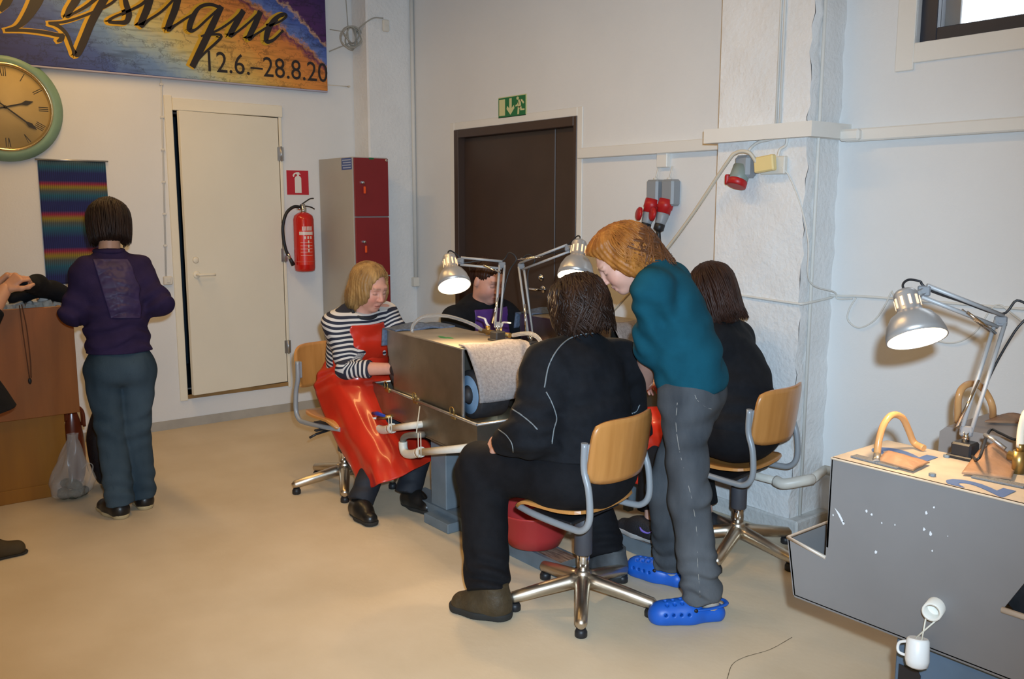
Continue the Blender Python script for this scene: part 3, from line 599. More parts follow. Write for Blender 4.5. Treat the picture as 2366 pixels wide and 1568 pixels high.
# ---- red locker
lb = LW(735.7, 372); ly = lb[1]; lft = ony(816, 361, ly); lx = lft[0]; lr = onx(897.6, 363, lx)[1]; lz = 1.968
M_lgrey = mat('locker_grey', (0.42, 0.40, 0.36), 0.45, var=0.06, scale=3); M_lred = mat('locker_red', (0.235, 0.022, 0.024), 0.42, var=0.1, scale=3)
lo = thing('steel_locker', 'tall grey steel locker with three dark red doors', 'locker', ((WX+lx)/2, (ly+lr)/2, 0))
part(lo, 'body', MB().box((WX+0.005, ly, 0.05), (lx-0.018, lr, lz), 0.003), M_lgrey)
part(lo, 'plinth', MB().box((WX+0.02, ly+0.01, 0), (lx-0.04, lr-0.01, 0.05)), M_black)
zsplit = [0.06, onx(860, 771, lx)[2], onx(895, 636.4, lx)[2], onx(860, 501, lx)[2], lz-0.003]
for i in range(4):
    dr = part(lo, 'door', MB().box((lx-0.018, ly+0.008, zsplit[i]+0.004), (lx, lr-0.004, zsplit[i+1]-0.004), 0.003), M_lred)
    zc = zsplit[i]+(zsplit[i+1]-zsplit[i])*0.50
    if i > 0:
        zc = zsplit[i+1]-0.185; yk = ly+0.075
        part(dr, 'lock', MB().lathe([(0.012, 0), (0.012, 0.008), (0.007, 0.014), (0, 0.014)], (lx, yk, zc), EX, 12).box((lx, yk-0.02, zc-0.004), (lx+0.012, yk, zc+0.010)), M_chrome)
        part(dr, 'key_tag', MB().box((lx+0.014, yk-0.004, zc-0.060-0.02), (lx+0.020, yk+0.014, zc-0.028), 0.003), mat('key_tag_orange', (0.85, 0.10, 0.02), 0.4))
st = part(lo, 'blue_label', MB().box(ony(789, 366, ly)+V([0, -0.0015, 0]), ony(813, 391, ly)+V([0, 0.001, 0])), mat('label_blue', (0.035, 0.075, 0.27), 0.4))
pa, pb_ = ony(789, 366, ly), ony(813, 391, ly)
mb = MB()
for k in range(4):
    z = pa[2]+(pb_[2]-pa[2])*(0.17+0.22*k); mb.box((pa[0]+0.012+0.01*(k % 2), ly-0.0022, z-0.004), (pb_[0]-0.012, ly-0.0014, z+0.004))
part(st, 'label_text', mb, mat('label_paleblue', (0.35, 0.42, 0.6), 0.5))
part(lo, 'corner_badge', MB().lathe([(0.010, 0), (0.010, 0.003), (0, 0.004)], (lx, lr-0.02, lz-0.02), EX, 12), M_chrome)
part(lo, 'green_sticker', MB().box((lx, ly+0.13, lz-0.016), (lx+0.001, ly+0.17, lz-0.005)), M_grn)
# ---- small wall fittings
a = LW(388, 648, 0.02); solo('light_switch', MB().box((WX, a[1]-0.03, a[2]-0.03), (WX+0.035, a[1]+0.03, a[2]+0.03), 0.006).box((WX+0.035, a[1]-0.012, a[2]-0.014), (WX+0.040, a[1]+0.012, a[2]+0.014), 0.003), M_white_p, 'square ivory light switch box beside the cream door', 'switch')
a = onx(889, 60, cX); solo('thermostat_box', MB().box((cX, a[1]-0.028, a[2]-0.045), (cX+0.03, a[1]+0.028, a[2]+0.045), 0.008).box((cX+0.03, a[1]-0.006, a[2]-0.005), (cX+0.034, a[1]+0.02, a[2]+0.004), 0.002), M_white_p, 'small ivory box high on the corner column', 'wall box')
coil = MB(); cc = P(812, 80, 7.35); cc = LW(812, 80, 0.14)
for k in range(5):
    ph = k*1.3; coil.tube(smooth_path([cc+V([0.03*math.sin(t_*2+ph), 0.065*math.cos(t_)+0.02*math.sin(ph), (0.062+0.006*k)*math.sin(t_)-0.008*k]) for t_ in np.linspace(0, 6.283, 11)[:-1]], 3, True), 0.006, 6, closed=True)
e1 = LW(760, 119, 0.03); e2 = LW(806, 100, 0.1); e3 = onx(885, 42, cX+0.02); e4 = ony(835, 60, cA-0.02); e5 = LW(762, 68, 0.03)
coil.tube(smooth_path([e1, (e1+e2)/2+V([0, 0, 0.0]), e2, cc+V([0, -0.02, -0.05])], 6), 0.005, 6); coil.tube(smooth_path([cc+V([0, 0.05, 0.03]), e4, onx(862, 42, cX+0.03), e3], 6), 0.005, 6)
coil.tube([e5, cc+V([-0.02, -0.05, 0.02])], 0.003, 6); coil.tube([cc+V([-0.05, 0, 0.05]), V([WX+0.02, cc[1]+0.01, CEIL])], 0.004, 6)
solo('cable_coil', coil, mat('grey_cable', (0.36, 0.35, 0.31), 0.6), 'grey coil of spare cable hanging beside the banner', 'cable')
a = LW(806, 200, 0.01); b = LW(758, 196, 0.03); solo('banner_hook', MB().tube([b, a], 0.003, 6).cyl(a+V([-0.01, 0, 0]), a+V([0.012, 0, 0]), 0.008, 8), M_cable, 'thin cord and wall hook at lower corner of the banner', 'hook')
# ---- red industrial plugs on the back wall
M_gp = mat('socket_grey', (0.27, 0.29, 0.31), 0.45); M_rp = mat('socket_red', (0.42, 0.012, 0.014), 0.4)
for k, (px_, lab) in enumerate(((1511, 'grey and red industrial socket with plug, farther from the rough pillar'), (1543, 'grey and red industrial socket with plug, nearer the rough pillar'))):
    c = BW(px_, 445, 0.05); x, z = c[0], c[2]; r = thing('industrial_socket', lab, 'socket', (x, BY, z), group='red industrial sockets on the back wall')
    part(r, 'box', MB().box((x-0.045+0.01*k, BY-0.075, z-0.075), (x+0.045+0.012*k, BY, z+0.075), 0.012), M_gp)
    ax = unit(V([-0.10, -0.28, -1])); q = V([x-0.002, BY-0.06, z-0.06])
    part(r, 'inlet', MB().lathe([(0.045, -0.02), (0.045, 0.03), (0.040, 0.034), (0.040, 0.06)], q, ax, 20), M_rp)
    pl = part(r, 'plug', MB().lathe([(0.036, 0.04), (0.036, 0.08), (0.030, 0.115), (0.027, 0.125)], q, ax, 18), M_gp)
    part(pl, 'flap', MB().lathe([(0.040, 0), (0.040, 0.012), (0.030, 0.020), (0, 0.020)], q+ax*0.065+V([-0.038, -0.035, 0]), unit(V([-0.45, -0.85, 0.15])), 20), M_rp)
    part(pl, 'gland', MB().lathe([(0.026, 0.12), (0.030, 0.124), (0.030, 0.155), (0.018, 0.165)], q, ax, 14), M_black)
    e = q+ax*0.16; part(r, 'power_cord', MB().tube(smooth_path([e, e+V([0.0, 0.015, -0.15]), e+V([-0.01, 0.03, -0.45]), V([e[0]-0.02, BY-0.03, 0.45]), V([e[0]-0.05, BY-0.04, 0.03])], 5), 0.013, 8), M_black)
    part(r, 'supply_wire', MB().tube([(x-0.01, BY-0.03, z+0.07), (x+0.005, BY-0.02, vb[2]-0.08)], 0.005, 6).cyl((x-0.008, BY-0.03, z+0.06), (x-0.008, BY-0.03, z+0.085), 0.014, 10), M_cable_w)
# ---- socket and junction box on the pillar
c = PW(1718, 385, 0.05); x, z = c[0], c[2]
r = thing('pillar_socket', 'grey socket outlet with red downward cap on the rough pillar', 'socket', (x, PY, z))
part(r, 'box', MB().box((x-0.04, PY-0.08, z-0.055), (x+0.05, PY, z+0.055), 0.016), M_gp)
ax = unit(V([-0.05, -0.45, -1])); q = V([x-0.008, PY-0.055, z-0.02]); part(r, 'shroud', MB().lathe([(0.046, -0.02), (0.046, 0.05), (0.042, 0.055)], q, ax, 20), mat('socket_green_grey', (0.22, 0.27, 0.25), 0.45))
part(r, 'red_cap', MB().lathe([(0.046, 0.05), (0.048, 0.055), (0.048, 0.08), (0.04, 0.083)], q, ax, 20).box(q+ax*0.05+V([-0.062, -0.03, -0.02]), q+ax*0.05+V([-0.04, 0.02, 0.03]), 0.006), M_rp)
part(r, 'supply_wire', MB().tube(smooth_path([(x, PY-0.02, z+0.05), (x+0.005, PY-0.012, z+0.085), (x+0.05, PY-0.01, z+0.115), (x+0.12, PY-0.01, z+0.125), (x+0.15, PY-0.01, pz0+0.01)], 6), 0.007, 6), M_cable_w)
c = PW(1774, 381, 0.04); x2, z2 = c[0], c[2]
r = thing('junction_box', 'yellowed junction box beside the grey socket on the rough pillar', 'junction box', (x2, PY, z2))
part(r, 'back_plate', MB().box((x2-0.05, PY-0.03, z2-0.045), (x2+0.085, PY, z2+0.04), 0.005), M_white_p)
part(r, 'cover', MB().obox((x2-0.005, PY-0.055, z2+0.005), (0.11, 0.035, 0.075), np.array(Matrix.Rotation(-0.12, 3, 'Y')), 0.006), mat('yellowed_plastic', (0.80, 0.62, 0.28), 0.4))
part(r, 'supply_wire', MB().tube(smooth_path([(x2+0.04, PY-0.02, z2+0.03), (x2+0.045, PY-0.012, z2+0.07), (x2+0.075, PY-0.01, z2+0.09), (x2+0.08, PY-0.01, pz0+0.01)], 6), 0.007, 6), M_cable_w)
# thick yellowed cable from the junction box down behind the helpers to the grinder, and the thin white cord on the pillar
jb = V([x2-0.045, PY-0.06, z2+0.005])
solo('yellow_cable', MB().tube(smooth_path([jb, jb+V([-0.03, -0.03, 0.055]), V([x-0.01, PY-0.10, z+0.065]), V([x-0.07, PY-0.10, z+0.01]), ony(1600, 495, 3.62), ony(1535, 582, 3.66), ony(1460, 670, 3.72), ony(1400, 738, 3.76), ony(1385, 780, 3.74)], 8), 0.009, 8), M_cable, 'thick yellowed cable running slack from the pillar down to the grinders', 'cable')
pts = [V([x2+0.07, PY-0.03, z2-0.01]), PW(1825, 410, 0.008), PW(1852, 480, 0.008), PW(1868, 560, 0.008), V([px1+0.03, PY+0.03, cz+0.1]), V([px1+0.04, BY-0.04, cz+0.04]), BW(1935, 690, 0.01), BW(1970, 690, 0.01)]
solo('thin_cord', MB().tube(smooth_path(pts, 6), 0.004, 6), M_cable_w, 'thin white cord hanging down the rough pillar from the junction box', 'cable')
lp = [BW(1978, 688, 0.01), BW(1962, 715, 0.012), BW(1960, 740, 0.012), BW(1985, 757, 0.012), BW(2020, 740, 0.012), BW(2045, 705, 0.012), BW(2060, 672, 0.012)]
solo('looped_cord', MB().tube(smooth_path(lp, 6)+smooth_path([BW(2060, 672, 0.012), BW(2110, 760, 0.012), BW(2190, 792, 0.012), BW(2250, 770, 0.012), BW(2300, 705, 0.012), BW(2345, 730, 0.012), BW(2400, 775, 0.012)], 6)[1:], 0.004, 6), M_cable_w, 'thin white cord looping along the wall behind the foreground lamp', 'cable')
# ---- white drain pipe between the pillar and the foreground grinder
m_pvc = mat('white_pvc', (0.70, 0.66, 0.58), 0.4, var=0.1, scale=15)
d0, d1_, d2_, d3_ = ony(1690, 1085, 3.62), ony(1800, 1112, 3.55), ony(1835, 1112, 3.56), ony(1905, 1085, 3.86)
solo('drain_pipe', MB().tube([ony(1560, 1060, 3.66), d0, d1_], 0.019, 12).tube(smooth_path([d1_+V([-0.02, 0, 0]), d1_+V([0.03, 0, -0.004]), d2_+V([0.02, 0.05, 0.0]), d2_+V([0.03, 0.1, 0])], 5), 0.026, 12).tube([d2_+V([0.03, 0.1, 0]), d3_+V([0.0, 0, 0])], 0.022, 12).tube([d3_, d3_+V([0.35, 0.03, 0.01])], 0.024, 12), m_pvc, 'white plastic drain pipe with elbow low in front of the pillar', 'pipe')
# ================================================================ SWIVEL CHAIRS
M_ply = mat('beech_plywood', (0.55, 0.245, 0.068), 0.33, col2=(0.46, 0.195, 0.05), scale=3.0, stretch=(1, 9, 1), coat=0.25)
M_plyedge = mat('plywood_edge', (0.42, 0.24, 0.10), 0.5)
M_tube = mat('grey_tube_paint', (0.29, 0.31, 0.33), 0.35, 0.1)
M_star = mat('polished_base', (0.66, 0.58, 0.47), 0.36, 1.0, var=0.12, scale=12)
M_sleeve = mat('dark_sleeve', (0.06, 0.06, 0.07), 0.5)
def make_chair(label, loc, th, base_th):
    r = thing('swivel_chair', label, 'chair', (loc[0], loc[1], 0), th, 'beech swivel chairs at the grinders')
    bt = base_th-th
    for k in range(5):
        a = bt+k*2*math.pi/5; d = V([math.cos(a), math.sin(a), 0])
        sp_ = part(r, 'base_spoke', MB().tube([d*0.015+EZ*0.105, d*0.06+EZ*0.100, d*0.18+EZ*0.078, d*0.290+EZ*0.056, d*0.306+EZ*0.050], [0.031, 0.030, 0.027, 0.024, 0.014], 14), M_star, local=True)
        part(sp_, 'foot', MB().lathe([(0.019, 0), (0.024, 0.004), (0.024, 0.022), (0.018, 0.034)], d*0.283, EZ, 14), M_black, local=True)
    part(r, 'hub', MB().lathe([(0.028, 0.075), (0.034, 0.085), (0.034, 0.14), (0.026, 0.15)], (0, 0, 0), EZ, 20), M_star, local=True)
    part(r, 'column', MB().cyl((0, 0, 0.14), (0, 0, 0.26), 0.026, 20), M_chrome, local=True)
    part(r, 'column_sleeve', MB().lathe([(0.034, 0.215), (0.037, 0.22), (0.037, 0.39), (0.030, 0.40)], (0, 0, 0), EZ, 20), M_sleeve, local=True)
    part(r, 'seat_bracket', MB().box((-0.06, -0.16, 0.388), (0.16, 0.16, 0.402), 0.004).box((0.05, -0.22, 0.375), (0.075, -0.02, 0.387), 0.004), M_black, local=True)
    def seat(u, v):
        x = -0.13+0.355*u; y = -0.20+0.40*v; s_ = (2*v-1); t_ = (2*u-1)
        k = 1-0.14*abs(t_)**6; y = y*k if True else y
        x *= 1-0.10*abs(s_)**4
        z = 0.43+0.012*s_*s_-0.030*max(0, t_-0.55)**2*6+0.015*max(0, -t_-0.3)
        return (x, y, z)
    part(r, 'seat', MB().grid(seat, 16, 16, thick=-0.012), M_ply, local=True)
    def back(u, v):
        s_ = 2*u-1; t_ = 2*v-1; k = 1-0.10*abs(t_)**5
        y = 0.195*s_*k; x = -0.165-0.055*(1-s_*s_)-0.03*(v-0.5); z = 0.70+0.125*t_*(1-0.16*abs(s_)**6)-0.012*s_*s_*0
        return (x, y, z)
    part(r, 'backrest', MB().grid(back, 18, 12, thick=0.011), M_ply, local=True)
    for s_ in (-1, 1):
        fr = part(r, 'side_tube', MB().tube(smooth_path([(0.22, 0.15*s_, 0.405), (0.10, 0.180*s_, 0.402), (-0.08, 0.195*s_, 0.396), (-0.145, 0.200*s_, 0.405), (-0.178, 0.201*s_, 0.455), (-0.172, 0.200*s_, 0.56), (-0.148, 0.198*s_, 0.64), (-0.148, 0.197*s_, 0.74)], 6), 0.0135, 12), M_tube, local=True)
        part(fr, 'bracket', MB().box((-0.168, 0.180*s_-0.012, 0.64), (-0.150, 0.180*s_+0.014, 0.735), 0.004), M_tube, local=True)
        part(r, 'tilt_lever', MB().tube([(0.06, 0.02*s_, 0.38), (0.06, 0.21*s_, 0.36), (0.055, 0.25*s_, 0.345)], 0.007, 8), M_black, local=True) if s_ < 0 else None
    return r
CH1, CH2, CH0 = (-2.516, 2.354), (-2.475, 3.30), (-4.504, 2.325)
make_chair('beech swivel chair under the person in grey-piped black top', CH1, math.radians(190), math.radians(28))
make_chair('beech swivel chair by the pillar, under the person with long brown hair', CH2, math.radians(187), math.radians(-70))
make_chair('beech swivel chair under the woman in the striped top', CH0, math.radians(4), math.radians(-28))
make_chair('beech swivel chair under the woman in the purple apron', (-4.49, 3.22), math.radians(-2), math.radians(10))
# ================================================================ GRINDING MACHINES
M_alu = mat('dull_sheet_steel', (0.50, 0.46, 0.39), 0.16, 0.95, col2=(0.30, 0.265, 0.20), scale=3.4, rvar=0.34, bump=0.04, bscale=14)
M_alu2 = mat('sheet_steel_dark', (0.42, 0.385, 0.32), 0.20, 0.92, col2=(0.24, 0.21, 0.16), scale=4.0, rvar=0.32, bump=0.04, bscale=12)
M_frame = mat('grey_blue_frame', (0.16, 0.20, 0.23), 0.5, var=0.25, scale=7)
M_felt = mat('grey_felt', (0.36, 0.325, 0.31), 0.95, col2=(0.26, 0.23, 0.22), scale=90, bump=0.5, bscale=260)
M_denim = mat('blue_grey_cloth', (0.13, 0.17, 0.25), 0.9, var=0.35, scale=60, bump=0.3, bscale=200)
M_hose = mat('clear_hose', (0.82, 0.80, 0.76), 0.12, trans=0.78, alpha=0.85, ior=1.25)
M_brass = mat('old_brass', (0.50, 0.34, 0.12), 0.35, 0.9, var=0.3, scale=30)
M_pvc = MATS['white_pvc']; M_rub = mat('wheel_rubber', (0.03, 0.028, 0.03), 0.6, var=0.3, scale=40); M_wblue = mat('wheel_blue', (0.17, 0.28, 0.42), 0.45, var=0.2, scale=15)
M_string = mat('string', (0.62, 0.58, 0.48), 0.8)
def machine(label, O, ang, name='grinding_machine', full=True):
    ux = V([math.cos(ang), math.sin(ang), 0]); vy = V([math.sin(ang), -math.cos(ang), 0])     # along, across (away from camera)
    O = V([O[0], O[1], 0.0]); q = lambda u, v, z: O+ux*u+vy*v+EZ*z
    R = np.stack([ux, vy, EZ], 1)
    r = thing(name, label, 'machine', tuple(q(0.56, 0.22, 0.47)))
    def tray(u0, u1, v0, v1, z0, z1, slope=0.0):
        mb = MB(); t_ = 0.006
        mb.hexa([q(u0, v0, z0), q(u1, v0, z0+slope), q(u1, v0+t_, z0+slope), q(u0, v0+t_, z0), q(u0, v0, z1), q(u1, v0, z1), q(u1, v0+t_, z1), q(u0, v0+t_, z1)])
        mb.hexa([q(u0, v1-t_, z0), q(u1, v1-t_, z0+slope), q(u1, v1, z0+slope), q(u0, v1, z0), q(u0, v1-t_, z1), q(u1, v1-t_, z1), q(u1, v1, z1), q(u0, v1, z1)])
        for a in (u0, u1-t_): mb.obox(q(a+t_/2, (v0+v1)/2, (z0+z1)/2), (t_, v1-v0-2*t_, z1-z0), R)
        mb.hexa([q(u0, v0, z0-0.004), q(u1, v0, z0+slope-0.004), q(u1, v1, z0+slope-0.004), q(u0, v1, z0-0.004), q(u0, v0, z0+0.004), q(u1, v0, z0+slope+0.004), q(u1, v1, z0+slope+0.004), q(u0, v1, z0+0.004)])
        tr = part(r, 'tray', mb, M_alu2)
        rim = MB()
        for a, b in (((u0, v0), (u1, v0)), ((u1, v0), (u1, v1)), ((u1, v1), (u0, v1)), ((u0, v1), (u0, v0))): rim.tube([q(a[0], a[1], z1), q(b[0], b[1], z1)], 0.007, 8)
        part(tr, 'rim', rim, M_steel)
        return tr
    tray(0.0, 0.60, -0.006, 0.475, 0.487, 0.650); tray(0.602, 1.13, 0.004, 0.465, 0.500, 0.648)
    # hood: front panels (a notch at the far end for the hands), top, back and end frames
    h0, h1, zb, zt, wv = 0.155, 0.965, 0.635, 0.963, 0.35
    part(r, 'hood_panel', MB().prism([q(h0, 0.012, zb), q(0.62, 0.012, zb), q(0.62, 0.012, zt), q(h0, 0.012, zt)], vy*0.005), M_alu)
    part(r, 'hood_panel', MB().prism([q(0.62, 0.016, zb), q(0.90, 0.016, zb), q(0.895, 0.016, zb+0.10), q(0.955, 0.016, zb+0.19), q(h1, 0.016, zb+0.24), q(h1, 0.016, zt-0.004), q(0.62, 0.016, zt-0.004)], vy*0.005), M_alu)
    part(r, 'hood_back', MB().prism([q(h0, wv, zb), q(h1, wv, zb), q(h1, wv, zt), q(h0, wv, zt)], vy*0.005), M_alu)
    M_alutop = mat('lit_top_sheet', (0.52, 0.45, 0.35), 0.34, 0.6, col2=(0.40, 0.33, 0.24), scale=3.0, rvar=0.2)
    top = part(r, 'hood_top', MB().hexa([q(h0-0.005, 0.006, zt), q(0.62, 0.006, zt), q(0.62, wv+0.008, zt), q(h0-0.005, wv+0.008, zt), q(h0-0.005, 0.006, zt+0.006), q(0.62, 0.006, zt+0.006), q(0.62, wv+0.008, zt+0.006), q(h0-0.005, wv+0.008, zt+0.006)]), M_alutop)
    part(r, 'hood_top', MB().hexa([q(0.622, 0.010, zt-0.003), q(h1+0.004, 0.010, zt-0.003), q(h1+0.004, wv+0.004, zt-0.003), q(0.622, wv+0.004, zt-0.003), q(0.622, 0.010, zt+0.003), q(h1+0.004, 0.010, zt+0.003), q(h1+0.004, wv+0.004, zt+0.003), q(0.622, wv+0.004, zt+0.003)]), M_alutop)
    part(r, 'end_edge', MB().obox(q(h0+0.002, 0.014, (zb+zt)/2), (0.016, 0.012, zt-zb), R, 0.002), M_steel)
    part(r, 'partition', MB().obox(q(0.56, wv/2, (zb+zt)/2-0.05), (0.01, wv-0.03, zt-zb), R), M_alu2)
    for u in (h0+0.06, 0.60, 0.93): part(r, 'latch', MB().obox(q(u, -0.004, 0.645), (0.045, 0.012, 0.026), R, 0.003).tube(smooth_path([q(u-0.018, -0.012, 0.65), q(u-0.016, -0.014, 0.685), q(u+0.016, -0.014, 0.685), q(u+0.018, -0.012, 0.65)], 4), 0.003, 6), M_brass)
    # wheel at each end
    for uc in (0.172, 0.935):
        w_ = part(r, 'grinding_wheel', MB().lathe([(0.080, 0.0), (0.108, 0.004), (0.114, 0.014), (0.114, 0.15), (0.108, 0.16), (0.05, 0.162)], q(uc, 0.05, 0.748), vy, 40), M_rub)
        part(w_, 'wheel_disc', MB().lathe([(0.0, -0.002), (0.088, -0.002), (0.09, 0.004)], q(uc, 0.05, 0.748), vy, 32), M_wblue)
        part(w_, 'wheel_nut', MB().lathe([(0.0, -0.028), (0.022, -0.028), (0.03, -0.02), (0.045, -0.002)], q(uc, 0.05, 0.748), vy, 16), M_rub)
    part(r, 'axle', MB().cyl(q(0.172, 0.2, 0.748), q(0.172, wv, 0.748), 0.018, 12).cyl(q(0.935, 0.2, 0.748), q(0.935, wv, 0.748), 0.018, 12), M_steel)
    # felt splash flap at the right end
    def flap(u, v):
        vv = 0.02+u*0.335; d = v*0.285
        if d < 0.05: return q(h0+0.05-d, vv, zt+0.012+0.003*math.sin(u*11))
        k = d-0.05; return q(h0-0.012-0.115*math.sin(min(k*7, 1.55))-0.006*math.sin(u*7+2), vv+0.012*k*math.sin(u*5), zt+0.008-k*0.98-0.006*math.sin(u*5))
    part(r, 'felt_flap', MB().grid(flap, 14, 24, thick=0.006), M_felt)
    def flap2(u, v):
        vv = -0.002+u*0.35; d = v*0.26
        if d < 0.16: return q(h1-0.14+d, vv, zt+0.010+0.022*math.sin(math.pi*u)*math.sin(math.pi*min(1, d/0.16))+0.004*math.sin(u*13+v*7))
        k = d-0.16; return q(h1+0.020+0.03*math.sin(min(k*6, 1.5)), vv, zt+0.010-k)
    part(r, 'cloth_cover', MB().grid(flap2, 18, 22, thick=0.006), M_denim)
    if full:
        # drain pipes with elbows hanging from strings, laid along the tray front
        def pl(px_, py_, v):
            d = ray(px_, py_); o = q(0, v, 0); return Cv+d*np.dot(o-Cv, vy)/np.dot(d, vy)
        for el, pipe, elb, up in ((0, [(958, 982), (900, 990)], [(902, 990), (886, 993), (873, 988), (868, 975), (866, 964)], None), (1, [(1062, 1036), (965, 1045)], [(968, 1045), (950, 1049), (937, 1046), (932, 1034), (931, 1020)], [(931, 1022), (933, 1011), (945, 1005), (968, 1004)])):
            v0 = -0.045
            pp_ = [pl(*p, v0) for p in pipe]; ee = smooth_path([pl(*p, v0) for p in elb], 5)
            dn = part(r, 'drain_pipe', MB().tube([pp_[0]+vy*0.10, pp_[0], pp_[1]], 0.018, 12).tube(ee, 0.0225, 12), M_pvc)
            part(dn, 'pipe_collar', MB().cyl(ee[0], ee[0]+unit(ee[0]-ee[2])*0.03, 0.026, 12), M_pvc)
            if el: part(dn, 'grey_elbow', MB().tube(smooth_path([pl(*p, v0) for p in up]+[pl(985, 1003, 0.03)], 5), 0.016, 10), mat('grey_pipe', (0.16, 0.15, 0.13), 0.5))
            else:
                part(dn, 'tap', MB().cyl(pl(872, 966, v0), pl(905, 962, 0.005), 0.011, 10), M_brass)
                part(dn, 'blue_handle', MB().tube([pl(861, 954, v0-0.01), pl(872, 955, v0-0.01), pl(888, 960, v0-0.01)], [0.008, 0.012, 0.007], 10), mat('tap_blue', (0.02, 0.05, 0.33), 0.4))
            for s_ in (0, 1):
                x0_ = (966 if el else 898)+6*s_; y0_, y1_ = (1000, 1056) if el else (962, 1000)
                part(dn, 'string', MB().tube([pl(x0_, y0_, v0-0.026), pl(x0_+1, y1_, v0-0.026), pl(x0_+1, y1_, v0+0.03)], 0.0026, 6), M_string)
            if el: part(dn, 'string', MB().tube([pl(970, 938, -0.014), pl(962, 1000, v0-0.02)], 0.003, 6), M_string)
    return r, q
A1 = math.radians(174.6)
m1, q1 = machine('long steel double-ended grinder with white drain elbows in front', (-3.102, 2.260), A1)
m1b, q1b = machine('long steel double-ended grinder next to the brown door', (-3.215, 3.31), math.radians(178), full=False)
# green paint dab on hood 1
mb = MB(); c = q1(0.50, 0.10, 0.9695)
ux1 = V([math.cos(A1), math.sin(A1), 0]); vy1 = V([math.sin(A1), -math.cos(A1), 0])
for k, (du, dv, ra, rb) in enumerate(((0, 0, 0.035, 0.016), (-0.03, 0.02, 0.03, 0.014), (0.03, 0.005, 0.03, 0.012))):
    mb.add([c+ux1*(du+ra*math.cos(t_))+vy1*(dv+rb*math.sin(t_))+EZ*0.0004*k for t_ in np.linspace(0, 6.28, 15)[:-1]], [tuple(range(14))])
part(m1, 'green_paint', mb, mat('green_paint', (0.04, 0.26, 0.07), 0.4))
# hoses and taps on hood 1
hz1 = 0.969
hs = thing('water_hose', 'clear water hose arching over the hood beside the blue-grey cloth', 'hose', tuple(q1(0.75, 0.06, hz1)))
part(hs, 'hose', MB().tube(smooth_path([q1(0.72, 0.04, hz1+0.004), q1(0.72, 0.05, hz1+0.045), q1(0.69, 0.10, hz1+0.085), q1(0.60, 0.18, hz1+0.090), q1(0.52, 0.27, hz1+0.055), q1(0.46, 0.32, hz1+0.012)], 7), 0.009, 10), M_hose)
tp = thing('brass_taps', 'pair of brass taps with white lever handles on the hood', 'tap', tuple(q1(0.40, 0.32, hz1)))
tb = q1(0.36, 0.40, hz1+0.018)
part(tp, 'manifold', MB().cyl(q1(0.50, 0.31, hz1+0.02), q1(0.26, 0.335, hz1+0.022), 0.012, 12).cyl(q1(0.44, 0.32, hz1+0.005), q1(0.44, 0.32, hz1+0.05), 0.012, 12).cyl(q1(0.345, 0.33, hz1+0.005), q1(0.345, 0.33, hz1+0.05), 0.012, 12).cyl(q1(0.39, 0.325, hz1+0.001), q1(0.39, 0.325, hz1+0.02), 0.018, 12), M_brass)
for (u, s_) in ((0.44, 1), (0.345, -1)):
    h = part(tp, 'lever', MB().tube(smooth_path([q1(u, 0.325, hz1+0.048), q1(u+0.02*s_, 0.325, hz1+0.058), q1(u+0.035*s_, 0.325, hz1+0.078), q1(u+0.055*s_, 0.325, hz1+0.082), q1(u+0.10*s_, 0.325, hz1+0.084)], 4), 0.007, 8, flat=0.6), mat('lever_white', (0.72, 0.70, 0.66), 0.35))
hs = thing('water_hose', 'pale water hose running from the taps past the grey felt flap', 'hose', tuple(q1(0.2, 0.34, hz1)))
part(hs, 'hose', MB().tube(smooth_path([q1(0.24, 0.338, hz1+0.024), q1(0.17, 0.345, hz1+0.040), q1(0.10, 0.355, hz1+0.045), q1(0.05, 0.365, hz1+0.02), q1(0.01, 0.37, hz1-0.05), q1(-0.03, 0.37, hz1-0.13)], 7), 0.010, 10), M_hose)
mesh_m = MB()
for k in range(9): mesh_m.tube([q1(0.05+0.03*k, 0.62, 0.900), q1(0.05+0.03*k, 0.75, 0.900)], 0.002, 5)
for k in range(6): mesh_m.tube([q1(0.04, 0.625+0.025*k, 0.9), q1(0.30, 0.625+0.025*k, 0.9)], 0.002, 5)
solo('wire_grille', mesh_m, M_brass, 'small brass-coloured wire grille lying on the dark motor bench', 'grille')
# motor bench between the two grinders
mbn = thing('motor_bench', 'dark motor bench between the two long grinders', 'bench', tuple(q1(0.18, 0.75, 0.0)))
part(mbn, 'bench_top', MB().obox(q1(0.19, 0.72, 0.888), (0.36, 0.44, 0.016), np.stack([ux1, vy1, EZ], 1), 0.003), M_alu)
part(mbn, 'bench_shelf', MB().obox(q1(0.19, 0.72, 0.66), (0.34, 0.42, 0.014), np.stack([ux1, vy1, EZ], 1), 0.003), M_frame)
for u in (0.18,):
    mo = part(mbn, 'motor', MB().lathe([(0.05, 0), (0.085, 0.01), (0.09, 0.03), (0.09, 0.22), (0.08, 0.25), (0.03, 0.26)], q1(u-0.13, 0.73, 0.80), ux1, 24), M_black)
    for k in range(10): part(mo, 'fin', MB().lathe([(0.09, 0), (0.098, 0.002), (0.098, 0.006), (0.09, 0.008)], q1(u-0.10+0.018*k, 0.73, 0.80), ux1, 24, cap=False), M_black)
for (u, v) in ((0.04, 0.53), (0.04, 0.91), (0.34, 0.53), (0.34, 0.91)): part(mbn, 'leg', MB().obox(q1(u, v, 0.476), (0.04, 0.04, 0.808), np.stack([ux1, vy1, EZ], 1), 0.003), M_frame)
sc_ = q1(0.02, 0.66, 0.943)
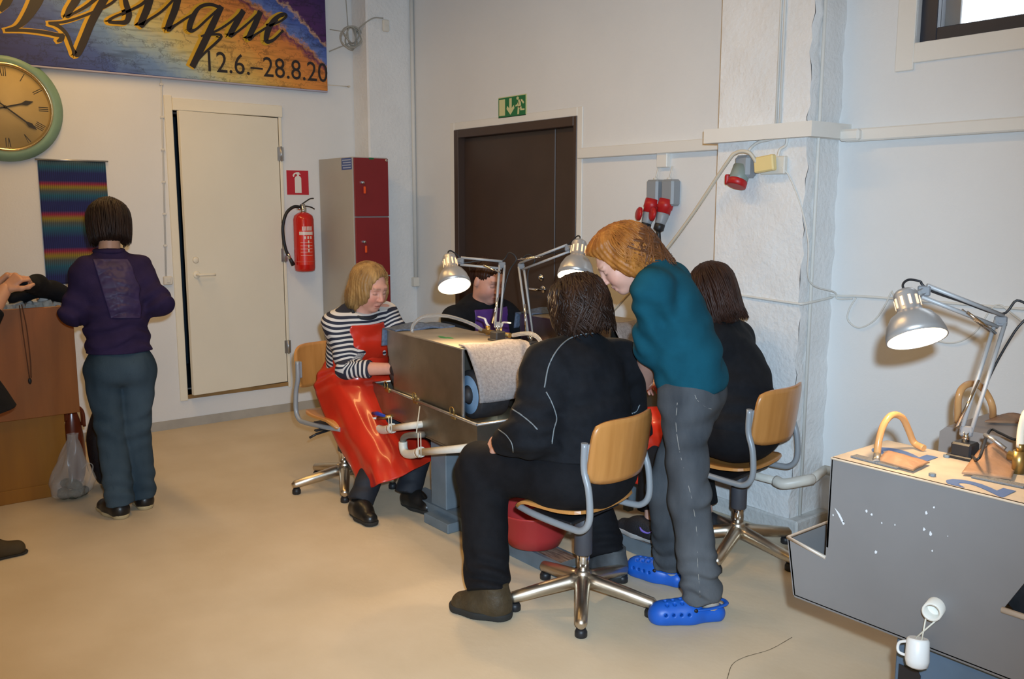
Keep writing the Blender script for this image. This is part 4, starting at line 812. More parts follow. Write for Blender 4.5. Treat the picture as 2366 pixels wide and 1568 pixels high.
solo('wet_cloth', MB().grid(lambda u, v: q1(0.03+0.14*u+0.01*math.sin(v*9), 0.53+0.14*v, 0.902+0.035*math.sin(math.pi*u)*math.sin(math.pi*v)*(1+0.5*math.sin(u*17+v*13))+0.004*math.sin(u*40)), 16, 16, thick=-0.004), mat('stained_cloth', (0.45, 0.33, 0.12), 0.85, var=0.6, scale=25), 'small stained yellow rag on the dark motor bench', 'rag')
# frame sled
fr = thing('steel_sled', 'grey-blue painted steel channel sled carrying the long grinders', 'sled', (-3.3, 2.6, 0))
def channel(mb, x0, x1, y0, y1, z0, z1, t_=0.008):
    mb.box((x0, y0, z1-t_), (x1, y1, z1)); mb.box((x0, y0, z0), (x1, y0+t_, z1-t_)); mb.box((x0, y1-t_, z0), (x1, y1, z1-t_))
part(fr, 'floor_channel', (lambda b: (channel(b, -4.02, -2.70, 2.435, 2.565, 0, 0.07), b)[1])(MB()), M_frame)
part(fr, 'floor_channel', (lambda b: (channel(b, -4.02, -2.66, 2.905, 3.03, 0, 0.07), b)[1])(MB()), M_frame)
part(fr, 'rust_patch', MB().box((-3.02, 2.45, 0.07), (-2.76, 2.55, 0.0715)), mat('worn_tread', (0.10, 0.06, 0.045), 0.7, col2=(0.30, 0.20, 0.14), scale=18, stretch=(1, 6, 1)))
part(fr, 'rust_patch', MB().box((-2.86, 2.915, 0.07), (-2.68, 3.02, 0.0715)), MATS['worn_tread'])
for (x, y) in ((-3.70, 2.44), (-3.28, 2.52), (-3.70, 3.36), (-3.30, 3.36)): part(fr, 'post', MB().box((x-0.07, y, 0.07 if y < 3 else 0.0), (x+0.07, y+0.10, 0.488), 0.004), M_frame)
for y in (2.52, 3.44): part(fr, 'beam', MB().box((-4.02, y-0.04, 0.44), (-3.20, y+0.04, 0.484), 0.004), M_frame)
part(fr, 'cross_beam', MB().box((-3.75, 2.565, 0.0), (-3.65, 2.905, 0.06), 0.004), M_frame); part(fr, 'cross_beam', MB().box((-3.75, 3.03, 0.0), (-3.65, 3.48, 0.06), 0.004), M_frame)
part(fr, 'foot_plate', MB().box((-3.72, 2.36, 0.0), (-3.50, 2.434, 0.05), 0.004), M_frame)
# red bucket
bk = thing('red_bucket', 'round red plastic bucket standing on the floor channel', 'bucket', (-3.0, 2.50, 0.072))
part(bk, 'tub', MB().lathe([(0.0, 0.0), (0.085, 0.0), (0.12, 0.012), (0.150, 0.07), (0.165, 0.16), (0.170, 0.165), (0.170, 0.172), (0.160, 0.170), (0.145, 0.075), (0.115, 0.02), (0, 0.012)], (-3.0, 2.50, 0.072), EZ, 40), mat('bucket_red', (0.42, 0.035, 0.035), 0.4))
# ================================================================ DESK LAMPS
M_lamp = mat('silver_lamp_paint', (0.42, 0.41, 0.40), 0.32, 0.55); M_lampw = mat('lamp_inner_white', (0.85, 0.85, 0.83), 0.5); M_arm = mat('lamp_arm_grey', (0.34, 0.34, 0.34), 0.5, 0.2)
M_bulb = mat('bulb_glow', (1, 1, 1), 0.3, emit=(1.0, 0.80, 0.50), estr=30.0)
def desk_lamp(label, B, Ej, Hj, neck, opening, R, energy, side=None):
    B, Ej, Hj, neck, opening = [V(p, float) for p in (B, Ej, Hj, neck, opening)]
    r = thing('desk_lamp', label, 'lamp', tuple(B), group='silver spring-arm desk lamps')
    part(r, 'base_clamp', MB().box(B+V([-0.028, -0.028, 0]), B+V([0.028, 0.028, 0.045]), 0.005).box(B+V([-0.036, -0.036, 0]), B+V([0.036, 0.036, 0.010]), 0.003), M_black)
    B1 = B+EZ*0.075; part(r, 'pivot', MB().cyl(B+EZ*0.04, B1, 0.010, 12), M_chrome)
    def arm(nm, a, b, gap):
        d = unit(b-a); vw = unit(Cv-(a+b)/2); n_ = unit(np.cross(d, vw))*gap; dep_ = unit(np.cross(d, n_))
        ar = part(r, nm, MB().tube([a+n_, b+n_], 0.0062, 8).tube([a-n_, b-n_], 0.0062, 8), M_arm)
        L_ = np.linalg.norm(b-a)
        for s_ in (-1, 1):
            o = dep_*0.014*s_
            part(ar, 'spring', MB().tube([a+o+d*L_*0.02-n_*2.1, a+o+d*L_*0.45-n_*0.6], 0.0045, 8), M_chrome)
        return ar
    dl = unit(Ej-B1)
    arm('lower_arm', B1, Ej, 0.012); arm('upper_arm', Ej, Hj, 0.017)
    for p in (B1, Ej, Hj):
        vw = unit(Cv-p); n_ = unit(np.cross(EZ, vw))
        part(r, 'joint_bracket', MB().obox(p, (0.034, 0.012, 0.030), np.stack([n_, vw, np.cross(n_, vw)], 1), 0.004).cyl(p-vw*0.018, p+vw*0.018, 0.007, 10), mat('lamp_joint_grey', (0.16, 0.16, 0.165), 0.65))
    ax = unit(opening-neck); Lh = np.linalg.norm(opening-neck)
    s = R/0.08; nl = Lh*0.42
    mb = MB().lathe([(0.0, 0.0), (0.024*s, 0.0), (0.030*s, 0.006), (0.033*s, 0.014), (0.033*s, nl), (0.038*s, nl+0.006), (0.055*s, nl+0.2*(Lh-nl)), (0.070*s, nl+0.48*(Lh-nl)), (0.078*s, nl+0.78*(Lh-nl)), (0.080*s, Lh), (0.0775*s, Lh), (0.074*s, nl+0.76*(Lh-nl)), (0.066*s, nl+0.46*(Lh-nl)), (0.050*s, nl+0.2*(Lh-nl)), (0.030*s, nl+0.004), (0.030*s, 0.02)], neck, ax, 40, cap=False)
    sh = part(r, 'lamp_shade', mb, M_lamp)
    part(sh, 'inner_reflector', MB().lathe([(0.0765*s, Lh-0.0005), (0.0735*s, nl+0.76*(Lh-nl)), (0.0655*s, nl+0.46*(Lh-nl)), (0.0495*s, nl+0.2*(Lh-nl)), (0.029*s, nl+0.002)], neck, ax, 40, cap=False), M_lampw)
    u_ = unit(np.cross(ax, EX)); w_ = np.cross(ax, u_)
    for k in range(10):
        a = k*2*math.pi/10; dd = u_*math.cos(a)+w_*math.sin(a)
        part(sh, 'vent_slot', MB().obox(neck+ax*nl*0.62+dd*0.0332*s, (0.002, 0.007, nl*0.45), np.stack([dd, np.cross(ax, dd), ax], 1)), mat('slot_glow', (0.9, 0.6, 0.35), 0.5, emit=(1, 0.55, 0.25), estr=1.2))
    part(sh, 'shade_mount', MB().tube([neck+ax*nl*0.4, (neck+ax*nl*0.4+Hj)/2, Hj], 0.010, 8), M_arm)
    bc = neck+ax*(nl+0.62*(Lh-nl))
    part(r, 'bulb', MB().ball(bc, 0.028*s, 14, 10).cyl(neck+ax*nl*0.7, bc-ax*0.02*s, 0.014*s, 10), M_bulb)
    vw = unit(Cv-neck); sd = unit(Hj-neck)
    top = neck
    part(r, 'power_cord', MB().tube(smooth_path([top+ax*0.002, top-ax*0.02, top-ax*0.035+sd*0.02, top-ax*0.03+sd*0.05, Hj-ax*0.02+sd*0.0, Hj+sd*0.02, (Hj+Ej)/2+EZ*0.012, Ej+EZ*0.02, Ej+EZ*0.06-sd*0.0+V([0.03, 0.02, 0]), Ej+V([0.06, 0.04, 0.03]), Ej+V([0.03, 0.02, -0.03]), (Ej+B1)/2+V([0.012, 0.012, 0]), B1+V([0.01, 0.01, 0.01])], 5), 0.0035, 6), M_black)
    light('lamp_bulb_light', 'SPOT', tuple(bc+ax*0.03*s), energy, (1.0, 0.66, 0.34), tuple(Vector(tuple(-ax)).to_track_quat('Z', 'Y').to_euler()), spot_size=2.7, spot_blend=0.6, shadow_soft_size=0.03)
    return r
# lamp with its base behind the felt flap, lamp over the rag, lamp on the foreground grinder
b1 = onz(1150, 786, 0.9695); d1d = np.dot(b1-Cv, Fv)
desk_lamp('silver desk lamp whose head lights the hood with the green dab', b1, P(1160, 612, d1d), P(1064, 603, d1d-0.02), P(1037, 590, d1d-0.06), P(1050, 661, d1d-0.13), 0.079, 14)
b2 = onz(1226, 808, 0.8965); d2d = np.dot(b2-Cv, Fv)
desk_lamp('silver desk lamp reaching up beside the bent red-haired person', b2, P(1204, 615, d2d), P(1313, 573, d2d-0.16), P(1339, 556, d2d-0.22), P(1329, 640, d2d-0.28), 0.086, 11)
M2Z, M2Y = 0.905, 2.21
b3 = onz(2228, 1056, M2Z+0.001); d3d = np.dot(b3-Cv, Fv)
desk_lamp('silver desk lamp standing on the foreground grinder', b3, P(2312, 742, d3d), P(2135, 672, d3d-0.02), P(2090, 672, d3d-0.02), P(2119, 783, d3d-0.075), 0.080, 9)
# ================================================================ FOREGROUND GRINDER
M_g2 = mat('grey_spattered_sheet', (0.205, 0.195, 0.19), 0.5, 0.15, col2=(0.175, 0.165, 0.16), scale=2.0)
M_g2top = mat('lamplit_top_sheet', (0.52, 0.43, 0.33), 0.55, var=0.25, scale=9)  # orange lamplight on the grinder top is painted into this paler colour
def g2(x, z): return V([x, M2Y, z])
fg = thing('grinding_machine', 'wide grey grinder in front of the drain pipe, blue digits on top', 'machine', (-1.05, 2.4, 0.45))
xl, xn, xr = -1.475, -1.348, -0.60
prof = [(-1.445, 0.460), (xl, 0.628), (xn-0.002, 0.606), (-1.346, M2Z), (-0.725, M2Z), (-0.868, 0.628), (xr, 0.628), (xr-0.03, 0.460)]
part(fg, 'front_sheet', MB().prism([g2(*p) for p in prof], (0, 0.006, 0)), M_g2)
part(fg, 'back_sheet', MB().prism([g2(*p)+V([0, 0.42, 0]) for p in prof[:2]+[(xn, 0.628), (-1.346, 0.70), (-0.76, 0.70), (-0.868, 0.628)]+prof[6:]], (0, 0.006, 0)), M_g2)
part(fg, 'top_sheet', MB().box((-1.350, M2Y-0.004, M2Z-0.006), (-0.725, M2Y+0.30, M2Z), 0.002), M_g2top)
part(fg, 'rear_sheet', MB().box((-1.346, M2Y+0.29, 0.62), (-0.73, M2Y+0.296, M2Z-0.006)), M_g2)
part(fg, 'end_sheet', MB().hexa([g2(-1.349, 0.64), g2(-1.343, 0.64), g2(-1.343, 0.64)+V([0, 0.29, 0]), g2(-1.349, 0.64)+V([0, 0.29, 0]), g2(-1.349, M2Z-0.006), g2(-1.343, M2Z-0.006), g2(-1.343, M2Z-0.006)+V([0, 0.29, 0]), g2(-1.349, M2Z-0.006)+V([0, 0.29, 0])]), M_g2)
part(fg, 'tray_bottom', MB().box((-1.445, M2Y, 0.455), (xr-0.03, M2Y+0.42, 0.463)), M_g2)
part(fg, 'tray_end', MB().hexa([g2(-1.449, 0.46), g2(-1.441, 0.46), g2(-1.441, 0.46)+V([0, 0.42, 0]), g2(-1.449, 0.46)+V([0, 0.42, 0]), g2(xl-0.003, 0.628), g2(xl+0.005, 0.628), g2(xl+0.005, 0.628)+V([0, 0.42, 0]), g2(xl-0.003, 0.628)+V([0, 0.42, 0])]), M_g2)
part(fg, 'tray_end', MB().hexa([g2(xr-0.034, 0.46), g2(xr-0.026, 0.46), g2(xr-0.026, 0.46)+V([0, 0.42, 0]), g2(xr-0.034, 0.46)+V([0, 0.42, 0]), g2(xr-0.004, 0.628), g2(xr+0.004, 0.628), g2(xr+0.004, 0.628)+V([0, 0.42, 0]), g2(xr-0.004, 0.628)+V([0, 0.42, 0])]), M_g2)
part(fg, 'tray_rim', MB().tube([g2(xl, 0.63)+V([0, 0.42, 0]), g2(xl, 0.63), g2(xn, 0.608)], 0.006, 8), mat('rim_worn', (0.5, 0.42, 0.34), 0.5, 0.3))
part(fg, 'tray_rim', MB().tube([g2(-0.868, 0.63)+V([0, -0.002, 0]), g2(xr, 0.63), g2(xr, 0.63)+V([0, 0.42, 0])], 0.008, 8), MATS['rim_worn'])
part(fg, 'grinding_wheel', MB().lathe([(0.0, 0), (0.11, 0.0), (0.115, 0.01), (0.115, 0.16), (0.11, 0.17), (0, 0.17)], (-0.80, M2Y+0.06, 0.70), EY, 32), M_rub)
part(fg, 'partition', MB().box((-1.10, M2Y+0.006, 0.46), (-1.09, M2Y+0.29, 0.89)), M_g2)
pc = ony(2163, 1400, M2Y)
part(fg, 'outlet_pipe', MB().lathe([(0.024, -0.01), (0.024, 0.05), (0.018, 0.05), (0.018, 0.0)], pc, unit(V([0.25, -1, 0.05])), 20, cap=False).lathe([(0.0, 0.012), (0.018, 0.012)], pc, unit(V([0.25, -1, 0.05])), 20, cap=False), M_pvc)
for (px_, py_, s_) in ((1925, 1190, 0), (2002, 1180, 0), (2014, 1188, 0), (2140, 1185, 0), (2158, 1172, 0), (2190, 1238, 0), (2135, 1222, 0), (2150, 1232, 0), (2068, 1212, 0), (2154, 1272, 0), (2024, 1275, 0), (1948, 1205, 0), (2037, 1208, 0)):
    c = ony(px_, py_, M2Y-0.0006); rr_ = random.uniform(0.0015, 0.004)
    part(fg, 'paint_spatter', MB().add([c+V([rr_*math.cos(t_)*random.uniform(0.5, 1.2), 0, rr_*math.sin(t_)*random.uniform(0.8, 1.8)]) for t_ in np.linspace(0, 6.28, 9)[:-1]], [tuple(range(8))]), mat('spatter', (0.6, 0.6, 0.6), 0.7))
part(fg, 'drip_streak', MB().add([ony(1928, 1172, M2Y-0.0006), ony(1940, 1186, M2Y-0.0006), ony(1952, 1210, M2Y-0.0006), ony(1948, 1212, M2Y-0.0006), ony(1937, 1190, M2Y-0.0006)], [(0, 1, 2, 3, 4)]), MATS['spatter'])
# blue painted digits
M_bl = mat('blue_paint', (0.07, 0.13, 0.30), 0.5)
d = onz(2085, 1052, M2Z+0.0012); tpart(fg, 'painted_digit', text_mesh('2', 0.22, d+V([0.065, -0.03, 0]), V([0, 1.0, 0]), V([-1.0, 0, 0]), 0.0004, xs=0.85, off=0.006), M_bl)
d = onz(2270, 1128, M2Z+0.0012); tpart(fg, 'painted_digit', text_mesh('2', 0.20, d+V([0.055, -0.03, 0]), V([0, 1.0, 0]), V([-1.0, 0, 0]), 0.0004, xs=0.75, off=0.006), M_bl)
# hose arch, leather, felt strips on top
hs = thing('water_hose', 'amber hose arching over the leather on the foreground grinder', 'hose', tuple(onz(2028, 1062, M2Z)))
dz = np.dot(onz(2028, 1062, M2Z)-Cv, Fv)
M_amb = mat('amber_hose', (0.75, 0.40, 0.16), 0.2, trans=0.35)
part(hs, 'hose', MB().tube(smooth_path([P(2026, 1062, dz), P(2030, 1020, dz), P(2042, 980, dz+0.01), P(2062, 958, dz+0.03), P(2085, 965, dz+0.06), P(2100, 995, dz+0.09), P(2112, 1022, dz+0.11), onz(2135, 1035, M2Z+0.011)], 6), 0.0095, 10), M_amb)
part(hs, 'steel_end', MB().cyl(P(2027, 1050, dz), onz(2025, 1068, M2Z+0.004), 0.0105, 10), M_steel)
M_lea = mat('brown_leather', (0.36, 0.20, 0.11), 0.55, var=0.25, scale=20, bump=0.15, bscale=80)
def sheet(pix, hh, n=12, thick=-0.004, seed=0):
    c = [onz(x, y, M2Z+0.006) for x, y in pix]; rr_ = random.Random(seed); a_, b_ = rr_.random()*6, rr_.random()*6
    def fn(u, v):
        p = c[0]*(1-u)*(1-v)+c[1]*u*(1-v)+c[2]*u*v+c[3]*(1-u)*v
        return p+EZ*hh*(0.5+0.5*math.sin(u*3.3+a_))*math.sin(math.pi*min(1, max(0, v)))**2+EZ*abs(0.004*math.sin(u*8+b_)*math.sin(v*6))
    return MB().grid(fn, n, n, thick=thick)
solo('leather_scrap', sheet([(2030, 1066), (2110, 1088), (2148, 1070), (2060, 1045)], 0.012, seed=1), M_lea, 'flat brown leather scrap under the amber hose', 'leather')
def tent(u, v):
    p0, p1, p2, p3 = [onz(x, y, M2Z+0.005) for x, y in ((2222, 1094), (2372, 1112), (2380, 1070), (2262, 1058))]
    p = p0*(1-u)*(1-v)+p1*u*(1-v)+p2*u*v+p3*(1-u)*v
    return p+EZ*0.045*(1-abs(2*u-0.55))*v if u < 0.78 else p+EZ*0.0
solo('leather_scrap', MB().grid(lambda u, v: tent(u*0.77, v), 14, 10, thick=-0.004), M_lea, 'folded brown leather sheet beside the black lamp clamp', 'leather')
for k, (x0_, y0_, x1_, y1_, lab) in enumerate(((1968, 1056, 2075, 1084, 'grey felt strip at the corner with the amber hose'), (2245, 1103, 2366, 1128, 'grey felt strip under the folded leather sheet'))):
    a, b = onz(x0_, y0_, M2Z), onz(x1_, y1_, M2Z); d_ = unit(b-a); n_ = V([-d_[1], d_[0], 0])
    solo('felt_strip', MB().obox((a+b)/2+EZ*0.0035+n_*0.008, (np.linalg.norm(b-a), 0.03, 0.005), np.stack([d_, n_, EZ], 1), 0.001), mat('dark_felt', (0.17, 0.17, 0.17), 0.9, bump=0.4, bscale=200), lab, 'felt')
for k, (x_, y_, lab) in enumerate(((2187, 1056, 'dark nut near the lamp clamp on warm-toned top sheet'), (2154, 1099, 'dark nut beside the front edge of warm-toned top sheet'))):
    solo('steel_nut', MB().lathe([(0.004, 0), (0.009, 0), (0.009, 0.007), (0.004, 0.007)], onz(x_, y_, M2Z+0.0005), EZ, 6, smooth=False), M_frame, lab, 'nut')
# hanging white cup
cu = ony(2120, 1505, M2Y-0.045); cup = thing('white_cup', 'small white plastic jug hanging on string from the outlet pipe', 'cup', tuple(cu+V([0, 0, -0.04])))
ax = unit(V([0.12, -0.2, -1])); part(cup, 'bowl', MB().lathe([(0.024, -0.035), (0.028, -0.03), (0.030, 0.02), (0.026, 0.036), (0.015, 0.042), (0, 0.042)], cu, ax, 20), mat('cup_white', (0.72, 0.71, 0.68), 0.35))
part(cup, 'handle', MB().tube(smooth_path([cu+V([-0.024, 0, 0.02]), cu+V([-0.05, 0, 0.005]), cu+V([-0.05, 0, -0.02]), cu+V([-0.024, 0, -0.022])], 5), 0.004, 8), MATS['cup_white'])
for s_ in (0, 1): part(cup, 'string', MB().tube([cu+V([-0.012+0.02*s_, 0, 0.028]), pc+V([0.02-0.025*s_, -0.04, -0.02])], 0.0022, 6), M_string)
# stand under the foreground grinder
stx = onx  # noqa
s0 = ony(2070, 1500, M2Y+0.06)[0]
sd = thing('machine_stand', 'dark blue steel box stand under the foreground grinder', 'stand', (s0+0.3, M2Y+0.25, 0))
part(sd, 'cabinet', MB().box((s0, M2Y+0.06, 0.02), (s0+0.48, M2Y+0.40, 0.452), 0.004), mat('stand_blue', (0.10, 0.15, 0.21), 0.5, var=0.2, scale=6))
h0_ = ony(2078, 1532, M2Y+0.06); part(sd, 'hand_hole', MB().prism([h0_+V([0, -0.003, 0]), h0_+V([0.055, -0.003, 0.0]), h0_+V([0.062, -0.003, -0.01]), h0_+V([0.062, -0.003, -0.09]), h0_+V([0, -0.003, -0.09])], (0, 0.002, 0)), M_black)
for dx in (0.03, 0.45):
    for dy in (0.09, 0.37): part(sd, 'foot', MB().cyl((s0+dx, M2Y+dy, 0), (s0+dx, M2Y+dy, 0.022), 0.02, 12), M_black)
# second grinder behind it
g3 = thing('grinding_machine', 'dull pinkish grinder behind the foreground desk lamp', 'machine', (-0.75, 3.2, 0.47))
ga = onz(2172, 982, 0.905); gx, gy = ga[0], ga[1]
M_g3 = mat('dull_pink_grey', (0.34, 0.29, 0.26), 0.5, 0.2, var=0.2, scale=6)
part(g3, 'hood', MB().prism([(gx, gy, 0.62), (gx, gy, 0.885), (gx+0.02, gy, 0.905), (gx+0.9, gy, 0.905), (gx+0.9, gy, 0.62)], (0, 0.30, 0)), M_g3)
part(g3, 'tray', MB().box((gx-0.12, gy-0.02, 0.47), (gx+0.98, gy+0.40, 0.62), 0.006), M_g3)
part(g3, 'front_ledge', MB().box((gx+0.25, gy-0.03, 0.79), (gx+0.9, gy, 0.80), 0.002).box((gx+0.25, gy-0.012, 0.84), (gx+0.9, gy, 0.846)), M_alu2)
part(g3, 'stand', MB().box((gx+0.15, gy+0.02, 0), (gx+0.75, gy+0.32, 0.47), 0.004), MATS['stand_blue'])
dg = np.dot(V([gx+0.1, gy+0.1, 0.9])-Cv, Fv)
hs = thing('water_hose', 'amber hose loop rising behind the foreground lamp arm', 'hose', tuple(P(2212, 972, dg)))
part(hs, 'hose', MB().tube(smooth_path([onz(2213, 975, 0.91), P(2214, 925, dg), P(2222, 898, dg), P(2242, 886, dg+0.02), P(2265, 892, dg+0.04), P(2283, 915, dg+0.05), P(2293, 940, dg+0.05), onz(2294, 965, 0.91)], 6), 0.011, 10), M_amb)
solo('leather_scrap', MB().grid(lambda u, v: onz(2275+90*u+20*v, 975-8*v+4*u, 0.912)+EZ*0.02*math.sin(3.1*u)*v, 8, 6, thick=-0.004), M_lea, 'brown leather scrap on the dull pinkish grinder', 'leather')
vf = thing('brass_valve', 'brass valve and pale fittings beside the folded leather sheet', 'valve', tuple(onz(2360, 1090, M2Z)))
vb_ = onz(2352, 1092, M2Z+0.001)
part(vf, 'body', MB().cyl(vb_, vb_+EZ*0.06, 0.016, 14).cyl(vb_+V([-0.03, 0.01, 0.04]), vb_+V([0.05, 0.01, 0.04]), 0.013, 12).cyl(vb_+EZ*0.06, vb_+EZ*0.08, 0.010, 10), M_brass)
part(vf, 'riser_hose', MB().tube(smooth_path([vb_+EZ*0.07, vb_+V([0.0, 0, 0.12]), vb_+V([0.012, 0.0, 0.17]), vb_+V([0.05, 0.03, 0.20])], 5), 0.010, 10), mat('pale_hose', (0.7, 0.62, 0.5), 0.3))
part(vf, 'lever', MB().tube([vb_+V([-0.04, 0.01, 0.055]), vb_+V([-0.075, 0.01, 0.075]), vb_+V([-0.10, 0.02, 0.08])], 0.006, 8), M_steel)
bl_ = onz(2240, 1065, M2Z+0.006)
solo('lamp_cable', MB().tube(smooth_path([onz(2243, 1050, M2Z+0.006), onz(2262, 1058, M2Z+0.05), onz(2285, 1010, M2Z+0.02)+EZ*0.02, P(2310, 1000, d3d+0.1), P(2345, 1015, d3d+0.05), P(2385, 1012, d3d+0.05)], 6), 0.004, 6), M_black, 'black cable curling behind the folded leather sheet', 'cable')
# ================================================================ LECTERN CORNER
M_veneer = mat('beech_veneer', (0.33, 0.105, 0.018), 0.42, col2=(0.26, 0.08, 0.012), scale=2.2, stretch=(6, 6, 0.6), coat=0.1)
M_veneer2 = mat('oak_veneer', (0.33, 0.13, 0.010), 0.38, col2=(0.28, 0.105, 0.008), scale=2.0, stretch=(6, 6, 0.6), coat=0.2)
le = thing('wooden_lectern', 'tall brown wooden lectern with overhanging front panel', 'lectern', (-5.55, 0.75, 0))
part(le, 'front_panel', MB().box((-5.318, 0.10, 0.47), (-5.30, 1.115, 1.068), 0.002), M_veneer)
part(le, 'lower_panel', MB().box((-5.378, 0.13, 0.0), (-5.36, 1.045, 0.50), 0.002), M_veneer2)
part(le, 'skirting', MB().box((-5.36, 0.13, 0.0), (-5.352, 1.03, 0.075), 0.002), M_veneer2)
part(le, 'side_panel', MB().box((-5.85, 1.027, 0.0), (-5.378, 1.045, 0.98), 0.002), M_veneer2); part(le, 'side_panel', MB().box((-5.85, 0.13, 0.0), (-5.378, 0.148, 0.98), 0.002), M_veneer2)
part(le, 'back_panel', MB().box((-5.868, 0.13, 0.0), (-5.85, 1.045, 0.98), 0.002), M_veneer2)
part(le, 'top_board', MB().box((-5.86, 0.12, 0.98), (-5.318, 1.06, 1.0), 0.002), M_veneer2)
part(le, 'top_rim', MB().box((-5.86, 1.04, 1.0), (-5.318, 1.06, 1.07), 0.002), M_veneer2)
# things on the lectern
M_clear = mat('clear_wrap', (0.75, 0.80, 0.78), 0.15, trans=0.6, var=0.3, scale=40)
mb = MB()
for k in range(7):
    y = 0.78+0.045*k; mb.obox((-5.40+0.01*(k % 2), y, 1.055+0.006*(k % 3)), (0.10, 0.05, 0.012+0.05), np.array(Matrix.Rotation(0.3*(k % 3)-0.3, 3, 'X')), 0.004)
solo('wrapped_packets', mb, M_clear, 'row of clear wrapped packets lying on the lectern', 'packets', kind='stuff')
c = onx(75, 700, -5.42); solo('paper_scrap', MB().grid(lambda u, v: V([-5.35-0.07*v, 0.90+0.12*u, 1.035+0.085*v*(0.35+u)+0.02*math.sin(u*9)]), 8, 6, thick=0.002), mat('white_paper', (0.66, 0.62, 0.58), 0.8), 'crumpled white paper sticking up from the lectern', 'paper')
# carrying bags by the lectern
def blob(fn, nu=24, nv=18): return MB().grid(fn, nu, nv)
bp = thing('black_backpack', 'black backpack standing beside the lectern', 'backpack', (-5.36, 1.285, 0))
def bpk(u, v):
    a = u*2*math.pi; k = 1-0.25*max(0, v-0.55)**1.2*2; s_ = math.sin(math.pi*min(1, max(0.0, v)))**0.18 if 0 < v < 1 else 0
    ca, sa = math.cos(a), math.sin(a); e = (abs(ca)**4+abs(sa)**4)**-0.25
    return (-5.36+0.11*ca*e*k*s_+0.01*math.sin(a*3+v*8), 1.285+0.125*sa*e*k*s_, 0.01+0.48*v)
part(bp, 'sack', MB().grid(bpk, 36, 20), mat('black_nylon', (0.012, 0.012, 0.016), 0.55, bump=0.3, bscale=60))
part(bp, 'strap', MB().tube(smooth_path([(-5.25, 1.245, 0.44), (-5.24, 1.235, 0.40), (-5.235, 1.23, 0.25), (-5.24, 1.235, 0.12)], 5), 0.016, 8, flat=0.4), mat('strap_grey', (0.05, 0.05, 0.055), 0.7))
part(bp, 'top_handle', MB().tube(smooth_path([(-5.36, 1.235, 0.47), (-5.36, 1.26, 0.505), (-5.36, 1.31, 0.505), (-5.36, 1.335, 0.47)], 5), 0.008, 8), M_black)
hb = thing('brown_handbag', 'shiny red-brown handbag between the lectern and black backpack', 'handbag', (-5.55, 1.125, 0))
part(hb, 'body', MB().grid(lambda u, v: (-5.55+0.050*math.cos(u*6.283)*(1-0.4*v)*math.sin(math.pi*min(max(v, 0.02), 0.98))**0.25, 1.125+0.065*math.sin(u*6.283)*(1-0.25*v)*math.sin(math.pi*min(max(v, 0.02), 0.98))**0.25, 0.005+0.42*v), 24, 14), mat('redbrown_patent', (0.20, 0.035, 0.012), 0.22, var=0.3, scale=10, coat=0.4))
for s_ in (-1, 1): part(hb, 'handle', MB().tube(smooth_path([(-5.54+0.02*s_, 1.08, 0.38), (-5.52+0.02*s_, 1.09, 0.45), (-5.51+0.02*s_, 1.13, 0.47), (-5.52+0.02*s_, 1.17, 0.43), (-5.52+0.02*s_, 1.175, 0.34)], 5), 0.009, 8), MATS['redbrown_patent'])
pbg = onz(165, 1150); gx_, gy_ = pbg[0], pbg[1]
pb = thing('plastic_bag', 'see-through plastic bag of stones slumped beside the lectern', 'plastic bag', (gx_, gy_, 0))
def bag(u, v):
    a = u*6.283; rr_ = np.interp(v, [0, 0.06, 0.25, 0.5, 0.75, 0.92, 1.0], [0.02, 0.10, 0.115, 0.085, 0.05, 0.025, 0.03])*(1+0.10*math.sin(a*5+v*6)+0.06*math.sin(a*9-v*9))
    lean = 0.03*v
    return (gx_+rr_*math.cos(a)*0.8-0.0*v, gy_+rr_*math.sin(a)+lean, 0.002+0.36*v)
M_bag = mat('clear_plastic', (0.62, 0.58, 0.52), 0.25, alpha=0.26, spec=0.6)
part(pb, 'film', MB().grid(bag, 48, 22), M_bag)
part(pb, 'handle', MB().tube(smooth_path([(gx_+0.02, gy_+0.06, 0.16), (gx_+0.03, gy_+0.09, 0.19), (gx_+0.03, gy_+0.115, 0.17), (gx_+0.03, gy_+0.10, 0.11), (gx_+0.03, gy_+0.08, 0.06)], 6), 0.008, 8, flat=0.4), M_bag)
rs = random.Random(3)
for k in range(9):
    a = rs.random()*6.28; rr_ = 0.058*math.sqrt(rs.random()); z_ = 0.032 if k < 6 else 0.078
    c = V([gx_+rr_*math.cos(a)*0.8, gy_+rr_*math.sin(a)*1.1, z_]); R_ = np.array(Matrix.Rotation(rs.random()*6, 3, 'Z'))
    part(pb, 'stone', MB().ball(c, (0.040, 0.030, 0.027), 10, 7, R_), mat('dark_stone', (0.10, 0.10, 0.075), 0.6, var=0.5, scale=30, bump=0.4, bscale=40))
